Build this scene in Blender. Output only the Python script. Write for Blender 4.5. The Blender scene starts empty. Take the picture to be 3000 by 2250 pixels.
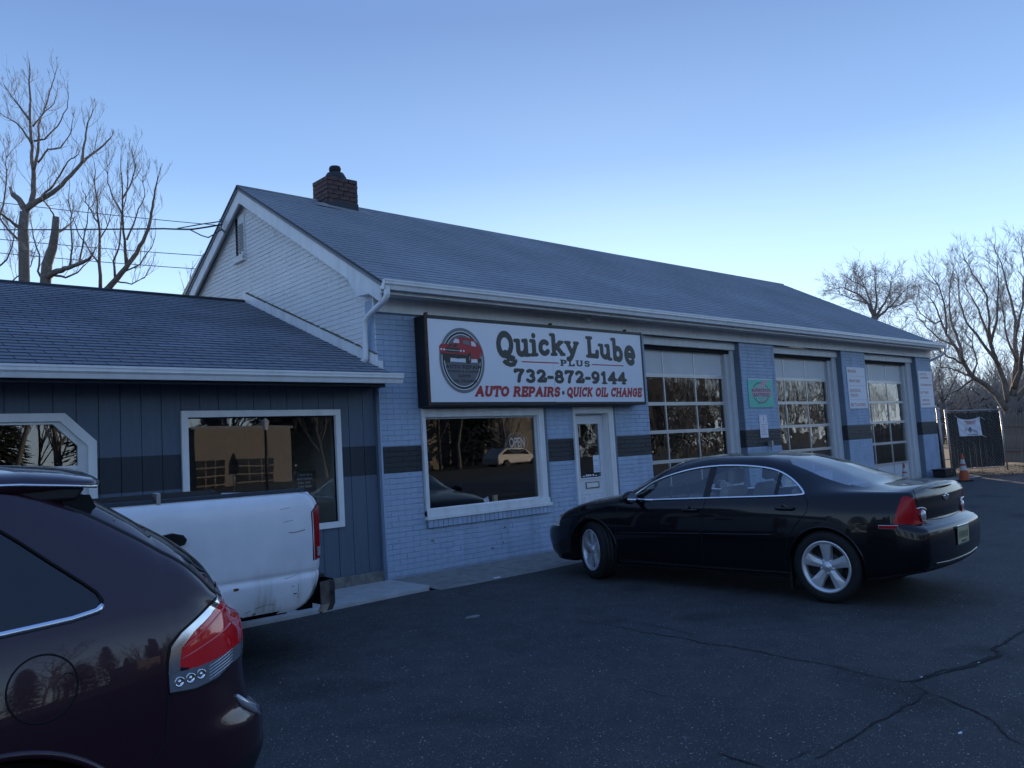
import bpy, bmesh, math, random
from math import sin, cos, pi, radians, sqrt, floor
from mathutils import Vector, Matrix
from mathutils.bvhtree import BVHTree
S = bpy.context.scene
COL = S.collection
random.seed(7)
RND = random.Random(11)

# ------------------------------------------------------------------ camera
CP = Vector((-5.677, -8.7247, 1.4503)); YAW, PITCH, ROLL, F = radians(42.378), radians(4.8135), radians(-3.4367), 2405.4
def cam_axes():
    sy, cy, sp, cp = sin(YAW), cos(YAW), sin(PITCH), cos(PITCH)
    f = Vector((sy*cp, cy*cp, sp)); r = Vector((cy, -sy, 0)); u = r.cross(f)
    return cos(ROLL)*r + sin(ROLL)*u, -sin(ROLL)*r + cos(ROLL)*u, f
CR, CU, CF = cam_axes()
cd = bpy.data.cameras.new('camera'); cam = bpy.data.objects.new('camera', cd); COL.objects.link(cam)
cam.matrix_world = Matrix((( CR.x, CU.x, -CF.x, CP.x), (CR.y, CU.y, -CF.y, CP.y), (CR.z, CU.z, -CF.z, CP.z), (0, 0, 0, 1)))
cd.sensor_width = 36; cd.lens = F/3000*36; cd.clip_start = .05; cd.clip_end = 3000
S.camera = cam
def ray(px, py): return (CF + (px-1500)/F*CR - (py-1125)/F*CU)
def at(px, py, depth):                       # point seen at a photo pixel, at a real distance
    return CP + ray(px, py)*depth
def onp(px, py, ax, v):
    d = ray(px, py); return CP + d*((v-CP[ax])/d[ax])

# ------------------------------------------------------------------ light
SUN_AZ, SUN_EL = radians(49), radians(7.5)
SKYTINT = (.56, .76, 1.0, 1); BANDK = 4.4
w = bpy.data.worlds.new('World'); S.world = w; w.use_nodes = True
nt = w.node_tree; nt.nodes.clear()
sk = nt.nodes.new('ShaderNodeTexSky'); sk.sky_type = 'NISHITA'; sk.sun_disc = False
sk.sun_elevation = SUN_EL; sk.sun_rotation = SUN_AZ; sk.air_density = 1.0; sk.dust_density = .5; sk.ozone_density = 3.0; sk.altitude = 0
gm = nt.nodes.new('ShaderNodeGamma'); gm.inputs[1].default_value = .50
bg = nt.nodes.new('ShaderNodeBackground'); bg.inputs[1].default_value = .15
ow = nt.nodes.new('ShaderNodeOutputWorld')
def wmix(bt, f, a, c):
    x = nt.nodes.new('ShaderNodeMix'); x.data_type = 'RGBA'; x.blend_type = bt; x.inputs[0].default_value = f
    nt.links.new(a, x.inputs[6])
    if isinstance(c, tuple): x.inputs[7].default_value = c
    else: nt.links.new(c, x.inputs[7])
    return x.outputs[2]
# clear evening sky: the Nishita sky blended with its pale all-round horizon band
nt.links.new(sk.outputs[0], gm.inputs[0]); nish = wmix('MULTIPLY', 1, gm.outputs[0], SKYTINT)
tcw = nt.nodes.new('ShaderNodeTexCoord'); sxw = nt.nodes.new('ShaderNodeSeparateXYZ'); nt.links.new(tcw.outputs['Generated'], sxw.inputs[0])
rw = nt.nodes.new('ShaderNodeValToRGB'); nt.links.new(sxw.outputs[2], rw.inputs[0]); er = rw.color_ramp.elements
for i_, (p_, c_) in enumerate(((0, (.72, .72, .70)), (.09, (.62, .72, .80)), (.20, (.43, .56, .71)), (.33, (.20, .295, .46)), (.48, (.108, .163, .305)), (1, (.085, .16, .37)))):
    e_ = er[i_] if i_ < 2 else er.new(p_)
    e_.position = p_; e_.color = (*c_, 1)
band = wmix('MULTIPLY', 1, rw.outputs[0], (3.75, 4.25, 4.9, 1))
nt.links.new(wmix('MIX', .72, nish, band), bg.inputs[0]); nt.links.new(bg.outputs[0], ow.inputs[0])
sl = bpy.data.lights.new('sun', 'SUN'); sl.energy = 2.0; sl.angle = radians(.5); sl.color = (1, .80, .58)
so = bpy.data.objects.new('sun', sl); COL.objects.link(so)
sd = Vector((sin(SUN_AZ)*cos(SUN_EL), cos(SUN_AZ)*cos(SUN_EL), sin(SUN_EL)))
so.rotation_euler = sd.to_track_quat('Z', 'Y').to_euler(); so.location = (30, 30, 30)
S.view_settings.view_transform = 'Standard'; S.view_settings.look = 'None'; S.view_settings.exposure = 1.6; S.view_settings.gamma = 1
S.view_settings.use_curve_mapping = False

# ------------------------------------------------------------------ helpers
def tag(o, label=None, cat=None, group=None, kind=None):
    for k, v in (('label', label), ('category', cat), ('group', group), ('kind', kind)):
        if v: o[k] = v
    return o
def thing(name, label, cat, loc=(0, 0, 0), rz=0, group=None):
    o = bpy.data.objects.new(name, None); COL.objects.link(o); o.location = loc; o.rotation_euler = (0, 0, rz)
    o.empty_display_size = .2
    return tag(o, label, cat, group)
def link(name, me, m=None, parent=None, loc=None):
    o = bpy.data.objects.new(name, me); COL.objects.link(o)
    if m is not None:
        for x in (m if isinstance(m, (list, tuple)) else [m]): me.materials.append(x)
    if parent is not None: o.parent = parent
    if loc is not None: o.location = loc
    return o
class MB:
    """collects simple solids, then links them as ONE mesh object"""
    def __init__(s): s.v = []; s.f = []; s.sm = []; s.mi = []; s.m = 0
    def add(s, v, f, smooth=False):
        n = len(s.v); s.v += [tuple(p) for p in v]; s.f += [tuple(n+i for i in q) for q in f]; s.sm += [smooth]*len(f); s.mi += [s.m]*len(f); return s
    def box(s, a, b, M=None):
        x0, y0, z0 = a; x1, y1, z1 = b
        v = [Vector(p) for p in ((x0,y0,z0),(x1,y0,z0),(x1,y1,z0),(x0,y1,z0),(x0,y0,z1),(x1,y0,z1),(x1,y1,z1),(x0,y1,z1))]
        if M is not None: v = [M @ p for p in v]
        return s.add(v, ((0,3,2,1),(4,5,6,7),(0,1,5,4),(1,2,6,5),(2,3,7,6),(3,0,4,7)))
    def prism(s, pts, d, cap=True):
        """closed polygon pts (3D) extruded by vector d"""
        n = len(pts); d = Vector(d); v = [Vector(p) for p in pts]; v += [p+d for p in v]
        f = [(i, (i+1) % n, n+(i+1) % n, n+i) for i in range(n)]
        if cap: f += [tuple(range(n))[::-1], tuple(range(n, 2*n))]
        return s.add(v, f)
    def tube(s, pts, r, n=8, cap=True, smooth=True):
        pts = [Vector(p) for p in pts]; k = len(pts)
        if k < 2: return s
        rs = r if isinstance(r, (list, tuple)) else [r]*k
        v = []; up = None
        for i, p in enumerate(pts):
            t = (pts[min(i+1, k-1)]-pts[max(i-1, 0)])
            if t.length < 1e-9: t = Vector((0, 0, 1))
            t.normalize()
            if up is None: up = t.orthogonal().normalized()
            up = (up - t*up.dot(t))
            up = up.normalized() if up.length > 1e-6 else t.orthogonal().normalized()
            b = t.cross(up)
            for j in range(n): a = 2*pi*j/n; v.append(p + (up*cos(a)+b*sin(a))*rs[i])
        f = [(i*n+j, i*n+(j+1) % n, (i+1)*n+(j+1) % n, (i+1)*n+j) for i in range(k-1) for j in range(n)]
        if cap: f += [tuple(range(n))[::-1], tuple(range((k-1)*n, k*n))]
        return s.add(v, f, smooth)
    def lathe(s, prof, n=24, c=(0, 0, 0), axis='Z', smooth=True):
        """prof: (r, h) pairs round an axis through c"""
        v = []; c = Vector(c)
        for r, h in prof:
            for j in range(n):
                a = 2*pi*j/n; x, y = r*cos(a), r*sin(a)
                v.append(c + (Vector((x, y, h)) if axis == 'Z' else Vector((x, h, y)) if axis == 'Y' else Vector((h, x, y))))
        f = [(i*n+j, i*n+(j+1) % n, (i+1)*n+(j+1) % n, (i+1)*n+j) for i in range(len(prof)-1) for j in range(n)]
        return s.add(v, f, smooth)
    def disc(s, r, h, n=24, c=(0, 0, 0), axis='Y'):
        c = Vector(c); v = []
        for j in range(n):
            a = 2*pi*j/n; x, y = r*cos(a), r*sin(a)
            v.append(c + (Vector((x, y, h)) if axis == 'Z' else Vector((x, h, y)) if axis == 'Y' else Vector((h, x, y))))
        return s.add(v, [tuple(range(n))])
    def mesh(s, name, m=None, fix=True):
        me = bpy.data.meshes.new(name); me.from_pydata(s.v, [], s.f)
        me.polygons.foreach_set('use_smooth', s.sm); me.polygons.foreach_set('material_index', s.mi)
        if fix:
            bm = bmesh.new(); bm.from_mesh(me); bmesh.ops.recalc_face_normals(bm, faces=bm.faces); bm.to_mesh(me); bm.free()
        me.update(); return me
    def build(s, name, m=None, parent=None, loc=None, bevel=0, fix=True):
        o = link(name, s.mesh(name, fix=fix), m, parent, loc)
        if bevel:
            b = o.modifiers.new('bevel', 'BEVEL'); b.width = bevel; b.segments = 2; b.limit_method = 'ANGLE'; b.angle_limit = radians(40)
        return o
def pchip(xs, ys):
    n = len(xs); h = [xs[i+1]-xs[i] for i in range(n-1)]; d = [(ys[i+1]-ys[i])/h[i] for i in range(n-1)]; m = [d[0]]
    for i in range(1, n-1):
        if d[i-1]*d[i] <= 0: m.append(0)
        else:
            w1, w2 = 2*h[i]+h[i-1], h[i]+2*h[i-1]; m.append((w1+w2)/(w1/d[i-1]+w2/d[i]))
    m.append(d[-1])
    def fn(x):
        if x <= xs[0]: return ys[0]
        if x >= xs[-1]: return ys[-1]
        i = 0
        while x > xs[i+1]: i += 1
        t = (x-xs[i])/h[i]; t2 = t*t; t3 = t2*t
        return (2*t3-3*t2+1)*ys[i]+(t3-2*t2+t)*h[i]*m[i]+(-2*t3+3*t2)*ys[i+1]+(t3-t2)*h[i]*m[i+1]
    return fn
def P(*pts): return pchip([p[0] for p in pts], [p[1] for p in pts])
def inside(x, y, poly):
    c = False; j = len(poly)-1
    for i in range(len(poly)):
        xi, yi = poly[i][:2]; xj, yj = poly[j][:2]
        if (yi > y) != (yj > y) and x < (xj-xi)*(y-yi)/(yj-yi)+xi: c = not c
        j = i
    return c
def smooth_poly(pts, it=2, closed=True):
    for _ in range(it):
        q = []; n = len(pts)
        for i in range(n if closed else n-1):
            a, b = pts[i], pts[(i+1) % n]
            q.append(tuple(.75*a[k]+.25*b[k] for k in range(len(a)))); q.append(tuple(.25*a[k]+.75*b[k] for k in range(len(a))))
        if not closed: q = [pts[0]]+q+[pts[-1]]
        pts = q
    return pts
def ss(a, b, x):
    t = min(1, max(0, (x-a)/(b-a))); return t*t*(3-2*t)

# ------------------------------------------------------------------ materials
def mat(name, col, rough=.6, metal=0, spec=.5, noise=0, nscale=6, bump=0, bscale=40, coat=0, emit=None, estr=0, trans=0, ior=1.45, col2=None, detail=6, alpha=1, stretch=None, streak=0):
    m = bpy.data.materials.new(name); m.use_nodes = True; t = m.node_tree; b = t.nodes['Principled BSDF']
    b.inputs['Base Color'].default_value = (*col, 1); b.inputs['Roughness'].default_value = rough; b.inputs['Metallic'].default_value = metal
    b.inputs['Specular IOR Level'].default_value = spec; b.inputs['Coat Weight'].default_value = coat; b.inputs['Coat Roughness'].default_value = .03
    b.inputs['Transmission Weight'].default_value = trans; b.inputs['IOR'].default_value = ior
    if emit: b.inputs['Emission Color'].default_value = (*emit, 1); b.inputs['Emission Strength'].default_value = estr
    L = t.links.new
    if noise or bump or streak:
        tc = t.nodes.new('ShaderNodeTexCoord'); mp = t.nodes.new('ShaderNodeMapping'); L(tc.outputs['Object'], mp.inputs[0])
        if stretch: mp.inputs['Scale'].default_value = stretch
        out = mp.outputs[0]
    if noise:
        n = t.nodes.new('ShaderNodeTexNoise'); n.inputs['Scale'].default_value = nscale; n.inputs['Detail'].default_value = detail; L(out, n.inputs['Vector'])
        r = t.nodes.new('ShaderNodeValToRGB'); r.color_ramp.elements[0].position = .32; r.color_ramp.elements[1].position = .68
        c2 = col2 or tuple(max(0, c*(1-noise)) for c in col)
        r.color_ramp.elements[0].color = (*c2, 1); r.color_ramp.elements[1].color = (*col, 1)
        L(n.outputs['Fac'], r.inputs[0]); cur = r.outputs[0]
        if streak:
            m2 = t.nodes.new('ShaderNodeMapping'); m2.inputs['Scale'].default_value = (9, 9, .6); L(tc.outputs['Object'], m2.inputs[0])
            n2 = t.nodes.new('ShaderNodeTexNoise'); n2.inputs['Scale'].default_value = 1; n2.inputs['Detail'].default_value = 5; L(m2.outputs[0], n2.inputs['Vector'])
            r2 = t.nodes.new('ShaderNodeValToRGB'); r2.color_ramp.elements[0].position = .45; r2.color_ramp.elements[1].position = .75
            r2.color_ramp.elements[0].color = (1, 1, 1, 1); r2.color_ramp.elements[1].color = (1-streak, 1-streak, 1-streak*1.05, 1); L(n2.outputs['Fac'], r2.inputs[0])
            mx = t.nodes.new('ShaderNodeMix'); mx.data_type = 'RGBA'; mx.blend_type = 'MULTIPLY'; mx.inputs[0].default_value = 1
            L(cur, mx.inputs[6]); L(r2.outputs[0], mx.inputs[7]); cur = mx.outputs[2]
        L(cur, b.inputs['Base Color'])
    if bump:
        n = t.nodes.new('ShaderNodeTexNoise'); n.inputs['Scale'].default_value = bscale; n.inputs['Detail'].default_value = 4; L(out, n.inputs['Vector'])
        bu = t.nodes.new('ShaderNodeBump'); bu.inputs['Strength'].default_value = bump; bu.inputs['Distance'].default_value = .01; L(n.outputs['Fac'], bu.inputs['Height']); L(bu.outputs[0], b.inputs['Normal'])
    return m
def glass_mat(name, tint=(.55, .62, .6), wav=.0, wscale=2.0, refl=1.0, rough=.0, ior=2.2):
    m = bpy.data.materials.new(name); m.use_nodes = True; t = m.node_tree; t.nodes.clear(); L = t.links.new
    o = t.nodes.new('ShaderNodeOutputMaterial'); mx = t.nodes.new('ShaderNodeMixShader'); tr = t.nodes.new('ShaderNodeBsdfTransparent'); gl = t.nodes.new('ShaderNodeBsdfGlossy')
    tr.inputs[0].default_value = (*tint, 1); gl.inputs['Roughness'].default_value = rough; gl.inputs[0].default_value = (refl, refl, refl, 1)
    fr = t.nodes.new('ShaderNodeFresnel'); ge = t.nodes.new('ShaderNodeNewGeometry'); mr = t.nodes.new('ShaderNodeMapRange'); mr.inputs[3].default_value = ior; mr.inputs[4].default_value = 1/ior
    L(ge.outputs['Backfacing'], mr.inputs[0]); L(mr.outputs[0], fr.inputs[0])
    L(fr.outputs[0], mx.inputs[0]); L(tr.outputs[0], mx.inputs[1]); L(gl.outputs[0], mx.inputs[2]); L(mx.outputs[0], o.inputs[0])
    if wav:
        tc = t.nodes.new('ShaderNodeTexCoord'); n = t.nodes.new('ShaderNodeTexNoise'); n.inputs['Scale'].default_value = wscale; n.inputs['Detail'].default_value = 1
        bu = t.nodes.new('ShaderNodeBump'); bu.inputs['Strength'].default_value = wav; bu.inputs['Distance'].default_value = .02
        L(tc.outputs['Object'], n.inputs['Vector']); L(n.outputs['Fac'], bu.inputs['Height']); L(bu.outputs[0], gl.inputs['Normal']); L(bu.outputs[0], fr.inputs['Normal'])
    return m
M = {}
def dm(k, *a, **kw): M[k] = mat(k, *a, **kw)
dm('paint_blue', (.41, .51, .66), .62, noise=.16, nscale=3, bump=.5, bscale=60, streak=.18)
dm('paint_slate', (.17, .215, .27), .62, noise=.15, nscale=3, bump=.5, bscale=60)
dm('paint_black', (.030, .033, .040), .5, noise=.2, nscale=4, bump=.5, bscale=60)
dm('paint_white_brick', (.82, .81, .80), .62, noise=.07, nscale=2.2, bump=.4, bscale=60, streak=.07)
dm('mortar_blue', (.26, .30, .36), .8, noise=.3, nscale=8)
dm('mortar_white', (.78, .775, .77), .8, noise=.1, nscale=8)
dm('trim_white', (.82, .82, .82), .5, noise=.08, nscale=5, streak=.15)
dm('gutter_white', (.85, .85, .85), .32, noise=.05, nscale=4, streak=.12)
dm('trim_dirty', (.82, .82, .81), .6, noise=.08, nscale=5, streak=.12)
dm('siding', (.105, .14, .19), .55, noise=.12, nscale=5, bump=.4, bscale=30, stretch=(6, 6, .6))
dm('siding_dark', (.028, .035, .048), .55, noise=.15, nscale=5, bump=.4, bscale=30, stretch=(6, 6, .6))
dm('eave_dark', (.03, .038, .05), .6)
dm('shingle', (.25, .27, .305), .95, noise=.3, nscale=1.3, bump=.6, bscale=160, spec=.25)
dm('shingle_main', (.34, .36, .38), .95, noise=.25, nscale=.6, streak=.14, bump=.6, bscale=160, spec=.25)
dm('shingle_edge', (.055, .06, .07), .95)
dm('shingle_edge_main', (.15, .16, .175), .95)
dm('chip', (.24, .14, .10), .9, noise=.5, nscale=40)
dm('red_brick', (.12, .075, .072), .85, noise=.45, nscale=9, bump=.5, bscale=60)
dm('mortar_grey', (.19, .165, .18), .9)
dm('flashing_dark', (.03, .034, .042), .6)
dm('clay_flue', (.03, .03, .035), .7)
dm('tin', (.4, .4, .4), .35, metal=.8)
dm('concrete', (.30, .29, .27), .9, noise=.35, nscale=7, bump=.6, bscale=60)
dm('concrete_light', (.50, .50, .49), .9, noise=.2, nscale=6, bump=.5, bscale=60)
dm('foundation', (.24, .235, .21), .9, noise=.5, nscale=12, bump=.8, bscale=40)
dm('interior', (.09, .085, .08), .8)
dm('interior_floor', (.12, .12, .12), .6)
dm('sign_black', (.012, .013, .015), .35, noise=.3, nscale=6)
dm('sign_rust', (.10, .055, .03), .7, noise=.5, nscale=20)
dm('sign_white', (.80, .81, .85), .14, bump=.06, bscale=4)
dm('print_black', (.02, .021, .02), .3)
dm('print_charcoal', (.035, .038, .036), .3)
dm('print_red', (.42, .025, .03), .35)
dm('print_grey', (.13, .13, .15), .35)
dm('print_grey_light', (.17, .185, .19), .35)
dm('print_white', (.75, .75, .78), .35)
dm('poster_white', (.78, .78, .82), .5)
dm('poster_red', (.5, .14, .10), .5)
dm('poster_green', (.10, .58, .44), .4, noise=.1)
dm('poster_teal_text', (.22, .5, .42), .4)
dm('poster_pink', (.55, .33, .42), .4)
dm('door_white', (.72, .73, .76), .4)
dm('garage_panel', (.66, .67, .69), .5, noise=.08, nscale=3, streak=.05)
dm('aluminium', (.55, .55, .56), .38, metal=.55, noise=.1)
dm('brass_tarnish', (.22, .2, .17), .35, metal=.8)
dm('paper', (.75, .77, .85), .6)
dm('black_paint', (.004, .004, .006), .25, coat=.6, spec=.2)
dm('plum_paint', (.028, .006, .014), .32, coat=1, spec=.4, metal=.2)
dm('white_paint', (.36, .36, .36), .35, coat=.6)
dm('chrome', (.85, .86, .88), .08, metal=1)
dm('chrome_dull', (.55, .56, .58), .25, metal=1)
dm('black_plastic', (.012, .012, .014), .45)
dm('gap', (.002, .002, .002), .8)
dm('rubber', (.012, .012, .013), .75, bump=.3, bscale=60)
dm('alloy', (.66, .67, .69), .34, metal=.6)
dm('alloy_dark', (.03, .03, .03), .6)
dm('lamp_red', (.42, .006, .012), .2, coat=.15, spec=.3)
dm('lamp_deep', (.16, .004, .006), .1, coat=1)
dm('lamp_clear', (.55, .57, .6), .08, metal=.5, coat=1)
dm('lamp_amber', (.35, .12, .03), .2, coat=1)
dm('seat_cloth', (.24, .235, .23), .9)
dm('rust', (.20, .07, .02), .9, noise=.5, nscale=30)
dm('bark', (.20, .17, .145), .95, noise=.4, nscale=9, bump=.8, bscale=20)
dm('bark_dark', (.06, .05, .042), .95, noise=.4, nscale=9)
dm('bark_cut', (.30, .22, .15), .9, noise=.3, nscale=9)
dm('bark_far', (.16, .14, .125), .95)
dm('pine', (.028, .038, .022), .9, noise=.4, nscale=3)
dm('cone_orange', (.50, .09, .03), .55, noise=.25, nscale=10)
dm('cone_white', (.55, .55, .55), .5, noise=.2, nscale=10)
dm('wood_grey', (.22, .20, .18), .9, noise=.4, nscale=5, stretch=(8, 8, .7))
dm('galvanised', (.42, .42, .43), .45, metal=.6, noise=.2)
dm('slat_black', (.014, .016, .016), .55, noise=.3, nscale=30)
dm('cable', (.01, .01, .012), .6)
dm('dirt', (.24, .16, .09), .95, noise=.4, nscale=8, bump=.8, bscale=30)
dm('lawn', (.035, .036, .024), .95, noise=.4, nscale=2)
dm('leaf_litter', (.20, .11, .05), .95)
dm('tan_wall', (.20, .18, .155), .8, noise=.1)
dm('window_dark', (.02, .022, .028), .1)
dm('neon_off', (.9, .92, .95), .4)
dm('neon_tube', (.12, .2, .24), .4)
dm('skin_dummy', (.3, .3, .3), .6)
M['tube_light'] = mat('tube_light', (.9, .9, .9), .5, emit=(1, 1, .95), estr=4)
M['glass'] = glass_mat('window_glass', (.93, .94, .94), .05, 1.2, ior=1.75)
M['glass_wavy'] = glass_mat('garage_glass', (.90, .90, .88), .20, 3.2, ior=1.85)
M['glass_storm'] = glass_mat('door_glass', (.9, .9, .9), .4, 3.0, ior=1.7)
M['car_glass'] = glass_mat('car_glass', (.80, .85, .84), ior=1.95)
M['dark_glass'] = glass_mat('privacy_glass', (.06, .07, .075), ior=1.7)
M['rear_glass'] = glass_mat('rear_screen_glass', (.35, .38, .38), rough=.08, ior=4.0)

def asphalt():
    m = bpy.data.materials.new('asphalt'); m.use_nodes = True; t = m.node_tree; b = t.nodes['Principled BSDF']; L = t.links.new; N = t.nodes.new
    tc = N('ShaderNodeTexCoord')
    def noise(sc, det=6): n = N('ShaderNodeTexNoise'); n.inputs['Scale'].default_value = sc; n.inputs['Detail'].default_value = det; L(tc.outputs['Object'], n.inputs['Vector']); return n.outputs['Fac']
    def ramp(i, p0, c0, p1, c1): r = N('ShaderNodeValToRGB'); e = r.color_ramp.elements; e[0].position = p0; e[0].color = (*c0, 1); e[1].position = p1; e[1].color = (*c1, 1); L(i, r.inputs[0]); return r.outputs[0]
    def mixc(f, a, c, bt='MIX'):
        x = N('ShaderNodeMix'); x.data_type = 'RGBA'; x.blend_type = bt
        if isinstance(f, float): x.inputs[0].default_value = f
        else: L(f, x.inputs[0])
        L(a, x.inputs[6]); L(c, x.inputs[7]); return x.outputs[2]
    big = ramp(noise(.35), .35, (.046, .047, .049), .65, (.062, .062, .062))
    med = ramp(noise(5), .3, (.75, .75, .75), .7, (1.1, 1.1, 1.1))
    c = mixc(1.0, big, med, 'MULTIPLY')
    fine = ramp(noise(120, 4), .36, (.45, .45, .45), .68, (1.6, 1.6, 1.6)); c = mixc(1.0, c, fine, 'MULTIPLY')
    v = N('ShaderNodeTexVoronoi'); v.inputs['Scale'].default_value = 70; L(tc.outputs['Object'], v.inputs['Vector'])
    near = N('ShaderNodeMath'); near.operation = 'LESS_THAN'; near.inputs[1].default_value = .30; L(v.outputs['Distance'], near.inputs[0])
    sx = N('ShaderNodeSeparateXYZ'); L(v.outputs['Color'], sx.inputs[0])
    few = N('ShaderNodeMath'); few.operation = 'GREATER_THAN'; few.inputs[1].default_value = .89; L(sx.outputs[0], few.inputs[0])
    bri = N('ShaderNodeMath'); bri.operation = 'MULTIPLY'; L(near.outputs[0], bri.inputs[0]); L(few.outputs[0], bri.inputs[1])
    b2 = N('ShaderNodeMath'); b2.operation = 'MULTIPLY'; L(bri.outputs[0], b2.inputs[0]); L(sx.outputs[1], b2.inputs[1])
    cc = N('ShaderNodeRGB'); cc.outputs[0].default_value = (.40, .39, .37, 1)
    c = mixc(b2.outputs[0], c, cc.outputs[0])
    st = ramp(noise(.9, 5), .56, (1, 1, 1), .70, (.50, .50, .51)); c = mixc(1.0, c, st, 'MULTIPLY')
    L(c, b.inputs['Base Color']); b.inputs['Roughness'].default_value = .8; b.inputs['Specular IOR Level'].default_value = .4
    bu = N('ShaderNodeBump'); bu.inputs['Strength'].default_value = .8; bu.inputs['Distance'].default_value = .006; L(noise(150, 4), bu.inputs['Height']); L(bu.outputs[0], b.inputs['Normal'])
    return m
M['asphalt'] = asphalt()

# ------------------------------------------------------------------ ground
def gz(x, y):
    z = .2*ss(3, 17, x)
    z += -.07*ss(0, -1.3, y) - .08*ss(3, 16, x)*ss(0, -4, y)
    z += -.04*ss(-2, -5, y)
    z += -.12*ss(-5, -8.5, y) + .65*ss(-14, -27, y)
    return z
def grid_sheet(name, xs, ys, zf, m, dz=0, kind='structure', parent=None):
    v = [(x, y, zf(x, y)+dz) for y in ys for x in xs]; n = len(xs)
    f = [(j*n+i, j*n+i+1, (j+1)*n+i+1, (j+1)*n+i) for j in range(len(ys)-1) for i in range(n-1)]
    mb = MB(); mb.add(v, f, True); o = mb.build(name, m, parent); o['kind'] = kind; return o
def lin(a, b, n): return [a+(b-a)*i/(n-1) for i in range(n)]
grid_sheet('ground', [-600, -200, -80]+lin(-40, 60, 51)+[120, 300, 700], [-600, -200, -90]+lin(-45, 20, 53)+[40, 90, 200, 600], lambda x, y: gz(x, y)-.03, M['lawn'])
gx = lin(-30, 34, 129); gy = lin(-13.2, -.93, 63)
grid_sheet('asphalt_lot', gx, gy, gz, M['asphalt'], 0)
grid_sheet('road', [-90, -40]+lin(-30, 60, 31)+[120], lin(-23, -14.2, 10), gz, M['asphalt'], .0)

# ------------------------------------------------------------------ brick, shingle laying
BL, BH, CH = .2127, .0587, .0677
_bm = {}
def brick_mesh(wd, h, m, d=.0085):
    k = (round(wd, 3), round(h, 3), m, d)
    if k not in _bm:
        c = .0035; e = .0010; a, z = wd/2, h/2                      # front face at -y, chamfered edges
        v = [(-a, 0, -z), (a, 0, -z), (a, 0, z), (-a, 0, z), (-a, -d+c, -z), (a, -d+c, -z), (a, -d+c, z), (-a, -d+c, z), (-a+e, -d, -z+c), (a-e, -d, -z+c), (a-e, -d, z-c), (-a+e, -d, z-c)]
        f = [(0, 1, 5, 4), (1, 2, 6, 5), (2, 3, 7, 6), (3, 0, 4, 7), (4, 5, 9, 8), (5, 6, 10, 9), (6, 7, 11, 10), (7, 4, 8, 11), (8, 9, 10, 11)]
        me = bpy.data.meshes.new('brick'); me.from_pydata(v, [], f); me.materials.append(M[m]); _bm[k] = me
    return _bm[k]
def lay(u0, u1, z0, z1, holes, matf, T, out, top=None, phase=0, keep=None):
    """running bond on the plane T (u along the wall, -y outward); out gets (matrix, width, height, material)"""
    k = int(floor(z0/CH+.5))
    while (k+.5)*CH < z1:
        zc = (k+.5)*CH; off = (BL/2 if (k+phase) % 2 else 0)
        u = u0 - BL + off
        while u < u1:
            a, b = max(u, u0), min(u+BL, u1)
            if top:
                lo, hi = top(zc+CH/2); a, b = max(a, lo), min(b, hi)
            segs = [(a, b)]
            for (h0, h1, hz0, hz1) in holes:
                if hz0 < zc < hz1:
                    ns = []
                    for s0, s1 in segs:
                        if h1 <= s0 or h0 >= s1: ns.append((s0, s1))
                        else:
                            if h0 > s0: ns.append((s0, h0))
                            if h1 < s1: ns.append((h1, s1))
                    segs = ns
            for s0, s1 in segs:
                wd = s1-s0-.0014
                if wd < .025: continue
                if wd < BL-.003: wd = round(wd, 2)
                uc = (s0+s1)/2; j = RND.uniform
                loc = T @ Vector((uc+j(-.0015, .0015), j(-.002, .002), zc+j(-.0015, .0015)))
                Rm = T.to_3x3().to_4x4() @ Matrix.Rotation(j(-.006, .006), 4, 'Y') @ Matrix.Rotation(j(-.012, .012), 4, 'Z')
                out.append((Matrix.Translation(loc) @ Rm, wd, BH, matf(uc, zc)))
            u += BL
        k += 1
def place_pieces(items, parent, name, stuffname, limit=300, facing=None):
    """nearest pieces singly, the rest as one part of kind stuff"""
    def score(it):
        p = it[0].translation; d = p-CP; n = it[0].to_3x3() @ Vector((0, -1, 0)) if facing is None else Vector(facing)
        return -abs(d.normalized().dot(n))/d.length_squared
    items = sorted(items, key=score)
    for it in items[:limit]:
        o = bpy.data.objects.new(name, it[4] if len(it) > 4 else brick_mesh(*it[1:4])); COL.objects.link(o)
        o.matrix_world = it[0]; o.parent = parent; o.matrix_parent_inverse = Matrix.Identity(4)
    rest = items[limit:]
    if rest:
        mb = MB(); mats = []
        for it in rest:
            me = it[4] if len(it) > 4 else brick_mesh(*it[1:4]); 
            for mm in me.materials:
                if mm not in mats: mats.append(mm)
            nv = len(mb.v); mb.v += [tuple(it[0] @ v.co) for v in me.vertices]
            for p in me.polygons: mb.f.append(tuple(nv+i for i in p.vertices)); mb.sm.append(False); mb.mi.append(mats.index(me.materials[p.material_index]))
        o = mb.build(stuffname, mats, parent, fix=False); o['kind'] = 'stuff'
def chunkbox(name, a, b, m, parent=None, bevel=.003): 
    mb = MB(); mb.box(a, b); return mb.build(name, M[m] if isinstance(m, str) else m, parent, bevel=bevel)
def wall_panel(mb, x0, x1, z0, z1, holes, y, t=.12):
    """slab in the XZ plane with rectangular openings, front at y"""
    xs = sorted({x0, x1}|{c for h in holes for c in h[:2] if x0 < c < x1}); zs = sorted({z0, z1}|{c for h in holes for c in h[2:] if z0 < c < z1})
    for i in range(len(xs)-1):
        run = None
        for j in range(len(zs)-1):
            xc, zc = (xs[i]+xs[i+1])/2, (zs[j]+zs[j+1])/2; hole = any(h[0] < xc < h[1] and h[2] < zc < h[3] for h in holes)
            if not hole: mb.box((xs[i], y, zs[j]), (xs[i+1], y+t, zs[j+1]))
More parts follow.
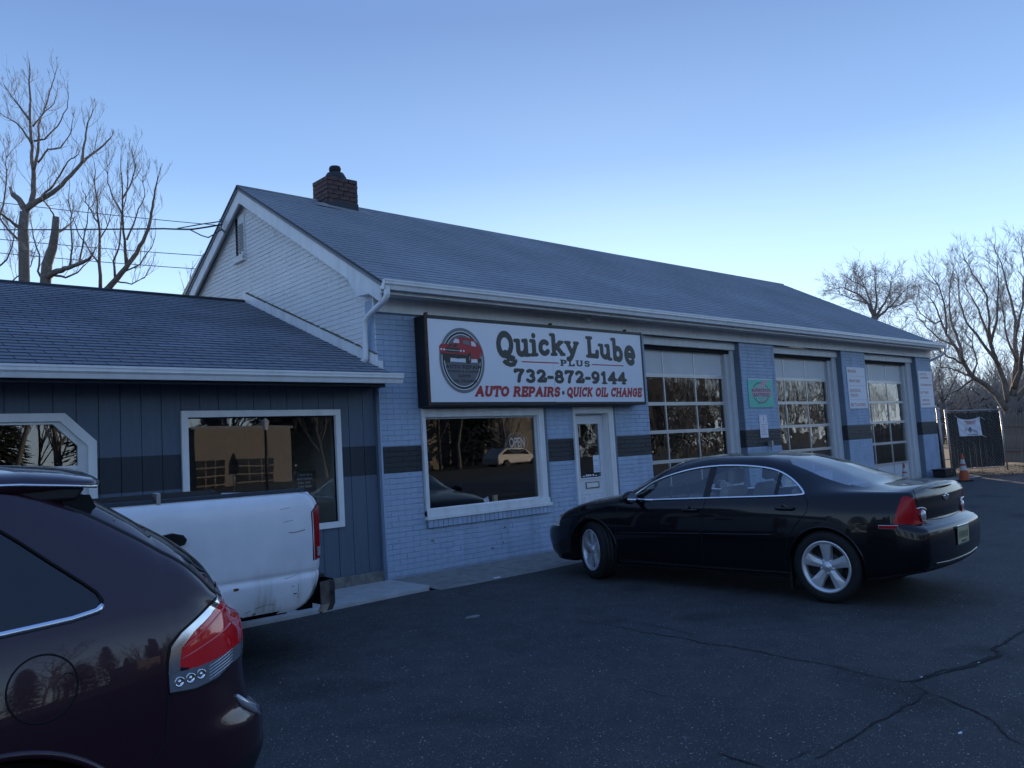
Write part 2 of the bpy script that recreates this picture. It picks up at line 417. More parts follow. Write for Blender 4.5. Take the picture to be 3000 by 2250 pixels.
def frame_ring(mb, x0, x1, z0, z1, wd, y0, y1, bottom=True):
    mb.box((x0, y0, z1-wd), (x1, y1, z1)); mb.box((x0, y0, z0), (x0+wd, y1, z1-wd)); mb.box((x1-wd, y0, z0), (x1, y1, z1-wd))
    if bottom: mb.box((x0+wd, y0, z0), (x1-wd, y1, z0+wd))

# ------------------------------------------------------------------ main garage building
XR, EY, EZ, RY, RZ, DEP = 17.65, -.35, 3.66, 3.60, 5.97, 7.2
G = thing('garage_building', 'long brick garage painted pale blue with black stripe, shingle roof and three glazed bay doors', 'building', (0, 0, 0))
WIN = (.63, 2.87, .66, 2.10); DOOR = (3.50, 4.44, -.1, 2.10)
D1, D2, D3 = (5.38, 8.315, 0, 3.36), (9.59, 12.52, 0, 3.36), (13.70, 16.68, 0, 3.36)
SILLB = (.65, 2.89, .548, .66)
wm = MB(); wall_panel(wm, 0, XR, -.2, 3.50, [WIN, DOOR, (5.38, 8.315, -.1, 3.36), (9.59, 12.52, -.1, 3.36), (13.70, 16.68, -.1, 3.36)], .012, .20)
wall = wm.build('wall', M['paint_blue'], G)
stripe = lambda z: 1.286 < z < 1.625
for a_, b_ in ((.02, .63), (2.87, 3.50), (4.44, 5.38), (8.32, 9.59), (12.525, 13.70), (16.685, XR-.002)): sm_ = MB(); sm_.box((a_, .0095, 1.290), (b_, .0135, 1.622)); sm_.build('stripe', M['paint_black'], wall)
fb = []
T0 = Matrix.Translation((0, .012, 0))
lay(0.012, XR, 0, 3.36, [WIN, DOOR, D1, D2, D3, SILLB], lambda u, z: 'paint_black' if stripe(z) else 'paint_blue', T0, fb)
# soldier bricks of the sill
for i in range(28):
    u = .655+(i+.5)*(2.235/28)
    fb.append((Matrix.Translation((u, -.026, .606)) @ Matrix.Rotation(RND.uniform(-.02, .02), 4, 'Y'), .070, .104, 'paint_blue'))
sb = MB(); sb.box((.65, -.028, .552), (2.89, .02, .66)); sb.build('sill_mortar', M['mortar_blue'], wall)
for (px_, py_, w_, h_) in ((1444, 1606, .05, .035), (1474, 1589, .02, .03), (1267, 1584, .05, .02), (1480, 1544, .04, .03), (2, 2, 0, 0)):
    if not w_: continue
    c_ = onp(px_, py_, 1, -.001); cm_ = MB(); cm_.prism([(c_.x+w_*.5*cos(a)*RND.uniform(.6, 1.1), -.0012, c_.z+h_*.5*sin(a)*RND.uniform(.6, 1.1)) for a in lin(0, 2*pi, 9)[:-1]], (0, .003, 0)); cm_.build('paint_chip', M['chip'], wall)
# reveals of the bay openings: bricks on planes facing -x, at the right side of each opening
for xe in (8.315, 12.52, 16.68):
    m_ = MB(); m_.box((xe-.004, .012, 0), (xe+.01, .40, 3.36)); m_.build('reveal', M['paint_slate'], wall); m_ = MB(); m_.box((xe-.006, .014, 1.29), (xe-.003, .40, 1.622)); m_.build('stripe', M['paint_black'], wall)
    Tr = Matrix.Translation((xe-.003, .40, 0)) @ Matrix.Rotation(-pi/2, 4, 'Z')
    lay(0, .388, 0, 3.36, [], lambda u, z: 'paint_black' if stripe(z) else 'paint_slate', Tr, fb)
# gable wall, plane x = 0, white painted
rk = lambda y: (EZ-.13) + (y-EY)*(RZ-EZ)/(RY-EY)
def gtop(z):
    d = max(0, (z-(EZ-.20))/((RZ-EZ)/(RY-EY))) + EY
    return (max(0, d) , min(DEP, 2*RY-d))
gw = MB()
gp = [(0.012, 0.02, -.2), (0.012, DEP, -.2), (0.012, DEP, 3.66), (0.012, RY, RZ-.13), (0.012, 0.02, 3.66)]
gw.prism(gp, (.18, 0, 0)); gwall = gw.build('gable_wall', M['mortar_white'], G)
gb = []
Tg = Matrix(((0, 1, 0, .012), (-1, 0, 0, DEP), (0, 0, 1, 0), (0, 0, 0, 1)))   # u runs towards -y, outward is -x
VR = (3.66, 4.03, 4.80, 5.57)                                                # vent recess (y0,y1,z0,z1)
lay(0, DEP-.0, 2.35, 5.8, [(DEP-VR[1], DEP-VR[0], VR[2], VR[3])], lambda u, z: 'paint_white_brick', Tg, gb,
    top=lambda z: (DEP-gtop(z)[1], DEP-gtop(z)[0]))
for y in lin(VR[0]+.03, VR[1]-.03, 6):
    gb.append((Matrix.Translation((-.03, y, 4.86)) @ Matrix.Rotation(pi/2*3, 4, 'Z'), .058, .105, 'paint_white_brick'))
place_pieces(fb, wall, 'brick', 'brickwork', 230)
place_pieces(gb, gwall, 'brick', 'brickwork', 70)
cb = MB(); cb.box((.001, -.012, 0), (.024, .03, 2.35)); cb.tube([(.006, -.01, 0), (.009, -.012, .6), (.004, -.011, 1.2), (.008, -.012, 2.35)], .009)
cb.build('corner_bead', M['paint_blue'], G)
# vent
v = MB(); v.box((-.004, VR[0]+.02, VR[2]+.08), (.004, VR[1]-.02, VR[3]-.02)); vt = v.build('vent', M['gap'], gwall)
for i in range(10):
    z = 4.96+i*.047; s_ = MB(); s_.box((-.035, -.11, -.003), (.012, .11, .003), Matrix.Translation((-.008, 3.76, z)) @ Matrix.Rotation(radians(32), 4, 'Y')); s_.build('slat', M['trim_white'], vt)
v = MB(); v.box((-.02, 3.66, 4.93), (.01, 3.68, 5.42)); v.box((-.02, 3.86, 4.93), (.01, 3.88, 5.42)); v.box((-.02, 3.66, 5.42), (.01, 3.88, 5.57)); v.box((-.02, 3.66, 4.82), (.01, 3.88, 4.93)); v.build('vent_frame', M['trim_dirty'], gwall)
v = MB(); v.box((-.055, 3.65, 4.80), (.01, 4.04, 4.825)); v.tube([(-.05, 3.66, 4.83), (-.05, 3.655, 4.93)], .02, 6); v.build('vent_sill', M['trim_dirty'], gwall)
# back and right walls, floor
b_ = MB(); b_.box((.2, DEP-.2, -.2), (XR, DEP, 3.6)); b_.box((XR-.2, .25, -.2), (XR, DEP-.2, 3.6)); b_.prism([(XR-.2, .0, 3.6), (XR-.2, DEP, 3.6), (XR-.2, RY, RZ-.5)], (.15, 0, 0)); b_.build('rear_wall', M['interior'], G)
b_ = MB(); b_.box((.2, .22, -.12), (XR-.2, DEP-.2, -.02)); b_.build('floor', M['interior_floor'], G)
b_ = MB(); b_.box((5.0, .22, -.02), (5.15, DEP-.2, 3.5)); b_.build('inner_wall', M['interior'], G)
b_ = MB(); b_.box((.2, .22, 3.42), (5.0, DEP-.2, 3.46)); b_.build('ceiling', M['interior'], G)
# roof: slab + shingle tabs
XL = -.14
def roof_slab(mb, x0, x1t, x1e, y0, z0, y1, z1, t=.05):
    a = [Vector((x0, y0, z0)), Vector((x1e, y0, z0)), Vector((x1t, y1, z1)), Vector((x0, y1, z1))]
    n = (a[1]-a[0]).cross(a[3]-a[0]).normalized(); n = n if n.z > 0 else -n
    mb.prism([p-n*t for p in a], n*t)
rf = MB(); roof_slab(rf, XL, 16.75, 17.50, EY-.05, EZ-.03, RY, RZ); roof_slab(rf, XL, 16.75, 17.50, 2*RY-EY, EZ-.03, RY, RZ)
roof = rf.build('roof', M['shingle_main'], G)
_tm = {}
def tab_mesh(wd, ex, m):
    k = (round(wd, 2), m)
    if k not in _tm:
        TH = .009 if m == 'shingle' else .006; a = wd/2; v = [(-a, 0, 0), (a, 0, 0), (a, 0, TH), (-a, 0, TH), (-a, ex*1.02, -.002), (a, ex*1.02, -.002), (a, ex*1.02, .001), (-a, ex*1.02, .001)]
        f = [(0, 1, 2, 3), (3, 2, 6, 7), (0, 3, 7, 4), (1, 5, 6, 2)]
        me = bpy.data.meshes.new('shingle'); me.from_pydata(v, [], f); me.materials.append(M[m]); me.materials.append(M['shingle_edge' if m == 'shingle' else 'shingle_edge_main']); me.polygons.foreach_set('material_index', [1, 0, 1, 1]); _tm[k] = me  # butt faces dark: black cut asphalt edge plus painted shadow line under each tab
    return _tm[k]
def shingles(x0, x1, y0, z0, y1, z1, m, tw=.305, ex=.127, xr=None, sag=None):
    L = sqrt((y1-y0)**2+(z1-z0)**2); n = int(L/ex); ang = math.atan2(z1-z0, y1-y0); out = []
    for k in range(n+1):
        s = k*ex
        if s+ex > L+.05: break
        y = y0+s*cos(ang); z = z0+s*sin(ang); xe = xr(s/L) if xr else x1
        u = x0-tw+(tw/2 if k % 2 else 0)+RND.uniform(-.004, .004)
        while u < xe:
            a, b = max(u, x0), min(u+tw, xe)
            if b-a > .04:
                gp_ = .009 if m == 'shingle' else .004; wd = tw-gp_ if b-a > tw-.01 else round(b-a-gp_, 2)
                Mx = Matrix.Translation((( a+b)/2, y, z+.002+RND.uniform(0, .0015))) @ Matrix.Rotation(ang, 4, 'X') @ Matrix.Rotation(RND.uniform(-.004, .004), 4, 'Z')
                out.append((Mx, wd, 0, 0, tab_mesh(wd, ex, m)))
            u += tw
    return out
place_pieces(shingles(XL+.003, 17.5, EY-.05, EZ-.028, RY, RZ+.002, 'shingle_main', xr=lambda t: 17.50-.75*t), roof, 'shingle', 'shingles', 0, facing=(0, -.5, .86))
rc = MB(); rc.tube([(XL, RY, RZ+.0), (4, RY, RZ-.012), (9, RY, RZ-.02), (13, RY, RZ-.01), (16.75, RY, RZ)], .03, 6); rc.build('ridge_cap', M['shingle_main'], roof)
# rake boards, returns, soffit, frieze, gutter
def rake(y0, z0, y1, z1, name='rake_board', wd=.20, x=-.12):
    mb = MB(); mb.prism([(x, y0, z0-.035), (x, y1, z1-.035), (x, y1, z1-.035-wd*1.15), (x, y0, z0-.035-wd*1.15)], (.028, 0, 0)); return mb.build(name, M['trim_white'], G)
sl_ = (RZ-EZ)/(RY-EY)
rake(EY+.02, EZ, 1.93, EZ+sl_*(1.93-EY)); rake(1.936, EZ+sl_*(1.936-EY), RY, RZ); rake(2*RY-EY, EZ, RY, RZ)
mb = MB(); mb.prism([(-.122, .42, EZ+sl_*.77-.26), (-.122, .19, 3.56), (-.122, EY+.03, 3.53), (-.122, EY+.02, 3.62)], (.13, 0, 0)); mb.build('rake_return', M['trim_white'], G)
mb = MB(); mb.prism([(-.10, EY+.3, EZ+sl_*.3-.1), (-.10, RY, RZ-.1), (-.10, RY, RZ-.13), (-.10, EY+.3, EZ+sl_*.3-.13)], (.11, 0, 0)); mb.prism([(-.10, 2*RY-EY, EZ-.1), (-.10, RY, RZ-.1), (-.10, RY, RZ-.13), (-.10, 2*RY-EY, EZ-.13)], (.11, 0, 0)); mb.build('rake_soffit', M['trim_dirty'], G)
mb = MB(); roof_slab(mb, XL-.012, XL+.0, XL+.0, EY-.06, EZ-.012, RY+.01, RZ+.02, .028); roof_slab(mb, XL-.012, XL, XL, 2*RY-EY, EZ-.012, RY-.01, RZ+.02, .028); mb.build('drip_edge', M['flashing_dark'], roof)
for xa, xb in ((-.02, 3.0), (3.004, 6.9), (6.904, 10.2), (10.204, 13.4), (13.404, 17.66)):
    chunkbox('frieze_board', (xa, -.022, 3.352), (xb, .012, 3.53), 'trim_dirty', G, .002)
mb = MB(); mb.box((-.02, -.045, 3.335), (17.67, -.0, 3.352)); mb.build('drip_strip', M['trim_dirty'], G)
mb = MB(); mb.box((-.02, EY+.02, 3.53), (17.66, .012, 3.545))
for i in range(60): mb.box((.02+i*.295, EY+.03, 3.527), (.035+i*.295, -.0, 3.5301))
mb.build('soffit', M['trim_white'], G)
def gutter(x0, x1, y, z, parent, name='gutter'):
    pr = [(0, 0), (0, -.085), (-.045, -.115), (-.085, -.115), (-.098, -.07), (-.118, -.05), (-.118, -.018), (-.126, -.018), (-.126, .004), (-.108, .004), (-.108, -.03), (-.09, -.06), (-.08, -.10), (-.04, -.10), (-.012, -.07), (-.012, 0)]
    mb = MB(); mb.prism([(x0, y+a, z+b) for a, b in pr], (x1-x0, 0, 0), cap=False)
    for xx in (x0, x1-.004): mb.prism([(xx, y+a, z+b) for a, b in pr[:9]], (.004, 0, 0))
    g = mb.build(name, M['gutter_white'], parent)
    return g
chunkbox('fascia_board', (-.12, EY-.0, 3.50), (17.55, EY+.02, 3.665), 'trim_white', G, 0)
gu = gutter(-.13, 17.62, EY-.002, 3.655, G)
mb = MB()
for i in range(29): mb.box((.3+i*.6, EY-.118, 3.640), (.33+i*.6, EY-.01, 3.645))
mb.build('hanger', M['tin'], gu)['kind'] = 'stuff'
def dspout(pts, parent, r=.038):
    mb = MB(); pts2 = smooth_poly([tuple(p) for p in pts], 3, False); mb.tube(pts2, r, 10); o = mb.build('downspout', M['gutter_white'], parent); return o
dspout([(-.075, -.42, 3.56), (-.075, -.42, 3.44), (-.075, -.20, 3.36), (-.07, .08, 3.27), (-.07, .13, 3.16), (-.07, .13, 2.80), (-.07, .15, 2.72), (-.10, .34, 2.695)], G)
mb = MB(); mb.tube([(-.10, .30, 2.697), (-.103, .352, 2.693)], .032, 10); mb.build('spout_mouth', M['gap'], G)
dspout([(17.60, -.42, 3.56), (17.60, -.42, 3.42), (17.66, -.1, 3.3), (17.70, .1, 3.26), (17.70, .12, 2.9), (17.70, .12, 1.0)], G)
# white flashing board along the annex roof on the gable wall
AY0, AZ0, AY1, AZ1 = -.43, 2.475, 3.66, 4.10
asl = (AZ1-AZ0)/(AY1-AY0)
mb = MB(); mb.prism([(-.025, -.03, AZ0+asl*.40+.0), (-.025, 3.72, AZ1+.02), (-.025, 3.80, AZ1+.17), (-.025, 3.72, AZ1+.17), (-.025, -.03, AZ0+asl*.40+.15)], (.03, 0, 0)); mb.build('flashing_board', M['trim_white'], G)
mb = MB()
for i in range(260):
    t_ = RND.random(); y = -.02+t_*3.7; z = AZ0+asl*(y-AY0)+.16; s = RND.uniform(.006, .016)
    mb.box((-.03-s*.3, y-s, z-s*.4), (-.0, y+s, z+s*.5))
mb.build('moss_strip', mat('moss', (.22, .22, .16), .95, noise=.4, nscale=40), G)['kind'] = 'stuff'
mb = MB(); mb.box((-.03, -.10, 2.44), (.03, -.012, 2.70)); mb.build('kickout_flashing', M['trim_white'], G)

# chimney
ch = MB(); CX0, CX1, CY0, CY1, CZ = 1.29, 1.86, 3.22, 3.72, 6.32
ch.box((CX0+.012, CY0+.012, 5.6), (CX1-.012, CY1-.012, CZ-.01)); chim = ch.build('chimney', M['mortar_grey'], G)
cbk = []
kk = int(5.95/CH)
for c in range(6):
    zc = CZ-.04-c*.078; o = .106 if c % 2 else 0
    for side in range(4):
        Ln = (CX1-CX0) if side % 2 == 0 else (CY1-CY0); u = -o
        if side == 0: Tm = Matrix.Translation((CX0, CY0+.012, 0))
        elif side == 1: Tm = Matrix.Translation((CX1-.012, CY0, 0)) @ Matrix.Rotation(pi/2, 4, 'Z')
        elif side == 2: Tm = Matrix.Translation((CX1, CY1-.012, 0)) @ Matrix.Rotation(pi, 4, 'Z')
        else: Tm = Matrix.Translation((CX0+.012, CY1, 0)) @ Matrix.Rotation(-pi/2, 4, 'Z')
        while u < Ln-.02:
            a, b = max(0, u), min(Ln, u+.2)
            if b-a > .03: cbk.append((Tm @ Matrix.Translation(((a+b)/2, RND.uniform(-.006, .003), zc)), round(b-a-.008, 2), .069, 'red_brick'))
            u += .2
for it in cbk:
    o = bpy.data.objects.new('brick', brick_mesh(it[1], it[2], it[3], .02)); COL.objects.link(o); o.matrix_world = it[0]; o.parent = chim; o.matrix_parent_inverse = Matrix.Identity(4)
mb = MB(); mb.prism([(CX0-.008, CY0-.01, 5.70), (CX1+.01, CY0-.01, 5.70), (CX1+.01, CY0-.01, 5.895), (CX0+.1, CY0-.01, 5.905), (CX0-.008, CY0-.01, 5.885)], (0, .55, 0)); mb.build('flashing', M['flashing_dark'], chim)
mb = MB(); mb.prism([(CX0-.25, CY0-.03, 5.76), (CX1+.3, CY0-.03, 5.72), (CX1+.1, CY0+.12, 5.86), (CX0-.02, CY0+.12, 5.84)], (0, 0, .03)); mb.build('cricket', M['shingle_main'], chim)
mb = MB(); mb.lathe([(.0, 0), (.21, 0), (.19, .08), (.145, .16), (.12, .17), (0, .17)], 16, (1.585, 3.46, CZ-.02), smooth=False); mb.build('flue_crown', M['clay_flue'], chim)
mb = MB(); mb.lathe([(.075, 0), (.075, .06), (0, .06)], 16, (1.585, 3.46, CZ+.13)); mb.build('flue', M['tin'], chim)
mb = MB(); mb.lathe([(.06, 0), (.10, .01), (.105, .03), (.09, .035), (.105, .04), (.105, .06), (.09, .065), (.10, .07), (.09, .09), (0, .095)], 18, (1.585, 3.46, CZ+.175)); mb.build('flue_cap', M['clay_flue'], chim)

# front window of the brick building
wf = MB(); x0, x1, z0, z1 = .64, 2.85, .70, 2.095
wf.box((x0, -.035, 1.985), (x1, .03, z1)); wf.box((x0, -.035, z0), (x0+.055, .03, 1.985)); wf.box((x1-.11, -.035, z0), (x1, .03, 1.985))
wf.box((x0-.01, -.06, .655), (x1+.05, .03, .70)); wf.box((x0, -.045, .70), (x1+.02, .03, .775))
wnd = wf.build('front_window', M['trim_white'], G, bevel=.004)
f2 = MB(); frame_ring(f2, x0+.055, x1-.11, .775, 1.985, .022, .03, .06); f2.box((x1-.125, -.02, .775), (x1-.11, .03, 1.985)); f2.build('window_frame', M['gutter_white'], wnd, bevel=.002)
p_ = MB(); p_.box((.69, .045, .79), (2.73, .051, 1.97)); p_.build('pane', M['glass'], wnd)
c_ = MB(); c_.box((2.852, -.006, .70), (2.93, .01, 2.095)); c_.build('dark_strip', M['paint_slate'], wall)  # thin darker strip between the window trim and the brick
# shop door
df = MB(); df.box((3.49, -.03, 2.0), (4.42, .05, 2.105)); df.box((3.49, -.03, 0), (3.535, .13, 2.0)); df.box((4.30, -.03, 0), (4.42, .05, 2.0)); df.box((4.325, .05, 0), (4.40, .13, 2.0)); df.box((3.535, .04, 1.985), (4.325, .13, 2.0))
df.box((4.285, .0, 0), (4.30, .10, 2.0)); dr = df.build('door_frame', M['trim_white'], G, bevel=.003)
c_ = MB(); c_.box((4.422, -.006, 0), (4.49, .01, 2.1)); c_.build('dark_strip', M['paint_slate'], wall)  # thin darker strip right of the door frame
sd_ = thing_door = MB()
wall_panel(sd_, 3.545, 4.32, .02, 1.98, [(3.68, 4.18, .995, 1.85)], .10, .04)
dleaf = sd_.build('door', M['door_white'], G, bevel=.004)
m_ = MB(); frame_ring(m_, 3.665, 4.195, .975, 1.865, .025, .085, .10); m_.build('glazing_bead', M['door_white'], dleaf, bevel=.003)
m_ = MB(); m_.box((3.68, .112, .995), (4.18, .117, 1.85)); m_.build('pane', M['glass_storm'], dleaf)
for xa in (3.70, 3.97):
    m_ = MB(); frame_ring(m_, xa, xa+.20, .22, .76, .018, .094, .10); m_.box((xa+.05, .093, .27), (xa+.15, .1, .71)); m_.build('raised_panel', M['door_white'], dleaf, bevel=.004)
m_ = MB(); frame_ring(m_, 3.80, 4.105, .83, .93, .012, .085, .10); m_.build('mail_slot', M['brass_tarnish'], dleaf)
m_ = MB(); m_.box((3.815, .09, .845), (4.09, .097, .915)); m_.build('mail_flap', M['trim_dirty'], dleaf)
m_ = MB(); m_.tube([(3.62, .10, .94), (3.62, .06, .94)], .014, 10); m_.tube([(3.62, .10, 1.05), (3.62, .085, 1.05)], .02, 10); m_.build('lock', M['gap'], dleaf)
m_ = MB()
for i, xa in enumerate((3.76, 3.83, 3.872, 3.92, 3.985, 4.04)): m_.box((xa, .108, 1.018), (xa+(.05 if i in (0, 5) else .035), .111, 1.018+(.012 if i in (0, 5) else .03)))
m_.build('card_decal', M['print_white'], dleaf)

# three glazed bay doors
def bay(xa, xb, cols, zb, parent):
    """cols: x of stile centres; xb: right edge of opening"""
    fr = MB(); fr.box((cols[-1]+.035, .20, zb), (cols[-1]+.13, .32, 3.2)); fr.box((cols[-1]+.13, .14, zb), (xb-.01, .30, 3.2)); fr.box((cols[-1]+.09, .185, zb), (cols[-1]+.10, .2, 3.2)); fr.build('door_jamb', M['garage_panel'], parent, bevel=.004); fr = MB()
    fr.box((xa, .14, zb), (cols[0]-.03, .32, 3.2)); fr.build('door_jamb', M['garage_panel'], parent, bevel=.004)
    hd = MB(); hd.box((xa+.01, .10, 3.19), (xb-.01, .30, 3.335)); hd.build('door_head', M['trim_dirty'], parent, bevel=.004)
    hd = MB(); hd.box((xa+.01, .17, 3.125), (xb-.01, .21, 3.19)); hd.build('head_gap', M['gap'], parent)  # black strip standing in for the dark gap under the head
    dz = [3.13, 2.67, 2.165, 1.665, 1.14, .62, zb]
    d = MB(); d.box((cols[0]-.03, .30, zb), (cols[0]-.02, .31, zb+.02)); door = d.build('garage_door', M['aluminium'], parent)
    for i, z in enumerate(dz):
        r_ = MB(); h = .03 if 0 < i < 6 else .02
        r_.box((cols[0]-.03, .25, z-h), (cols[-1]+.035, .29, z+h-(.002 if i == 0 else 0)))
        if 0 < i < 6: r_.box((cols[0]-.03, .247, z-.002), (cols[-1]+.035, .25, z+.012))
        r_.build('rail', M['aluminium'], door)
    for j, x in enumerate(cols):
        r_ = MB(); hw = .03 if j in (0, len(cols)-1) else .014
        for i in range(6): r_.box((x-hw, .253 if i < 5 else .2535, dz[i+1]+.03), (x+hw, .285, dz[i]-.03))
        r_.build('stile' if j in (0, len(cols)-1) else 'mullion', M['aluminium'], door)
    for i in range(6):
        for j in range(len(cols)-1):
            q = MB(); x_0, x_1 = cols[j]+.0145, cols[j+1]-.0145
            if i in (0, 5):
                q.box((x_0, .262, dz[i+1]+.03), (x_1, .27, dz[i]-.02)); q.build('panel', M['garage_panel'], door)
            else:
                a_ = Matrix.Translation(((x_0+x_1)/2, .268, (dz[i]+dz[i+1])/2)) @ Matrix.Rotation(RND.uniform(-.012, .012), 4, 'Z') @ Matrix.Rotation(RND.uniform(-.012, .012), 4, 'X')
                q.box((-(x_1-x_0)/2, -.002, -(dz[i]-dz[i+1])/2+.028), ((x_1-x_0)/2, .002, (dz[i]-dz[i+1])/2-.028), a_); q.build('pane', M['glass_wavy'], door)
    return door
bay(5.38, 8.315, (5.41, 6.19, 7.13, 8.06), .03, G)
bay(9.59, 12.52, (9.62, 10.35, 11.27, 12.20), .10, G)
bay(13.70, 16.68, (13.73, 14.38, 15.35, 16.25), .16, G)
for x, y, z, L in ((5.9, 2.2, 3.05, 1.2), (7.35, 2.2, 3.05, .9)):
    t = thing('tube_lamp', 'lit fluorescent tube lamp hanging inside the first bay, %s' % ('long left one' if L > 1 else 'short right one'), 'lamp', (x, y, z), group='lit tube lamps inside the first bay')
    mb = MB(); mb.box((-.01, -.05, .02), (L, .05, .06)); mb.build('housing', M['trim_white'], t)
    mb = MB(); mb.tube([(0, 0, 0), (L-.02, 0, 0)], .018, 8); mb.build('tube', M['tube_light'], t)
for x in (6.3, 7.6):
    t = thing('lift_post', 'dark two post vehicle lift column standing in the first bay, %s one' % ('left' if x < 7 else 'right'), 'lift', (x, 3.2, -.02), group='lift columns in the first bay')
    mb = MB(); mb.box((-.12, -.12, 0), (.12, .12, 3.2)); mb.build('column', M['paint_slate'], t)
    mb = MB(); mb.box((-.05, -.9, .5), (.05, -.12, .62)); mb.build('arm', M['sign_rust'], t)
# wall spigot box
t = thing('wall_spigot', 'small grey capped pipe box fixed low on the pier beside the white notice', 'pipe box', (9.07, -.0, 1.33))
mb = MB(); mb.box((-.03, -.10, -.06), (.03, .0, .06)); mb.build('box', M['galvanised'], t, bevel=.006)
mb = MB(); mb.tube([(0, -.06, -.06), (0, -.06, -.10), (-.03, -.08, -.12)], .014, 8); mb.build('spout', M['galvanised'], t)
t = thing('soffit_lamp', 'small round white lamp fixed under the eave above the shop sign', 'lamp', (3.90, -.10, 3.50))
mb = MB(); mb.lathe([(0, .03), (.055, .03), (.055, -.01), (.045, -.03), (.03, -.07), (0, -.075)], 16); mb.build('shade', M['trim_dirty'], t)

# ------------------------------------------------------------------ low annex with slate siding
A = thing('annex_building', 'low annex with dark slate blue board siding, shingle roof and white gutter', 'building', (0, 0, 0))
AX = -9.5; SY = .06
W2 = (-2.40, -.56, .74, 2.07); W1 = (-5.30, -3.30, .95, 2.06)
mb = MB(); wall_panel(mb, AX, -.002, -.25, 2.42, [W2, (W1[0], W1[1]+.02, W1[2], W1[3])], SY+.012, .10); aw = mb.build('wall', M['siding_dark'], A)
mb = MB(); mb.box((AX, SY-.03, -.3), (-.012, SY+.10, .105)); mb.build('foundation', M['foundation'], A, bevel=.01)
bx = -.002; k = 0
edges = [-.002]+[-2.43+.2027*i for i in range(11, -36, -1) if -2.43+.2027*i < -.03]
for i in range(len(edges)-1):
    x1, x0 = edges[i], edges[i+1]+.007
    if x1 < AX: break
    mb = MB(); dx = RND.uniform(-.001, .002)
    def piece(xa, xb, a, b):
        if xb-xa < .004 or b-a < .01: return
        mb = MB()
        zs = [a]+[c for c in (1.286, 1.647) if a < c < b]+[b]
        for q in range(len(zs)-1):
            mb.m = 1 if 1.286 <= (zs[q]+zs[q+1])/2 <= 1.647 else 0
            mb.box((xa, SY+dx, zs[q]), (xb, SY+.0118, zs[q+1]))
        mb.build('siding_board', [M['siding'], M['siding_dark']], aw)
    hit = None
    for W in (W2, W1):
        if x1 > W[0] and x0 < W[1]: hit = W
    if hit is None: piece(x0, x1, .09, 2.40)
    else:
        W = hit; piece(x0, x1, .09, W[2]); piece(max(x0, W[1]), x1, W[2], W[3]); piece(x0, min(x1, W[0]), W[2], W[3])
        if W is W1 and x1 > -3.60:
            f_ = lambda x: W[3]-max(0, min(.27, x+3.585)); xs_c = sorted({x0, x1, max(x0, min(x1, -3.585)), max(x0, min(x1, W[1]))}); mb.m = 0
            for q in range(len(xs_c)-1):
                xa, xb = xs_c[q], xs_c[q+1]
                if xb-xa < .003: continue
                if xa >= W[1]-.001: piece(xa, xb, W[3], 2.40); continue
                mb.prism([(xa, SY+dx, f_(xa)), (xb, SY+dx, f_(xb)), (xb, SY+dx, 2.40), (xa, SY+dx, 2.40)], (0, .0118-dx, 0))
        else: piece(x0, x1, W[3], 2.40)
    if mb.v: mb.build('siding_board', [M['siding'], M['siding_dark']], aw)
mb = MB(); mb.box((-.03, SY-.012, .10), (-.004, SY-.001, 2.36)); mb.build('corner_trim', M['siding'], A)
# right annex window
def plain_window(x0, x1, z0, z1, parent, tw=.072):
    o = thing_w = MB(); frame_ring(o, x0, x1, z0, z1, tw, SY-.03, SY+.02); w_ = o.build('annex_window', M['gutter_white'], parent, bevel=.003)
    mb = MB(); mb.box((x0+tw-.005, SY+.03, z0+tw-.005), (x1-tw+.005, SY+.036, z1-tw+.005)); mb.build('pane', M['glass'], w_)
    mb = MB(); frame_ring(mb, x0+tw-.002, x1-tw+.002, z0+tw-.002, z1-tw+.002, .012, SY+.012, SY+.03); mb.build('seal', M['gap'], w_)
    return w_
aw2 = plain_window(-2.436, -.526, .695, 2.105, A)
# left window with cut corner
def ring(name, outer, inner, y0, y1, m, parent):
    n = len(outer); v = [(x, y0, z) for x, z in outer]+[(x, y0, z) for x, z in inner]+[(x, y1, z) for x, z in outer]+[(x, y1, z) for x, z in inner]; f = []
    for i in range(n):
        j = (i+1) % n; f += [(i, j, n+j, n+i), (2*n+i, 3*n+i, 3*n+j, 2*n+j), (i, 2*n+i, 2*n+j, j), (n+i, n+j, 3*n+j, 3*n+i)]
    mb = MB(); mb.add(v, f); return mb.build(name, m, parent)
def octo(x0, x1, z0, z1, c): return [(x0, z0), (x1, z0), (x1, z1-c), (x1-c, z1), (x0+c, z1), (x0, z1-c)]
o1 = ring('annex_window', octo(-5.35, -3.265, .92, 2.094, .28), octo(-5.27, -3.345, 1.0, 2.016, .245), SY-.03, SY+.02, M['gutter_white'], A)
ring('window_frame', octo(-5.27, -3.345, 1.0, 2.016, .245), octo(-5.19, -3.43, 1.05, 1.99, .215), SY+.0, SY+.03, M['trim_white'], o1)
mb = MB(); mb.box((-5.20, SY+.001, 1.545), (-3.42, SY+.035, 1.585)); mb.build('rail', M['gutter_white'], o1)
mb = MB(); mb.prism([(x, SY+.02, z) for x, z in octo(-5.19, -3.43, 1.05, 1.99, .215)], (0, .005, 0)); mb.build('pane', M['glass'], o1)
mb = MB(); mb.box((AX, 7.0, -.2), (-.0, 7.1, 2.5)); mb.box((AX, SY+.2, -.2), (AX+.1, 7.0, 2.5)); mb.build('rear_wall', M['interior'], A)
mb = MB(); mb.box((AX+.1, SY+.15, -.15), (-.02, 7.0, -.05)); mb.box((AX+.1, SY+.15, 2.42), (-.02, 7.0, 2.45)); mb.build('floor', M['interior'], A)
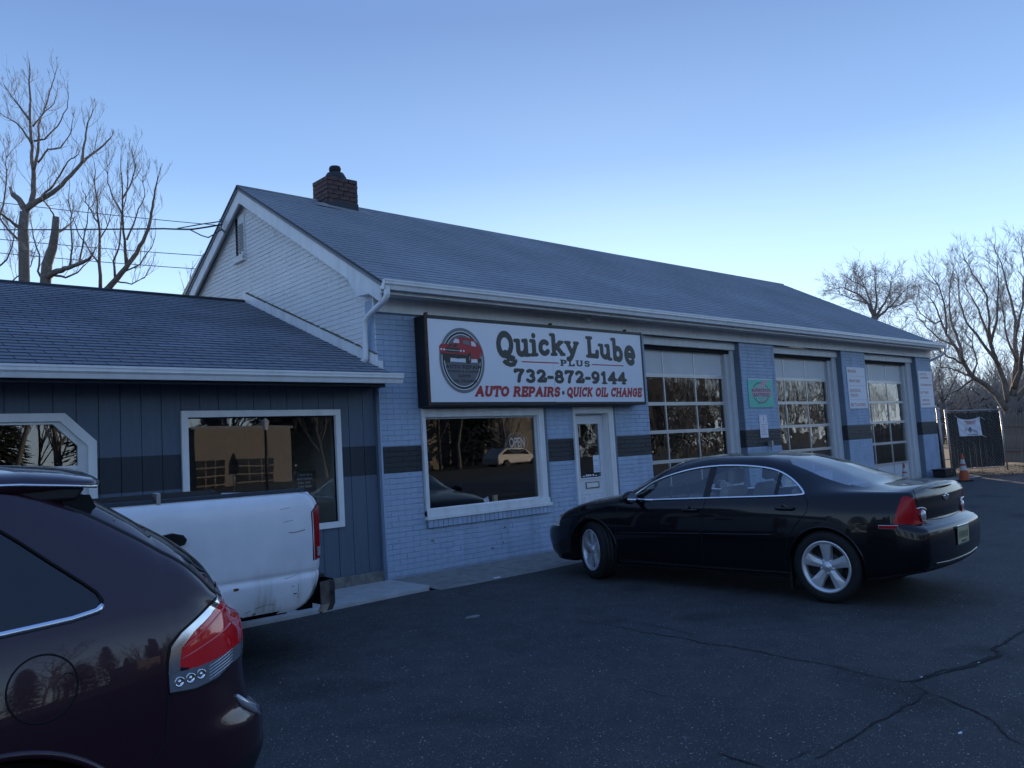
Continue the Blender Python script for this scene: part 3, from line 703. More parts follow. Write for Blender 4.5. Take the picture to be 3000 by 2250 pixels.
# roof
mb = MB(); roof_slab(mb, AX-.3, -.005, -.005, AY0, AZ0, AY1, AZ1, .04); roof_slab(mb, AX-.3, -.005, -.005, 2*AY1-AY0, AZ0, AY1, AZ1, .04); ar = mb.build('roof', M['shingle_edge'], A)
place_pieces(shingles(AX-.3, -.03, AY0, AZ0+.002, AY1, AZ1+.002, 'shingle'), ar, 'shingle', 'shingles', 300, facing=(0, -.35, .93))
mb = MB(); mb.tube([(AX-.3, AY1, AZ1+.004), (-.05, AY1, AZ1+.012)], .035, 6); mb.build('ridge_cap', M['flashing_dark'], ar)
mb = MB(); mb.box((AX, AY0+.03, 2.345), (-.17, AY0+.06, 2.45)); mb.box((-.17, -.012-.16, 2.36), (.0, -.014, 2.44)); mb.box((AX, AY0+.06, 2.40), (-.005, SY+.2, 2.42)); mb.build('eave_board', M['eave_dark'], A)
gutter(AX-.3, .045, AY0+.025, 2.49, A)
mb = MB(); mb.prism([(AX, AY0, AZ0-.05), (AX, 2*AY1-AY0, AZ0-.05), (AX, AY1, AZ1-.05)], (.1, 0, 0)); mb.build('gable_end', M['siding'], A)

# pavement slabs by the wall
def slab(name, pts, top, m, th=.25):
    mb = MB(); mb.prism([(x, y, gz(x, y)*0+z-th) for x, y, z in pts], (0, 0, th)); o = mb.build(name, m, None, bevel=.006); o['kind'] = 'structure'; return o
mb = MB()
def slabz(x): return max(-.022, gz(x, 0)*.9-.022+.0) 
pts = [(-9, SY-.03), (-.06, SY-.03), (.07, -.012), (.05, -.82), (-.12, -.92), (-1.7, -1.0), (-9, -1.05)]
slab('pavement_slab', [(x, y, -.018) for x, y in pts], 0, M['concrete_light'])
xs_ = [.065]+lin(.6, 17.6, 18)
v = []; f = []
for x in xs_:
    yo = -1.0-.03*sin(x*1.7)-.02*sin(x*5.1)
    for y, dz in ((-.0, .0), (yo, -.012), (yo-.015, -.2)): v.append((x, y, gz(x, 0)-.016+(-.03 if y < -.5 else 0)+dz))
for i in range(len(xs_)-1):
    for j in range(2): f.append((i*3+j, (i+1)*3+j, (i+1)*3+j+1, i*3+j+1))
mb = MB(); mb.add(v, f); mb.build('pavement', M['concrete'])['kind'] = 'structure'

# ------------------------------------------------------------------ vehicles
def catmull(pts, segs):
    out = []; n = len(pts)
    for i in range(n-1):
        p0 = pts[max(i-1, 0)]; p1 = pts[i]; p2 = pts[i+1]; p3 = pts[min(i+2, n-1)]
        if i == 0: p0 = (2*p1[0]-p2[0], 2*p1[1]-p2[1])
        for k in range(segs[i]):
            t = k/segs[i]; t2, t3 = t*t, t*t*t; q = []
            for a in (0, 1):
                m1, m2 = (p2[a]-p0[a])*.5*.8, (p3[a]-p1[a])*.5*.8
                q.append((2*t3-3*t2+1)*p1[a]+(t3-2*t2+t)*m1+(-2*t3+3*t2)*p2[a]+(t3-t2)*m2)
            out.append(tuple(q))
    out.append(pts[-1]); return out
class Car:
    def __init__(s, xs, ctrl, segs, shear, crown0, crown1, ncap=20):
        s.v = []; s.f = []; s.info = []                    # info: (row band, x, |y|, z, side, cap)
        rows = len(catmull(ctrl(xs[0]), segs)); s.rows = rows; band = []
        for b, k in enumerate(segs): band += [b]*k
        for x in xs:
            sec = catmull(ctrl(x), segs)
            for sgn in (-1, 1):
                for y, z in sec: s.v.append((shear(x, z, y), sgn*y, z))
        R = 2*rows; nx = len(xs)
        for i in range(nx-1):
            for sd in (0, 1):
                for j in range(rows-1):
                    a = i*R+sd*rows+j; b = a+1; c = a+R+1; d = a+R
                    s.f.append((a, b, c, d) if sd == 1 else (a, d, c, b)); s.info.append((band[j], sd, 0))
        for end, i in ((0, 0), (1, nx-1)):
            cols = []
            for k in range(ncap+1):
                t = k/ncap*2-1; col = []
                for j in range(rows):
                    a, b = s.v[i*R+j], s.v[i*R+rows+j]
                    if k == 0: col.append(i*R+j)
                    elif k == ncap: col.append(i*R+rows+j)
                    else:
                        y = a[1]*(1-t)/2+b[1]*(1+t)/2; cr = (crown0 if end == 0 else crown1)*(1-t*t)*min(1, abs(a[1])/.5)
                        s.v.append((a[0]+(-cr if end == 0 else cr), y, a[2])); col.append(len(s.v)-1)
                cols.append(col)
            for k in range(ncap):
                for j in range(rows-1):
                    q = (cols[k][j], cols[k][j+1], cols[k+1][j+1], cols[k+1][j])
                    s.f.append(q if end == 0 else q[::-1]); s.info.append((band[j], 0 if k < ncap/2 else 1, 1+end))
    def split(s, classify):
        """classify(cx, cy, cz, band, side, cap) -> part name or None to drop"""
        parts = {}
        for f, inf in zip(s.f, s.info):
            n = len(f); c = [sum(s.v[i][k] for i in f)/n for k in range(3)]
            p = classify(c[0], c[1], c[2], *inf)
            if p: parts.setdefault(p, []).append(f)
        return parts
    def snap(s, labels, polys, side_rows=True, tol=.016, axes=(0, 2), bvh=None):
        """pull vertices that lie between two differently labelled faces onto the nearest outline"""
        vl = {}
        for f, l in zip(s.f, labels):
            for i in f: vl.setdefault(i, set()).add(l)
        segs = [(p[k], p[(k+1) % len(p)]) for p in polys for k in range(len(p))]
        u_, w_ = axes
        for i, st in vl.items():
            if len(st) < 2: continue
            x, y = s.v[i][u_], s.v[i][w_]
            if u_ == 1: x = abs(x)
            best = None
            for (ax, ay), (bx, by) in segs:
                dx, dy = bx-ax, by-ay; L2 = dx*dx+dy*dy
                if L2 < 1e-12: continue
                t = max(0, min(1, ((x-ax)*dx+(y-ay)*dy)/L2)); px_, py_ = ax+dx*t, ay+dy*t; d = (x-px_)**2+(y-py_)**2
                if best is None or d < best[0]: best = (d, px_, py_)
            if best and best[0] < tol*tol:
                v = list(s.v[i]); v[w_] = best[2]
                if u_ == 0: v[0] = best[1]
                if bvh and u_ == 0:
                    sd = -1 if v[1] < 0 else 1; h = bvh.ray_cast(Vector((v[0], sd*3, v[2])), Vector((0, -sd, 0)))
                    if h[0] is not None and abs(h[0].y-v[1]) < .05: v[1] = h[0].y
                s.v[i] = tuple(v)
    def labels(s, classify):
        out = []
        for f, inf in zip(s.f, s.info):
            n = len(f); c = [sum(s.v[i][k] for i in f)/n for k in range(3)]; out.append(classify(c[0], c[1], c[2], *inf))
        return out
    def group(s, labels):
        parts = {}
        for f, l in zip(s.f, labels):
            if l: parts.setdefault(l, []).append(f)
        return parts
    def make(s, faces, name, m, parent, thick=0, off=0):
        used = sorted({i for f in faces for i in f}); mp = {k: n for n, k in enumerate(used)}
        me = bpy.data.meshes.new(name); me.from_pydata([s.v[i] for i in used], [], [tuple(mp[i] for i in f) for f in faces])
        bm = bmesh.new(); bm.from_mesh(me); bmesh.ops.remove_doubles(bm, verts=bm.verts, dist=.0005)
        if off:
            bm.normal_update()
            for v in bm.verts: v.co += v.normal*off
        bm.to_mesh(me); bm.free(); me.shade_smooth(); me.update()
        return link(name, me, m, parent)
    def bvh(s): return BVHTree.FromPolygons([Vector(v) for v in s.v], s.f)
def surf(bvh, pts, side=-1, off=.0):
    """points (x,z) dropped onto the body from the side"""
    out = []
    for x, z in pts:
        h = bvh.ray_cast(Vector((x, side*3, z)), Vector((0, -side, 0)))
        if h[0] is not None: out.append(h[0]+Vector((0, side*off, 0)))
    return out
def surf_rear(bvh, pts, off=0, sgn=1, X=8):
    out = []
    for y, z in pts:
        h = bvh.ray_cast(Vector((X if sgn > 0 else -X, y, z)), Vector((-sgn, 0, 0)))
        if h[0] is not None: out.append(h[0]+Vector((sgn*off, 0, 0)))
    return out
def dens(pts, step=.02, closed=False):
    out = []; n = len(pts); m = n if closed else n-1
    for i in range(m):
        a, b = pts[i], pts[(i+1) % n]; L = sqrt((a[0]-b[0])**2+(a[1]-b[1])**2); k = max(1, int(L/step))
        for j in range(k): out.append((a[0]+(b[0]-a[0])*j/k, a[1]+(b[1]-a[1])*j/k))
    if not closed: out.append(pts[-1])
    return out
def line_on(bvh, name, pts, r, m, parent, sides=(-1, 1), off=0, closed=False, n=6, step=.02):
    for sd in sides:
        p = surf(bvh, dens(pts, step, closed), sd, off)
        if closed and p: p = p+[p[0], p[1]]
        if len(p) > 1: mb = MB(); mb.tube(p, r, n, cap=not closed); mb.build(name, m, parent)
def wheel(parent, c, R, W, rim, steer=0, side=-1, spokes=5, name='wheel'):
    """wheel as a part of its car; tyre and rim are its sub-parts"""
    Mx = Matrix.Translation(c) @ Matrix.Rotation(steer, 4, 'Z')
    sg = side
    hub = MB(); hub.lathe([(0, 0), (.05, 0), (.05, .05), (0, .05)], 12, axis='Y'); w_ = hub.build(name, M['alloy_dark'], parent); w_.matrix_local = Mx
    t = MB(); hw = W/2
    prof = [(rim, -hw*.9), (rim+.012, -hw*.98), (rim+(R-rim)*.4, -hw*1.04), (R-.025, -hw*.97), (R-.006, -hw*.84), (R, -hw*.70)]
    for g in (-.45, 0, .45): prof += [(R, (g-.06)*hw), (R-.008, (g-.05)*hw), (R-.008, (g+.05)*hw), (R, (g+.06)*hw)]
    prof += [(R, hw*.70), (R-.006, hw*.84), (R-.025, hw*.97), (rim+(R-rim)*.4, hw*1.04), (rim+.012, hw*.98), (rim, hw*.9)]
    t.lathe(prof, 56, axis='Y')
    for k in range(56):
        a = 2*pi*k/56
        for s_ in (-1, 1): t.box((-.004, s_*hw*.72-.02*(s_ > 0)*0, R-.006), (.004, s_*hw*.95, R+.0015), Matrix.Rotation(a, 4, 'Y'))
    t.build('tyre', M['rubber'], w_)
    r = MB(); o = sg*hw
    r.lathe([(rim-.004, -sg*hw*.9), (rim-.02, -sg*hw*.3), (rim-.022, o*.5), (rim-.002, o*.92), (rim+.006, o*.99), (rim+.004, o*1.02), (rim-.012, o*1.0), (rim-.022, o*.92), (rim-.03, o*.80)], 48, axis='Y')
    rm = r.build('rim', M['alloy'], w_)
    sp = MB(); yf = o*.90
    for k in range(spokes):
        A = Matrix.Rotation(2*pi*k/spokes+pi/2*0, 4, 'Y')
        w0, w1, w2 = .034, .042, .060
        for sgn in (-1, 1):
            v = [A @ Vector(p) for p in ((0, yf-sg*.012, .03), (0, yf-sg*.004, rim*.55), (0, yf+sg*.0, rim-.02), (sgn*w0, yf-sg*.03, .05), (sgn*w1, yf-sg*.012, rim*.52), (sgn*w2, yf-sg*.004, rim-.022),
                                          (sgn*(w0+.01), yf-sg*.06, .05), (sgn*(w1+.006), yf-sg*.05, rim*.52), (sgn*(w2+.004), yf-sg*.05, rim-.022))]
            sp.add(v, [(0, 1, 4, 3), (1, 2, 5, 4), (3, 4, 7, 6), (4, 5, 8, 7)])
        # groove lugs
        L_ = A @ Matrix.Rotation(pi/spokes, 4, 'Y') @ Vector((0, yf-sg*.03, .062))
        sp.lathe([(0, -.012), (.012, -.012), (.014, .012), (0, .012)], 8, c=L_, axis='Y')
    sp.lathe([(.052, -sg*.05), (.056, -sg*.022), (.046, -sg*.004), (0, sg*.002)], 24, c=(0, yf, 0), axis='Y')
    sp.build('spoke_set', M['alloy'], w_)
    cp = MB(); cp.lathe([(.034, 0), (.03, sg*.006), (0, sg*.008)], 20, c=(0, yf-sg*.003, 0), axis='Y'); cp.build('centre_cap', M['alloy'], w_)
    dk = MB(); dk.lathe([(rim-.025, -o*.2), (0, -o*.2)], 24, axis='Y'); dk.lathe([(.135, o*.25), (.13, o*.35), (0, o*.35)], 24, axis='Y'); dk.build('brake_disc', M['alloy_dark'], w_)
    return w_
def well(parent, x, z, r, w, side):
    mb = MB(); pr = [(x+r*cos(a), z+r*sin(a)) for a in lin(-.35, pi+.35, 25)]
    y0, y1 = side*(w-.03), side*(w-.36)
    v = [(a, y0, b) for a, b in pr]+[(a, y1, b) for a, b in pr]; n = len(pr)
    mb.add(v, [(i, i+1, n+i+1, n+i) for i in range(n-1)]+[tuple(range(n, 2*n))], False); return mb.build('wheel_well', M['gap'], parent, fix=False)

# ---- black saloon car, nose to the wall
def black_sedan():
    root = thing('parked_car', 'black four door saloon car parked nose towards the shop door, front wheels turned', 'car', (2.313, -1.145, 0), radians(-87.4)); root.scale = (.975, .985, .992)
    zf_, zr_ = gz(1.7, -2.1), gz(1.8, -4.95); root.rotation_euler[1] = math.atan2(zf_-zr_, 2.80); root.location.z = zf_+(zf_-zr_)*.907/2.80+.004
    Lc = 4.75
    zb = P((0, .27), (.15, .19), (.5, .18), (1.2, .175), (3.3, .19), (4.2, .22), (4.5, .27), (4.75, .31))
    wm_ = P((0, .60), (.06, .69), (.2, .79), (.42, .855), (.9, .885), (2.4, .892), (3.8, .89), (4.25, .872), (4.5, .845), (4.64, .81), (4.72, .765), (4.75, .72))
    zbe = P((0, .58), (.2, .68), (.45, .775), (.76, .852), (1.05, .885), (1.35, .90), (2.5, .955), (3.66, 1.0), (4.2, 1.005), (4.6, .995), (4.72, .99), (4.75, .975))
    ybe = P((0, .50), (.2, .68), (.45, .75), (.9, .79), (1.35, .815), (2.5, .82), (3.66, .80), (4.2, .775), (4.5, .755), (4.68, .725), (4.75, .685))
    zr = P((0, .63), (.2, .722), (.45, .82), (.8, .895), (1.2, .945), (1.4, .99), (1.60, 1.075), (1.81, 1.19), (2.1, 1.283), (2.5, 1.333), (2.94, 1.328), (3.25, 1.285), (3.5, 1.20), (3.75, 1.105), (4.05, 1.045), (4.3, 1.033), (4.62, 1.03), (4.73, 1.025), (4.75, 1.01))
    yr = P((0, .38), (.45, .58), (.9, .66), (1.25, .715), (1.6, .685), (2.1, .61), (2.54, .575), (3.0, .575), (3.4, .595), (3.75, .635), (4.1, .675), (4.5, .665), (4.72, .65), (4.75, .62))
    zt = P((0, .66), (.05, .69), (.2, .76), (.45, .85), (.8, .925), (1.15, .98), (1.5, 1.155), (1.8, 1.295), (2.1, 1.382), (2.5, 1.405), (2.95, 1.398), (3.3, 1.360), (3.6, 1.285), (3.9, 1.18), (4.22, 1.078), (4.4, 1.066), (4.62, 1.070), (4.73, 1.066), (4.75, 1.05))
    def ctrl(x):
        b, w_, zB = zb(x), wm_(x), zbe(x); z4 = min(.56, b+.58*(zB-b))
        return [(0, b), (w_*.86, b), (w_*.955, b+.035), (w_*.985, b+.15), (w_, z4), (w_*.975+.0, z4+.62*(zB-z4)), (ybe(x), zB), (yr(x), zr(x)), (yr(x)*.62, zr(x)+(zt(x)-zr(x))*.80), (0, zt(x))]
    xr = P((.28, -.10), (.34, -.03), (.45, .015), (.58, .02), (.68, .01), (.715, -.03), (.742, -.105), (.85, -.10), (.95, -.10), (1.02, -.115), (1.06, -.09))
    xf = P((.2, .12), (.3, .03), (.5, 0), (.62, .04), (.7, .12))
    def shear(x, z, y):
        x_ = x if x < 4.05 else 4.05+(x-4.05)*.90
        return x_+xr(z)*ss(4.45, 4.75, x)+xf(z)*(1-ss(0, .45, x))
    xs = lin(0, .5, 28)+lin(.525, 4.3, 190)+lin(4.315, 4.75, 44)
    car = Car(xs, ctrl, [3, 3, 5, 12, 12, 20, 24, 10, 8], shear, .06, .05, 60); bv = car.bvh()
    fw, rw, wz, ar = .93, 3.80, .334, .372
    dlo = smooth_poly([(1.42, .913), (1.60, 1.035), (1.81, 1.152), (2.18, 1.25), (2.54, 1.288), (2.94, 1.280), (3.24, 1.240), (3.43, 1.150), (3.60, 1.02), (3.585, .993), (2.51, .957)], 1)
    wsp = [(1.19, -1), (1.19, .35), (1.23, .52), (1.40, .655), (1.60, .66), (1.95, .585), (2.02, .45), (2.07, 0), (2.07, -1)]
    blp = [(3.30, -1), (3.30, .45), (3.36, .525), (3.75, .585), (4.10, .60), (4.17, .5), (4.20, .2), (4.20, -1)]
    lamp = [(1, .748), (1, 1.05), (.72, .99), (.68, .965), (.645, .868), (.53, .868), (.49, .84), (.475, .80), (.485, .748)]
    def cl(x, y, z, band, side, cap):
        a = abs(y)
        if a > .5 and band < 6 and ((x-fw)**2+(z-wz)**2 < ar*ar or (x-rw)**2+(z-wz)**2 < ar*ar): return None
        if band == 6 and not cap and inside(x, z, dlo): return 'pane_f' if x < 2.47 else ('gap' if x < 2.535 else ('pane_r' if x < 3.29 else ('gap' if x < 3.315 else 'pane_q')))
        if band >= 7 and not cap and inside(x, a, wsp): return 'windscreen'
        if band >= 7 and not cap and inside(x, a, blp): return 'rear_window'
        if x > 4.44+.28*max(0, z-.75) and inside(a, z, lamp) and z < .985: return 'lampL' if y < 0 else 'lampR'
        if x < .38 and .60 < z < .74 and a > .52 and band < 7: return 'headL' if y < 0 else 'headR'
        if x < .1 and .36 < z < .50 and a < .55: return 'grille'
        if band <= 1: return 'under'
        return 'body'
    lb = car.labels(cl); arcs = [[(c_+ar*cos(a), wz+ar*sin(a)) for a in lin(0, 2*pi, 73)[:-1]] for c_ in (fw, rw)]
    car.snap(lb, [dlo]+arcs, tol=.02, bvh=bv); pt = car.group(lb)
    body = car.make(pt['body'], 'body', M['black_paint'], root)
    car.make(pt['under'], 'underbody', M['black_plastic'], root)
    for k in ('pane_f', 'pane_r', 'pane_q'):
        for sd in (-1, 1):
            fs = [f for f in pt[k] if car.v[f[0]][1]*sd > 0]; car.make(fs, 'side_window', M['car_glass'], root, off=-.003)
    for sd in (-1, 1):
        for a_, b_ in ((2.4, 2.9), (2.9, 3.6)):
            fs = [f for f in pt['gap'] if car.v[f[0]][1]*sd > 0 and a_ < car.v[f[0]][0] < b_]
            if fs: car.make(fs, 'pillar_trim', M['black_plastic'], root)
    car.make(pt['windscreen'], 'windscreen', M['car_glass'], root); car.make(pt['rear_window'], 'rear_window', M['rear_glass'], root)
    for k in ('lampL', 'lampR'):
        tl = car.make(pt[k], 'tail_lamp', M['lamp_red'], root); sd = -1 if k == 'lampL' else 1
        p = surf_rear(bv, [(sd*.545, .806)], .002)[0]; mb = MB(); mb.lathe([(.062, 0), (.06, .008), (.052, .01), (.05, .004)], 28, axis='X'); 
        o = mb.build('lamp_ring', M['lamp_deep'], tl); o.location = p; o.rotation_euler = (0, 0, sd*.1)
        mb = MB(); mb.lathe([(.05, .004), (.04, .016), (.02, .022), (0, .024)], 28, axis='X'); o = mb.build('lens', M['lamp_clear'], tl); o.location = p; o.rotation_euler = (0, 0, sd*.1)
        q = surf_rear(bv, dens([(sd*.655, .872), (sd*.58, .874), (sd*.515, .866), (sd*.478, .845)], .01), .004); mb = MB(); mb.tube(q, .0075, 6); mb.build('lamp_brow', M['chrome_dull'], tl)
    for k in ('headL', 'headR'): car.make(pt.get(k, []), 'headlamp', M['lamp_clear'], root)
    if 'grille' in pt: car.make(pt['grille'], 'grille', M['gap'], root)
    for sd in (-1, 1):
        mb = MB(); q = surf(bv, [(.33, .70), (.36, .735)], sd, .004)
        if len(q) > 1: mb.tube(q, .014, 6); mb.build('turn_lamp', M['lamp_amber'], root)
    # trim and shut lines
    line_on(bv, 'window_trim', smooth_poly(dlo, 1), .0125, M['chrome'], root, closed=True, off=.001, step=.03)
    G_ = M['gap']
    line_on(bv, 'shut_line', [(1.30, .90), (1.315, .80), (1.30, .5), (1.31, .26)], .0035, G_, root, sides=(-1, 1))
    line_on(bv, 'shut_line', [(2.50, .95), (2.475, .75), (2.46, .45), (2.455, .25)], .0035, G_, root)
    line_on(bv, 'shut_line', [(3.60, 1.0), (3.655, .93), (3.64, .84), (3.52, .70), (3.44, .58), (3.405, .44), (3.40, .26)], .0035, G_, root)
    line_on(bv, 'shut_line', [(1.31, .255), (2.4, .25), (3.40, .265)], .003, G_, root)
    line_on(bv, 'side_moulding', [(1.33, .556), (2.44, .590)], .009, M['black_paint'], root, off=-.002)
    line_on(bv, 'side_moulding', [(2.48, .591), (3.27, .612)], .009, M['black_paint'], root, off=-.002)
    line_on(bv, 'shut_line', [(4.32, .745), (4.46, .745)], .003, G_, root)
    for sd in (-1, 1):
        arc = [(rw+ar*cos(a), wz+ar*sin(a)) for a in lin(-.28, pi+.28, 40)]; p = surf(bv, arc, sd, -.004); mb = MB(); mb.tube(p, .011, 6); mb.build('arch_lip', M['black_paint'], root)
        arc = [(fw+ar*cos(a), wz+ar*sin(a)) for a in lin(-.25, pi+.28, 40)]; p = surf(bv, arc, sd, -.004); mb = MB(); mb.tube(p, .011, 6); mb.build('arch_lip', M['black_paint'], root)
        well(root, fw, wz, ar+.004, .885, sd); well(root, rw, wz, ar+.004, .885, sd)
        for hx, hz in ((2.33, .832), (3.42, .868)):
            p = surf(bv, [(hx, hz)], sd)[0]
            mb = MB(); mb.tube([p+Vector((-.10, sd*.002, 0)), p+Vector((-.085, sd*.03, .001)), p+Vector((.06, sd*.032, .003)), p+Vector((.10, sd*.004, .004))], [.012, .014, .014, .012], 8)
            mb.lathe([(.045, 0), (.04, sd*.003), (0, sd*.001)], 16, c=p+Vector((.0, 0, .002)), axis='Y'); mb.build('door_handle', M['black_paint'], root)
        p = surf(bv, [(4.40, .722)], sd)[0]; mb = MB(); mb.box((-.085, -.008, -.018), (.085, .008, .018), Matrix.Translation(p) @ Matrix.Rotation(-sd*.22, 4, 'Z')); mk = mb.build('side_marker', M['chrome'], root, bevel=.003)
        mb = MB(); mb.box((-.076, -.0, -.012), (.076, .004, .012), Matrix.Translation(p+Vector((0, sd*.0085, 0))) @ Matrix.Rotation(-sd*.22, 4, 'Z')); mb.build('reflector', M['lamp_red'], mk)
        # mirror
        mb = MB(); c = Vector((1.60, sd*.97, .965)); T_ = Matrix.Translation(c) @ Matrix.Diagonal((.065, .11, .075, 1))
        bmS = bmesh.new(); bmesh.ops.create_icosphere(bmS, subdivisions=3, radius=1, matrix=Matrix.Identity(4)); vs = [T_ @ Vector((max(-1, min(.45, v.co.x)), v.co.y, v.co.z)) for v in bmS.verts]
        mb.add(vs, [tuple(v.index for v in f.verts) for f in bmS.faces], True); bmS.free()
        mb.tube([(1.57, sd*.80, .925), (1.59, sd*.90, .93)], .022, 8); mr = mb.build('door_mirror', M['black_paint'], root)
        mb = MB(); mb.lathe([(1, 0), (0, 0)], 20, axis='X'); o = mb.build('mirror_glass', M['chrome'], mr); o.location = (1.631, sd*.97, .965); o.scale = (1, .085, .055)
    # rear trim
    mb = MB(); p = surf_rear(bv, [(0, .93)], .004)[0]
    mb.box((-.004, -.075, -.017), (.008, .075, .017), Matrix.Translation(p)); mb.box((-.004, -.028, -.031), (.0085, .028, .031), Matrix.Translation(p)); mb.build('emblem', M['chrome'], root, bevel=.004)
    mb = MB()
    for i in range(6): mb.box((0, -.62+i*.022, .784), (.01, -.605+i*.022, .80), Matrix.Translation((surf_rear(bv, [(-.56, .79)], 0)[0].x-.0, .30, .0)))
    mb.build('badge', M['chrome'], root)
    for pts in ([(-.60, 1.025), (-.645, .97), (-.62, .875), (-.47, .872), (-.45, .80), (-.46, .752), (0, .735), (.46, .752), (.45, .80), (.47, .872), (.62, .875), (.645, .97), (.60, 1.025)],):
        p = surf_rear(bv, dens(pts, .02), .0); mb = MB(); mb.tube(p, .003, 5); mb.build('boot_shut_line', G_, root)
    p = surf_rear(bv, dens([(-.60, .385), (-.3, .37), (.3, .37), (.60, .385)], .03), -.002); mb = MB(); mb.tube(p, .012, 6); mb.build('bumper_ledge', M['black_paint'], root)
    fa = MB(); q0 = surf_rear(bv, [(-.5, .33), (.5, .33), (.5, .26), (-.5, .26)], 0)
    p = surf_rear(bv, [(0, .585)], .0)[0]
    T_ = Matrix.Translation(p+Vector((.008, 0, 0))) @ Matrix.Rotation(.04, 4, 'Y')
    mb = MB(); ring_ = MB(); mb.box((-.004, -.162, -.09), (.004, .162, .09), T_); pl = mb.build('number_plate', M['chrome'], root, bevel=.003)
    pm = mat('plate_cream', (.55, .52, .30), .4, noise=.2, nscale=30)
    mb = MB(); mb.box((.0045, -.15, -.075), (.0065, .15, .072), T_); pf = mb.build('plate_face', pm, pl)
    mb = MB()
    for i, wdt in enumerate((.03, .026, .03, .028, .03, .026)):
        yy = -.115+i*.043
        mb.box((.0066, yy-wdt/2, -.028), (.0072, yy-wdt/2+.008, .034), T_); mb.box((.0066, yy+wdt/2-.009, -.028), (.0072, yy+wdt/2, .034), T_)
        if i % 2: mb.box((.0066, yy-wdt/2+.008, -.002), (.0072, yy+wdt/2-.009, .006), T_)
    mb.box((.0066, -.07, -.066), (.0072, .07, -.052), T_); mb.build('plate_print', M['print_black'], pl)
    # roof ditch lines, sunroof shape left out
    for sd in (-1, 1):
        line_on(bv, 'rocker_trim', [(1.30, .235), (3.42, .25)], .012, M['black_plastic'], root, sides=(sd,), off=-.008)
    # cabin
    def seat(x, y, front=True):
        mb = MB(); mb.box((x-.25, y-.25, .38), (x+.25, y+.25, .55)); st = mb.build('seat', M['seat_cloth'], root, bevel=.06)
        mb = MB(); mb.box((-.06, y-.23, 0), (.06, y+.23, .60), Matrix.Translation((x+.27, 0, .48)) @ Matrix.Rotation(.3, 4, 'Y')); mb.build('backrest', M['seat_cloth'], st, bevel=.055)
        mb = MB(); mb.box((-.045, y-.13, 0), (.045, y+.13, .17), Matrix.Translation((x+.46, 0, 1.08 if front else 1.045)) @ Matrix.Rotation(.15, 4, 'Y')); mb.build('headrest', M['seat_cloth'], st, bevel=.05)
    for y in (-.37, .37): seat(2.15, y)
    for y in (-.38, .38): seat(2.98, y, False)
    mb = MB(); mb.box((1.35, -.72, .70), (1.72, .72, .90)); mb.build('dashboard', M['black_plastic'], root, bevel=.05)
    mb = MB(); mb.tube([Vector((1.86+.05*sin(a)*.6, -.37+.18*cos(a), .93+.17*sin(a))) for a in lin(0, 2*pi, 30)], .014, 8); mb.tube([(1.86, -.53, .93), (1.83, -.37, .91), (1.86, -.21, .93)], .014, 6); mb.tube([(1.83, -.37, .91), (1.7, -.37, .86)], .03, 8); mb.build('steering_wheel', M['black_plastic'], root)
    mb = MB(); mb.box((1.2, -.80, .25), (3.9, .80, .32)); mb.box((3.35, -.66, .92), (4.15, .66, .97)); mb.build('cabin_floor', M['black_plastic'], root)
    for (x, st) in ((fw, 0), (rw, 0)):
        for sd in (-1, 1): wheel(root, Vector((x, sd*.765, wz)), .334, .215, .238, steer=(radians(-24) if x == fw else 0), side=sd)
    for sd in (-1, 1):
        mb = MB(); mb.prism([(3.43, sd*.80, .10), (3.43, sd*.80, .40), (3.445, sd*.80, .40), (3.45, sd*.80, .10)], (0, sd*.07, 0)); mb.build('mud_flap', M['black_plastic'], root)
    return root
black_sedan()

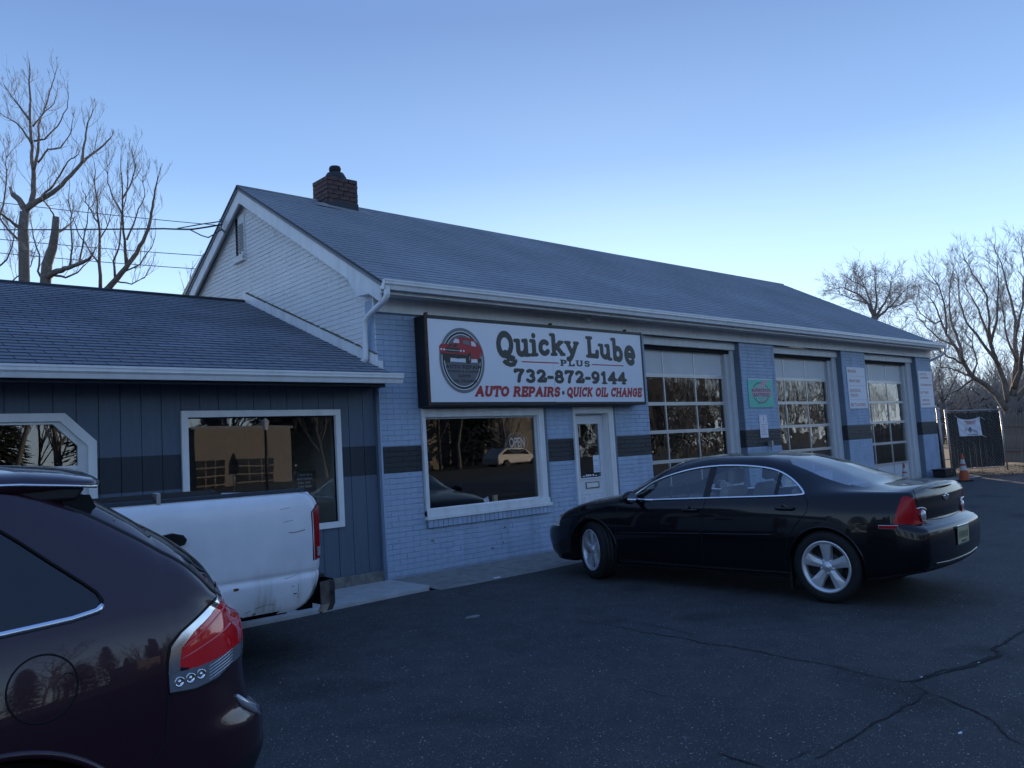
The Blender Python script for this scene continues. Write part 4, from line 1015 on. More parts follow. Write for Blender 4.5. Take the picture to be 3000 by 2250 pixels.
# ---- plum sport utility car, foreground left
def plum_suv():
    root = thing('parked_suv', 'dark plum sport utility car in the left foreground, seen from its rear quarter', 'car', (-9.05, -4.885, -.15))
    zb = P((0, .32), (.3, .24), (3.2, .25), (4.2, .33), (4.72, .42))
    w0 = P((0, .66), (.08, .76), (.3, .88), (.7, .95), (1.5, .965), (3.9, .965), (4.15, .955), (4.35, .935), (4.5, .895), (4.60, .845), (4.68, .77), (4.72, .70))
    zbe = P((0, .78), (.3, .90), (.8, 1.0), (1.2, 1.04), (2.5, 1.09), (3.9, 1.15), (4.19, 1.165), (4.5, 1.13), (4.60, 1.09), (4.72, 1.02))
    ybe = P((0, .55), (.3, .78), (.8, .87), (1.2, .90), (3.9, .905), (4.2, .895), (4.45, .87), (4.6, .82), (4.72, .68))
    zr = P((0, .82), (.3, .95), (.8, 1.06), (1.25, 1.12), (1.6, 1.32), (2.0, 1.50), (2.4, 1.585), (3.2, 1.61), (3.7, 1.605), (3.943, 1.585), (4.023, 1.556), (4.10, 1.522), (4.184, 1.478), (4.308, 1.4), (4.407, 1.331), (4.478, 1.271), (4.533, 1.208), (4.58, 1.155), (4.65, 1.11), (4.72, 1.06))
    yr = P((0, .40), (.3, .66), (.8, .76), (1.25, .80), (1.6, .76), (2.0, .70), (2.4, .68), (3.7, .69), (4.1, .70), (4.4, .76), (4.58, .80), (4.72, .62))
    zt = P((0, .86), (.1, .93), (.4, 1.03), (.9, 1.12), (1.15, 1.16), (1.6, 1.42), (2.0, 1.60), (2.5, 1.68), (3.2, 1.69), (3.8, 1.665), (4.12, 1.640), (4.2, 1.605), (4.35, 1.51), (4.5, 1.395), (4.6, 1.295), (4.66, 1.205), (4.72, 1.11))
    def ctrl(x):
        b, w_, zB = zb(x), w0(x), zbe(x)
        return [(0, b), (w_*.86, b), (w_*.95, b+.04), (w_*.985, b+.14), (w_, b+.38), (w_*.995, b+.62 if b+.62 < zB-.1 else zB-.1), (ybe(x), zB), (yr(x), zr(x)), (yr(x)*.70, zr(x)+(zt(x)-zr(x))*.75), (0, zt(x))]
    xr = P((.3, -.06), (.45, .0), (.55, .025), (.66, .02), (.74, -.035), (.86, -.055), (.95, -.045), (1.1, -.05), (1.16, -.03), (1.3, .0))
    xf = P((.2, .14), (.4, .02), (.6, 0), (.8, .05), (1.0, .12))
    def shear(x, z, y): return (x if x < 4.42 else 4.42+(x-4.42)*1.26)+xr(z)*ss(4.35, 4.70, x)+xf(z)*(1-ss(0, .5, x))
    xs = lin(0, 3.3, 110)+lin(3.32, 3.78, 24)+lin(3.79, 4.72, 150)
    car = Car(xs, ctrl, [3, 3, 6, 22, 22, 26, 44, 12, 10], shear, .06, .05, 50); bv = car.bvh()
    fw, rw, wz, ar = 1.02, 3.865, .375, .430
    win = [(3.10, 1.12), (3.45, 1.135), (3.907, 1.160), (4.10, 1.170), (4.180, 1.180), (4.193, 1.196), (4.18, 1.225), (4.147, 1.256), (4.06, 1.331), (3.975, 1.407), (3.927, 1.446), (3.80, 1.50), (3.55, 1.545), (3.10, 1.56)]
    fwin = [(1.55, 1.09), (3.02, 1.118), (3.02, 1.562), (2.4, 1.545), (2.05, 1.46), (1.75, 1.30)]
    rgl = [(4.06, -1), (4.06, .55), (4.12, .655), (4.64, .745), (4.70, .66), (4.73, 0), (4.73, -1)]
    wsp = [(1.18, -1), (1.18, .5), (1.35, .74), (1.62, .73), (2.0, .66), (2.08, .4), (2.12, 0), (2.12, -1)]
    redp = [(4.427, .941), (4.491, .924), (4.594, .932), (4.677, .946), (4.9, .96), (4.9, 1.17), (4.655, 1.17), (4.64, 1.14), (4.60, 1.104), (4.49, 1.046), (4.438, 1.0)]
    chrp = [(4.386, .927), (4.427, .927), (4.427, .941), (4.438, 1.0), (4.49, 1.046), (4.60, 1.104), (4.64, 1.14), (4.655, 1.175), (4.62, 1.165), (4.60, 1.13), (4.523, 1.092), (4.443, 1.05), (4.402, 1.014), (4.39, .972)]
    clrp = [(4.386, .927), (4.386, .877), (4.389, .867), (4.486, .855), (4.585, .864), (4.647, .889), (4.9, .92), (4.9, .96), (4.677, .946), (4.594, .932), (4.491, .924)]
    def cl(x, y, z, band, side, cap):
        a = abs(y)
        if a > .5 and band < 6 and ((x-fw)**2+(z-wz)**2 < ar*ar or (x-rw)**2+(z-wz)**2 < ar*ar): return None
        if a > .46 and band < 8:
            if inside(x, z, redp): return 'lampL' if y < 0 else 'lampR'
            if inside(x, z, chrp): return 'chrL' if y < 0 else 'chrR'
            if inside(x, z, clrp): return 'clrL' if y < 0 else 'clrR'
        if band == 6 and not cap and inside(x, z, win): return 'q_glass'
        if band == 6 and not cap and inside(x, z, fwin): return 'f_glass' if x < 2.1 or x > 2.16 else 'body'
        if band >= 7 and inside(x, a, rgl) and not cap: return 'rear_window'
        if band >= 7 and inside(x, a, wsp) and not cap: return 'windscreen'
        if band <= 1: return 'under'
        if band == 2 or z < .46 and x > 4.3: return 'clad'
        return 'body'
    lb = car.labels(cl); arcs = [[(c_+ar*cos(a), wz+ar*sin(a)) for a in lin(0, 2*pi, 73)[:-1]] for c_ in (fw, rw)]
    car.snap(lb, [win, redp, chrp, clrp, [(4.3, .46), (5, .46), (5, .4601)]]+arcs, bvh=bv); pt = car.group(lb)
    car.make(pt['body'], 'body', M['plum_paint'], root); car.make(pt['under'], 'underbody', M['black_plastic'], root)
    if 'clad' in pt: car.make(pt['clad'], 'lower_cladding', M['black_plastic'], root)
    for k in ('q_glass', 'f_glass'):
        for sd in (-1, 1):
            fs = [f for f in pt[k] if car.v[f[0]][1]*sd > 0]; car.make(fs, 'side_window', M['dark_glass'], root, off=-.004)
    car.make(pt['rear_window'], 'rear_window', M['dark_glass'], root, off=-.003); car.make(pt['windscreen'], 'windscreen', M['car_glass'], root)
    for sd, t in ((-1, 'L'), (1, 'R')):
        lp = car.make(pt['lamp'+t], 'tail_lamp', M['lamp_red2'], root); car.make(pt['chr'+t], 'lamp_surround', M['chrome_satin'], lp, off=.002); car.make(pt['clr'+t], 'reversing_lens', M['lamp_smoke'], lp)
        # facets inside the red lens and the three round elements
        for a_, b_ in (((4.45, 1.0), (4.67, 1.11)), ((4.44, .965), (4.68, 1.035)), ((4.50, 1.045), (4.66, 1.145))):
            q = surf(bv, dens([a_, b_], .02), sd, -.001); mb = MB(); mb.tube(q, [.0035]*len(q), 5); mb.build('light_pipe', M['lamp_glow'], lp)
        for i in range(3):
            c = surf(bv, [(4.425+i*.042, .893+i*.002)], sd, .001)
            if c: mb = MB(); mb.lathe([(.017, 0), (.017, sd*.004), (.013, sd*.003), (.010, -sd*.002), (.005, 0), (0, sd*.004)], 20, c=c[0], axis='Y'); mb.build('lamp_element', M['chrome'], lp)
        for k in range(5):
            q = surf(bv, dens([(4.545, .868+k*.011), (4.66, .898+k*.011)], .02), sd, .0005); mb = MB(); mb.tube(q, .0018, 5); mb.build('lens_rib', M['chrome_dull'], lp)
    line_on(bv, 'lamp_gap', [(4.386, .862), (4.383, .97), (4.395, 1.018), (4.44, 1.055), (4.523, 1.098), (4.60, 1.138)], .0035, M['gap'], root)
    line_on(bv, 'lamp_gap', [(4.386, .862), (4.486, .850), (4.585, .858), (4.65, .885)], .004, M['gap'], root)
    line_on(bv, 'bumper_seam', [(4.384, .86), (4.376, .785), (4.371, .712), (4.344, .675), (4.30, .635)], .0035, M['gap'], root)
    # window chrome and seal
    line_on(bv, 'window_trim', [(3.10, 1.108), (3.45, 1.122), (3.907, 1.146), (4.10, 1.158), (4.175, 1.170), (4.192, 1.186)], .0125, M['chrome_satin'], root, n=8)
    line_on(bv, 'window_seal', [(4.192, 1.190), (4.198, 1.200), (4.183, 1.228), (4.147, 1.262), (4.06, 1.337), (3.975, 1.413), (3.927, 1.452), (3.80, 1.507), (3.55, 1.552)], .005, M['gap'], root)
    fc = [(4.005+.098*cos(a), .972+.098*sin(a)) for a in lin(0, 2*pi, 49)[:-1]]
    line_on(bv, 'fuel_flap_gap', fc, .0032, M['gap'], root, sides=(-1,), closed=True, step=.01)
    c = surf(bv, [(4.075, .985)], -1, .0)[0]; mb = MB(); mb.lathe([(.020, 0), (.016, .003), (0, .006)], 18, c=c, axis='Y'); o = mb.build('finger_notch', M['gap'], root)
    # rear glass edge: black frit strip and spoiler
    for sd in (-1, 1):
        pts = [car_pt for car_pt in []]
        q = []
        for xx in lin(4.13, 4.62, 26):
            q.append(Vector((shear(xx, zr(xx), 0), sd*(yr(xx)-.012), zr(xx)+.004)))
        mb = MB(); mb.tube(q, .010, 6); mb.build('glass_edge', M['black_plastic'], root)
        arc = [(rw+ar*cos(a), wz+ar*sin(a)) for a in lin(-.2, pi+.2, 50)]; p = surf(bv, arc, sd, -.004); mb = MB(); mb.tube(p, .014, 6); mb.build('arch_lip', M['plum_paint'], root)
        arc = [(fw+ar*cos(a), wz+ar*sin(a)) for a in lin(-.2, pi+.2, 50)]; p = surf(bv, arc, sd, -.004); mb = MB(); mb.tube(p, .014, 6); mb.build('arch_lip', M['plum_paint'], root)
        well(root, fw, wz, ar+.004, .955, sd); well(root, rw, wz, ar+.004, .955, sd)
        for x in (fw, rw): wheel(root, Vector((x, sd*.84, wz)), .385, .245, .26, side=sd)
        line_on(bv, 'shut_line', [(3.06, 1.56), (3.06, 1.1), (3.1, .8), (3.02, .45)], .003, M['gap'], root, sides=(sd,))
        line_on(bv, 'shut_line', [(2.13, 1.56), (2.13, 1.1), (2.12, .7), (2.10, .40)], .003, M['gap'], root, sides=(sd,))
        mb = MB(); v = []
        mb.tube([(1.62, sd*.90, 1.10), (1.66, sd*1.02, 1.12)], .02, 8); mb.box((1.60, sd*1.0-.09, 1.07), (1.70, sd*1.0+.09, 1.21)); mb.build('door_mirror', M['plum_paint'], root, bevel=.03)
    # spoiler: wing over the rear glass
    ys = lin(-.71, .71, 41); v = []; f = []
    prof = [(3.88, 0.018), (4.02, .018), (4.16, .006), (4.255, -.012), (4.283, -.026), (4.275, -.036), (4.22, -.036), (4.12, -.05), (3.98, -.055), (3.88, -.04)]
    for y in ys:
        t = abs(y)/.71; zc = 1.605+.055*(1-t**2); e = ss(.93, 1, t)
        for i, (px_, dz) in enumerate(prof):
            xx = px_-(.03+.03*e)*t*t*(px_ > 4.1) + .025*(1-t*t)*(px_ > 4.1); v.append((xx, y, zc+dz*(1-.5*e)-.012*e))
    n = len(prof)
    for i in range(len(ys)-1):
        for j in range(n): f.append((i*n+j, i*n+(j+1) % n, (i+1)*n+(j+1) % n, (i+1)*n+j))
    f += [tuple(range(n))[::-1], tuple(range((len(ys)-1)*n, len(ys)*n))]
    mb = MB(); mb.add(v, f, True); sp = mb.build('spoiler', M['plum_paint'], root)
    for sd in (-1, 1):
        mb = MB(); mb.tube([(3.86, sd*.708, 1.597), (4.0, sd*.711, 1.592), (4.14, sd*.709, 1.580), (4.235, sd*.703, 1.572)], .006, 6); mb.build('spoiler_edge', M['chrome_satin'], sp)
        mb = MB(); mb.prism([(3.92, sd*.700, 1.60), (4.20, sd*.700, 1.57), (4.17, sd*.700, 1.53), (4.06, sd*.700, 1.53), (3.95, sd*.700, 1.57)], (0, -sd*.05, 0)); mb.build('spoiler_side', M['black_plastic'], sp, bevel=.01)
        mb = MB(); mb.prism([(4.12, sd*.690, 1.55), (4.215, sd*.690, 1.545), (4.235, sd*.69, 1.50), (4.20, sd*.69, 1.468), (4.14, sd*.69, 1.49)], (0, -sd*.10, 0)); mb.build('hinge_cover', M['gap'], sp)
    mb = MB(); mb.box((4.24, -.18, 1.625), (4.30, .18, 1.64)); mb.build('brake_lamp', M['lamp_red'], sp)
    # pale tube added as the reflection highlight low on the bumper
    p = [Vector((4.72, -.76, .76)), Vector((4.755, -.745, .71)), Vector((4.77, -.735, .655))]
    q = [h for h in (bv.ray_cast(Vector((6, -.80+.02*i, .77-.035*i)), Vector((-1, 0, 0)))[0] for i in range(4)) if h is not None]
    mb = MB(); mb.tube([h+Vector((.0, -.004, 0)) for h in q], [.006, .016, .018, .006][:len(q)], 8)
    if len(q) > 1: mb.build('bumper_highlight', M['lamp_clear'], root)
    mb = MB(); mb.box((1.3, -.85, .35), (4.2, .85, .45)); mb.box((3.4, -.75, 1.0), (4.35, .75, 1.05)); mb.build('cabin_floor', M['black_plastic'], root)
    for y in (-.42, .42):
        for x in (2.3, 3.2):
            mb = MB(); mb.box((x-.25, y-.26, .55), (x+.25, y+.26, .72)); mb.box((-.07, y-.25, 0), (.07, y+.25, .72), Matrix.Translation((x+.28, 0, .66)) @ Matrix.Rotation(.28, 4, 'Y')); mb.build('seat', M['seat_cloth'], root, bevel=.04)
dm('chrome_satin', (.78, .80, .84), .16, metal=1)
dm('lamp_red2', (.80, .015, .022), .09, coat=1, spec=.8)
dm('lamp_glow', (.75, .06, .06), .2, coat=1)
dm('lamp_smoke', (.42, .45, .50), .10, metal=.7, coat=1)
plum_suv()

# ---- white pickup truck
def white_pickup():
    gzt = -.09
    root = thing('pickup_truck', 'old white pickup truck with rust spots and broken rear bumper, beside the annex', 'pickup truck', (-8.28, -1.70, gzt))
    # local: x rearwards, bed side plane y=-1.0 ; world x=-2.43 -> local 5.92
    X0 = 8.28; Y = -1.0
    L = lambda x, z: (x+X0, z-gzt)
    top, bot = 1.345, .43
    zc = P((0.40, -.07), (.46, -.035), (.56, -.008), (.64, 0), (.672, -.003), (.695, -.018), (.72, -.006), (.80, .0), (1.0, .004), (1.15, .0), (1.24, -.008), (1.30, -.028), (1.335, -.06), (1.35, -.09))
    def shell(x0, x1, arch=None):
        xs = lin(x0, x1, max(8, int((x1-x0)/.03))); zs = lin(.40, 1.35, 60); return xs, zs
    rearx = P((.40, 5.74), (.44, 5.83), (.52, 5.89), (.62, 5.925), (.70, 5.94), (.80, 5.945), (1.20, 5.945), (1.27, 5.925), (1.32, 5.875), (1.35, 5.80))
    ax, azc, arr = 4.52, .40, .47
    for sd in (-1, 1):
        us = lin(0, 1, 120); zs = lin(0, 1, 56); v = []; f = []; x0 = 3.36
        def pt_(u, t):
            xa = x0+(5.94-x0)*u; zbot = .43+.0*u-(.02 if u > .9 else 0)
            zz = zbot+(1.345-zbot)*t; xe = rearx(zz)
            xx = x0+(xe-x0)*u; yy = 1.0+zc(zz)
            yy -= .085*ss(.955, 1.0, u)**2                           # rounded rear corner
            d = sqrt((xx-ax)**2+(zz-azc)**2); yy += .035*ss(arr+.16, arr+.02, d)
            return Vector((xx, sd*yy, zz))
        idx = [[None]*len(zs) for _ in us]
        for i, u in enumerate(us):
            for j, t in enumerate(zs):
                p = pt_(u, t); d = sqrt((p.x-ax)**2+(p.z-azc)**2)
                if arr-.025 < d < arr+.03:                             # snap to the arch edge
                    k = arr/d; p = Vector((ax+(p.x-ax)*k, p.y, azc+(p.z-azc)*k))
                v.append(p)
        n = len(zs); lampf = []; 
        for i in range(len(us)-1):
            for j in range(n-1):
                q = (i*n+j, (i+1)*n+j, (i+1)*n+j+1, i*n+j+1); c = sum((v[k] for k in q), Vector())/4
                if sqrt((c.x-ax)**2+(c.z-azc)**2) < arr-.002: continue
                if c.x > 5.853 and .785 < c.z < 1.212 and c.z < 1.18+(c.x-5.853)*.5: continue
                f.append(q)
        mb = MB(); mb.add(v, f, True); o = mb.build('bed_side', M['truck_white'], root)
        lp = MB(); v2 = [Vector((5.852, sd*1.0, .79)), Vector((5.945, sd*.94, .79)), Vector((5.948, sd*.935, 1.225)), Vector((5.93, sd*.955, 1.225)), Vector((5.852, sd*1.0, 1.17))]
        lp.prism(v2, (0, -sd*.10, 0)); la = lp.build('tail_lamp', M['lamp_deep2'], root, bevel=.008)
        mb = MB(); mb.prism([(5.895, sd*.977, .815), (5.938, sd*.948, .815), (5.940, sd*.946, .885), (5.895, sd*.977, .885)], (0, sd*.004, 0)); o2 = mb.build('reversing_lens', M['lamp_clear'], la)
        T2 = Matrix.Rotation(0, 4, 'Z')
        mb = MB(); mb.tube([(5.848, sd*1.001, .785), (5.846, sd*1.002, 1.17), (5.93, sd*.958, 1.232)], .005, 6); mb.build('lamp_gap', M['gap'], la)
        # rail cap and inner wall
        mb = MB(); mb.prism([(3.36, sd*.955, 1.338), (3.36, sd*.93, 1.362), (3.36, sd*.86, 1.362), (3.36, sd*.855, 1.33)], (2.46, 0, 0)); mb.build('rail_cap', M['black_plastic'], root, bevel=.004)
        mb = MB(); mb.box((3.38, sd*.86-.01, .62), (5.86, sd*.86+.01, 1.335)); mb.build('bed_wall', M['bed_dark'], root)
        well(root, ax, azc, arr+.003, .99, sd); well(root, 1.02, azc, arr+.003, .99, sd)
        for x in (1.02, ax): wheel(root, Vector((x, sd*.86, .385)), .385, .26, .22, side=sd)
    mb = MB(); mb.box((3.38, -.86, .60), (5.88, .86, .64)); mb.build('bed_floor', M['bed_dark'], root)
    mb = MB(); mb.box((5.86, -.83, .66), (5.925, .83, 1.325)); tg = mb.build('tailgate', M['truck_white'], root, bevel=.015)
    mb = MB(); mb.box((5.926, -.14, 1.12), (5.935, .14, 1.22)); mb.build('handle', M['black_plastic'], tg, bevel=.004)
    mb = MB(); mb.box((3.36, -.86, .62), (3.40, .86, 1.335)); mb.build('bed_front_wall', M['bed_dark'], root)
    mb = MB(); mb.box((4.66, -.955, 1.30), (4.69, -.90, 1.405)); mb.box((4.66, -.90, 1.38), (4.70, -.86, 1.41)); mb.build('rail_clamp', M['tin'], root, bevel=.004)
    # bumper, bent and broken at the corner
    mb = MB(); mb.prism([(5.93, -.80, .60), (6.06, -.78, .61), (6.10, -.70, .60), (6.10, .80, .60), (5.95, .95, .60), (5.93, .80, .60)], (0, 0, .03)); mb.build('bumper_step', M['black_plastic'], root, bevel=.006)
    n = 18; v = []; f = []
    outl = [(5.90, -.99), (5.97, -1.0), (6.04, -.96), (6.095, -.86), (6.11, -.6), (6.11, .6), (6.09, .86), (5.98, .98)]
    for i, (x, y) in enumerate(outl):
        for z in (.60, .50, .42, .37): v.append((x-(.03 if z < .4 else 0), y, z if i > 1 else z+.005))
    for i in range(len(outl)-1):
        for j in range(3):
            f.append((i*4+j, (i+1)*4+j, (i+1)*4+j+1, i*4+j+1))
    mb = MB(); mb.add(v, f, False); bu = mb.build('bumper', M['chrome_worn'], root, fix=False)
    so_ = bu.modifiers.new('s', 'SOLIDIFY'); so_.thickness = .008
    mb = MB(); mb.prism([(5.915, -.985, .60), (6.03, -.95, .605), (6.05, -.93, .50), (6.0, -.96, .40), (5.90, -.99, .36), (5.955, -.985, .48)], (0, .03, 0)); mb.build('bumper_end', M['black_plastic'], root)
    mb = MB(); mb.box((5.80, -.80, .38), (5.93, .80, .55)); mb.build('bumper_bracket', M['gap'], root)
    # damage: rust, scratches, torn seam, fuel flap
    def on_side(x, z, off=.003): return Vector((x+X0, Y-zc(z-gzt)-off, z-gzt))
    for (x, z, s) in ((-3.07, .56, .022), (-3.05, .345, .02), (-2.93, .352, .012), (-3.40, .80, .03), (-2.60, .46, .01), (-2.62, .52, .008)):
        mb = MB()
        for k in range(7):
            a = RND.uniform(0, 6.28); r_ = s*RND.uniform(.1, .9); c = on_side(x+cos(a)*r_*1.5, z+sin(a)*r_*.4); q = s*RND.uniform(.25, .6)
            mb.prism([c+Vector((cos(b)*q*1.5, 0, sin(b)*q*.55)) for b in lin(0, 2*pi, 7)[:-1]], (0, .002, 0))
        mb.build('rust_spot', M['rust'], root)
    for pts in ([(-2.50, .945), (-2.55, .937), (-2.60, .932), (-2.64, .938)], [(-2.52, .60), (-2.60, .595), (-2.68, .585)], [(-2.76, .40), (-2.83, .41), (-2.92, .395)], [(-2.62, 1.13), (-2.70, 1.12)], [(-2.60, 1.03), (-2.68, 1.02)], [(-2.57, .53), (-2.575, .47), (-2.57, .42)], [(-3.0, .37), (-2.96, .385)]):
        mb = MB(); mb.tube([on_side(x, z, .0005) for x, z in pts], [.003 if pts[0][0] == -2.50 else .0016]*len(pts), 4); mb.build('scratch', M['gap'], root)
    c = on_side(-3.52, .975, .0)
    mb = MB(); mb.prism([c+Vector(p) for p in ((-.09, -.03, .045), (-.02, -.045, .055), (.05, -.05, .035), (.075, -.05, .0), (.06, -.045, -.035), (.02, -.035, -.045), (-.02, -.02, .0))], (0, .05, 0)); mb.build('fuel_flap', M['black_plastic'], root, bevel=.006)
    # cab and bonnet (beyond the left edge of the photo)
    cab = [(.15, .55), (.12, 1.0), (.25, 1.13), (1.45, 1.22), (2.0, 1.80), (2.2, 1.87), (3.1, 1.88), (3.28, 1.80), (3.34, 1.3), (3.34, .48), (1.52, .45), (1.50, .62), (1.36, .82), (1.16, .90), (.88, .90), (.66, .80), (.54, .60), (.5, .5)]
    mb = MB(); n = len(cab); v = []
    for k, (yy, t) in enumerate(((-1.0, 0), (1.0, 0))):
        for x, z in cab: v.append((x, yy*(1-.17*ss(1.25, 1.88, z)), z))
    f = [(i, (i+1) % n, n+(i+1) % n, n+i) for i in range(n)]; f += [tuple(range(n))[::-1], tuple(range(n, 2*n))]
    mb.add(v, f); mb.build('cab', M['truck_white'], root, bevel=.04)
    for sd in (-1, 1):
        for a, b in ((1.75, 2.45), (2.52, 3.18)):
            q = [(a+.1, 1.28), (b, 1.28), (b, 1.78), (a+(.35 if a < 2 else .0)+.1, 1.78)]
            mb = MB(); mb.prism([(x, sd*(1.006-.17*ss(1.25, 1.88, z)), z) for x, z in q], (0, -sd*.012, 0)); mb.build('side_window', M['window_dark'], root)
    mb = MB(); mb.prism([(1.53, -.88, 1.28), (1.53, .88, 1.28), (1.965, .80, 1.77), (1.965, -.80, 1.77)], (-.012, 0, .01)); mb.build('windscreen', M['window_dark'], root)
    mb = MB(); mb.box((3.335, -.75, 1.35), (3.35, .75, 1.78)); mb.build('rear_window', M['window_dark'], root)
    mb = MB(); mb.box((.05, -.98, .42), (.16, .98, .62)); mb.build('front_bumper', M['chrome_dull'], root, bevel=.03)
    mb = MB(); mb.box((.6, -.4, .30), (5.9, .4, .45)); mb.build('chassis', M['gap'], root)
    for sd in (-1, 1):
        mb = MB(); mb.box((.13, sd*.78-.13, .82), (.2, sd*.78+.13, 1.0)); mb.build('headlamp', M['lamp_clear'], root, bevel=.02)
def truck_white_mat():
    m = mat('truck_white', (.80, .81, .84), .32, coat=.5)
    t = m.node_tree; b = t.nodes['Principled BSDF']; L = t.links.new; N = t.nodes.new
    tc = N('ShaderNodeTexCoord'); mp = N('ShaderNodeMapping'); mp.inputs['Scale'].default_value = (14, 14, .9); L(tc.outputs['Object'], mp.inputs[0])
    n = N('ShaderNodeTexNoise'); n.inputs['Scale'].default_value = 1; n.inputs['Detail'].default_value = 5; L(mp.outputs[0], n.inputs['Vector'])
    sx = N('ShaderNodeSeparateXYZ'); L(tc.outputs['Object'], sx.inputs[0])
    low = N('ShaderNodeMapRange'); low.inputs[1].default_value = .85; low.inputs[2].default_value = .42; low.inputs[3].default_value = 0; low.inputs[4].default_value = 1; L(sx.outputs[2], low.inputs[0])
    r = N('ShaderNodeValToRGB'); r.color_ramp.elements[0].position = .50; r.color_ramp.elements[0].color = (0, 0, 0, 1); r.color_ramp.elements[1].position = .72; r.color_ramp.elements[1].color = (.7, .7, .7, 1); L(n.outputs['Fac'], r.inputs[0])
    mu = N('ShaderNodeMath'); mu.operation = 'MULTIPLY'; L(low.outputs[0], mu.inputs[0]); L(r.outputs[0], mu.inputs[1])
    n2 = N('ShaderNodeTexNoise'); n2.inputs['Scale'].default_value = 3; n2.inputs['Detail'].default_value = 6; L(tc.outputs['Object'], n2.inputs['Vector'])
    r2 = N('ShaderNodeValToRGB'); r2.color_ramp.elements[0].position = .35; r2.color_ramp.elements[0].color = (.72, .74, .77, 1); r2.color_ramp.elements[1].position = .6; r2.color_ramp.elements[1].color = (.82, .83, .86, 1); L(n2.outputs['Fac'], r2.inputs[0])
    mx = N('ShaderNodeMix'); mx.data_type = 'RGBA'; L(mu.outputs[0], mx.inputs[0]); L(r2.outputs[0], mx.inputs[6]); mx.inputs[7].default_value = (.30, .27, .18, 1); L(mx.outputs[2], b.inputs['Base Color'])
    return m
M['truck_white'] = truck_white_mat()
dm('bed_dark', (.03, .032, .036), .6)
dm('lamp_deep2', (.36, .008, .014), .12, coat=1)
dm('chrome_worn', (.35, .33, .32), .3, metal=.9, noise=.7, nscale=9)
white_pickup()

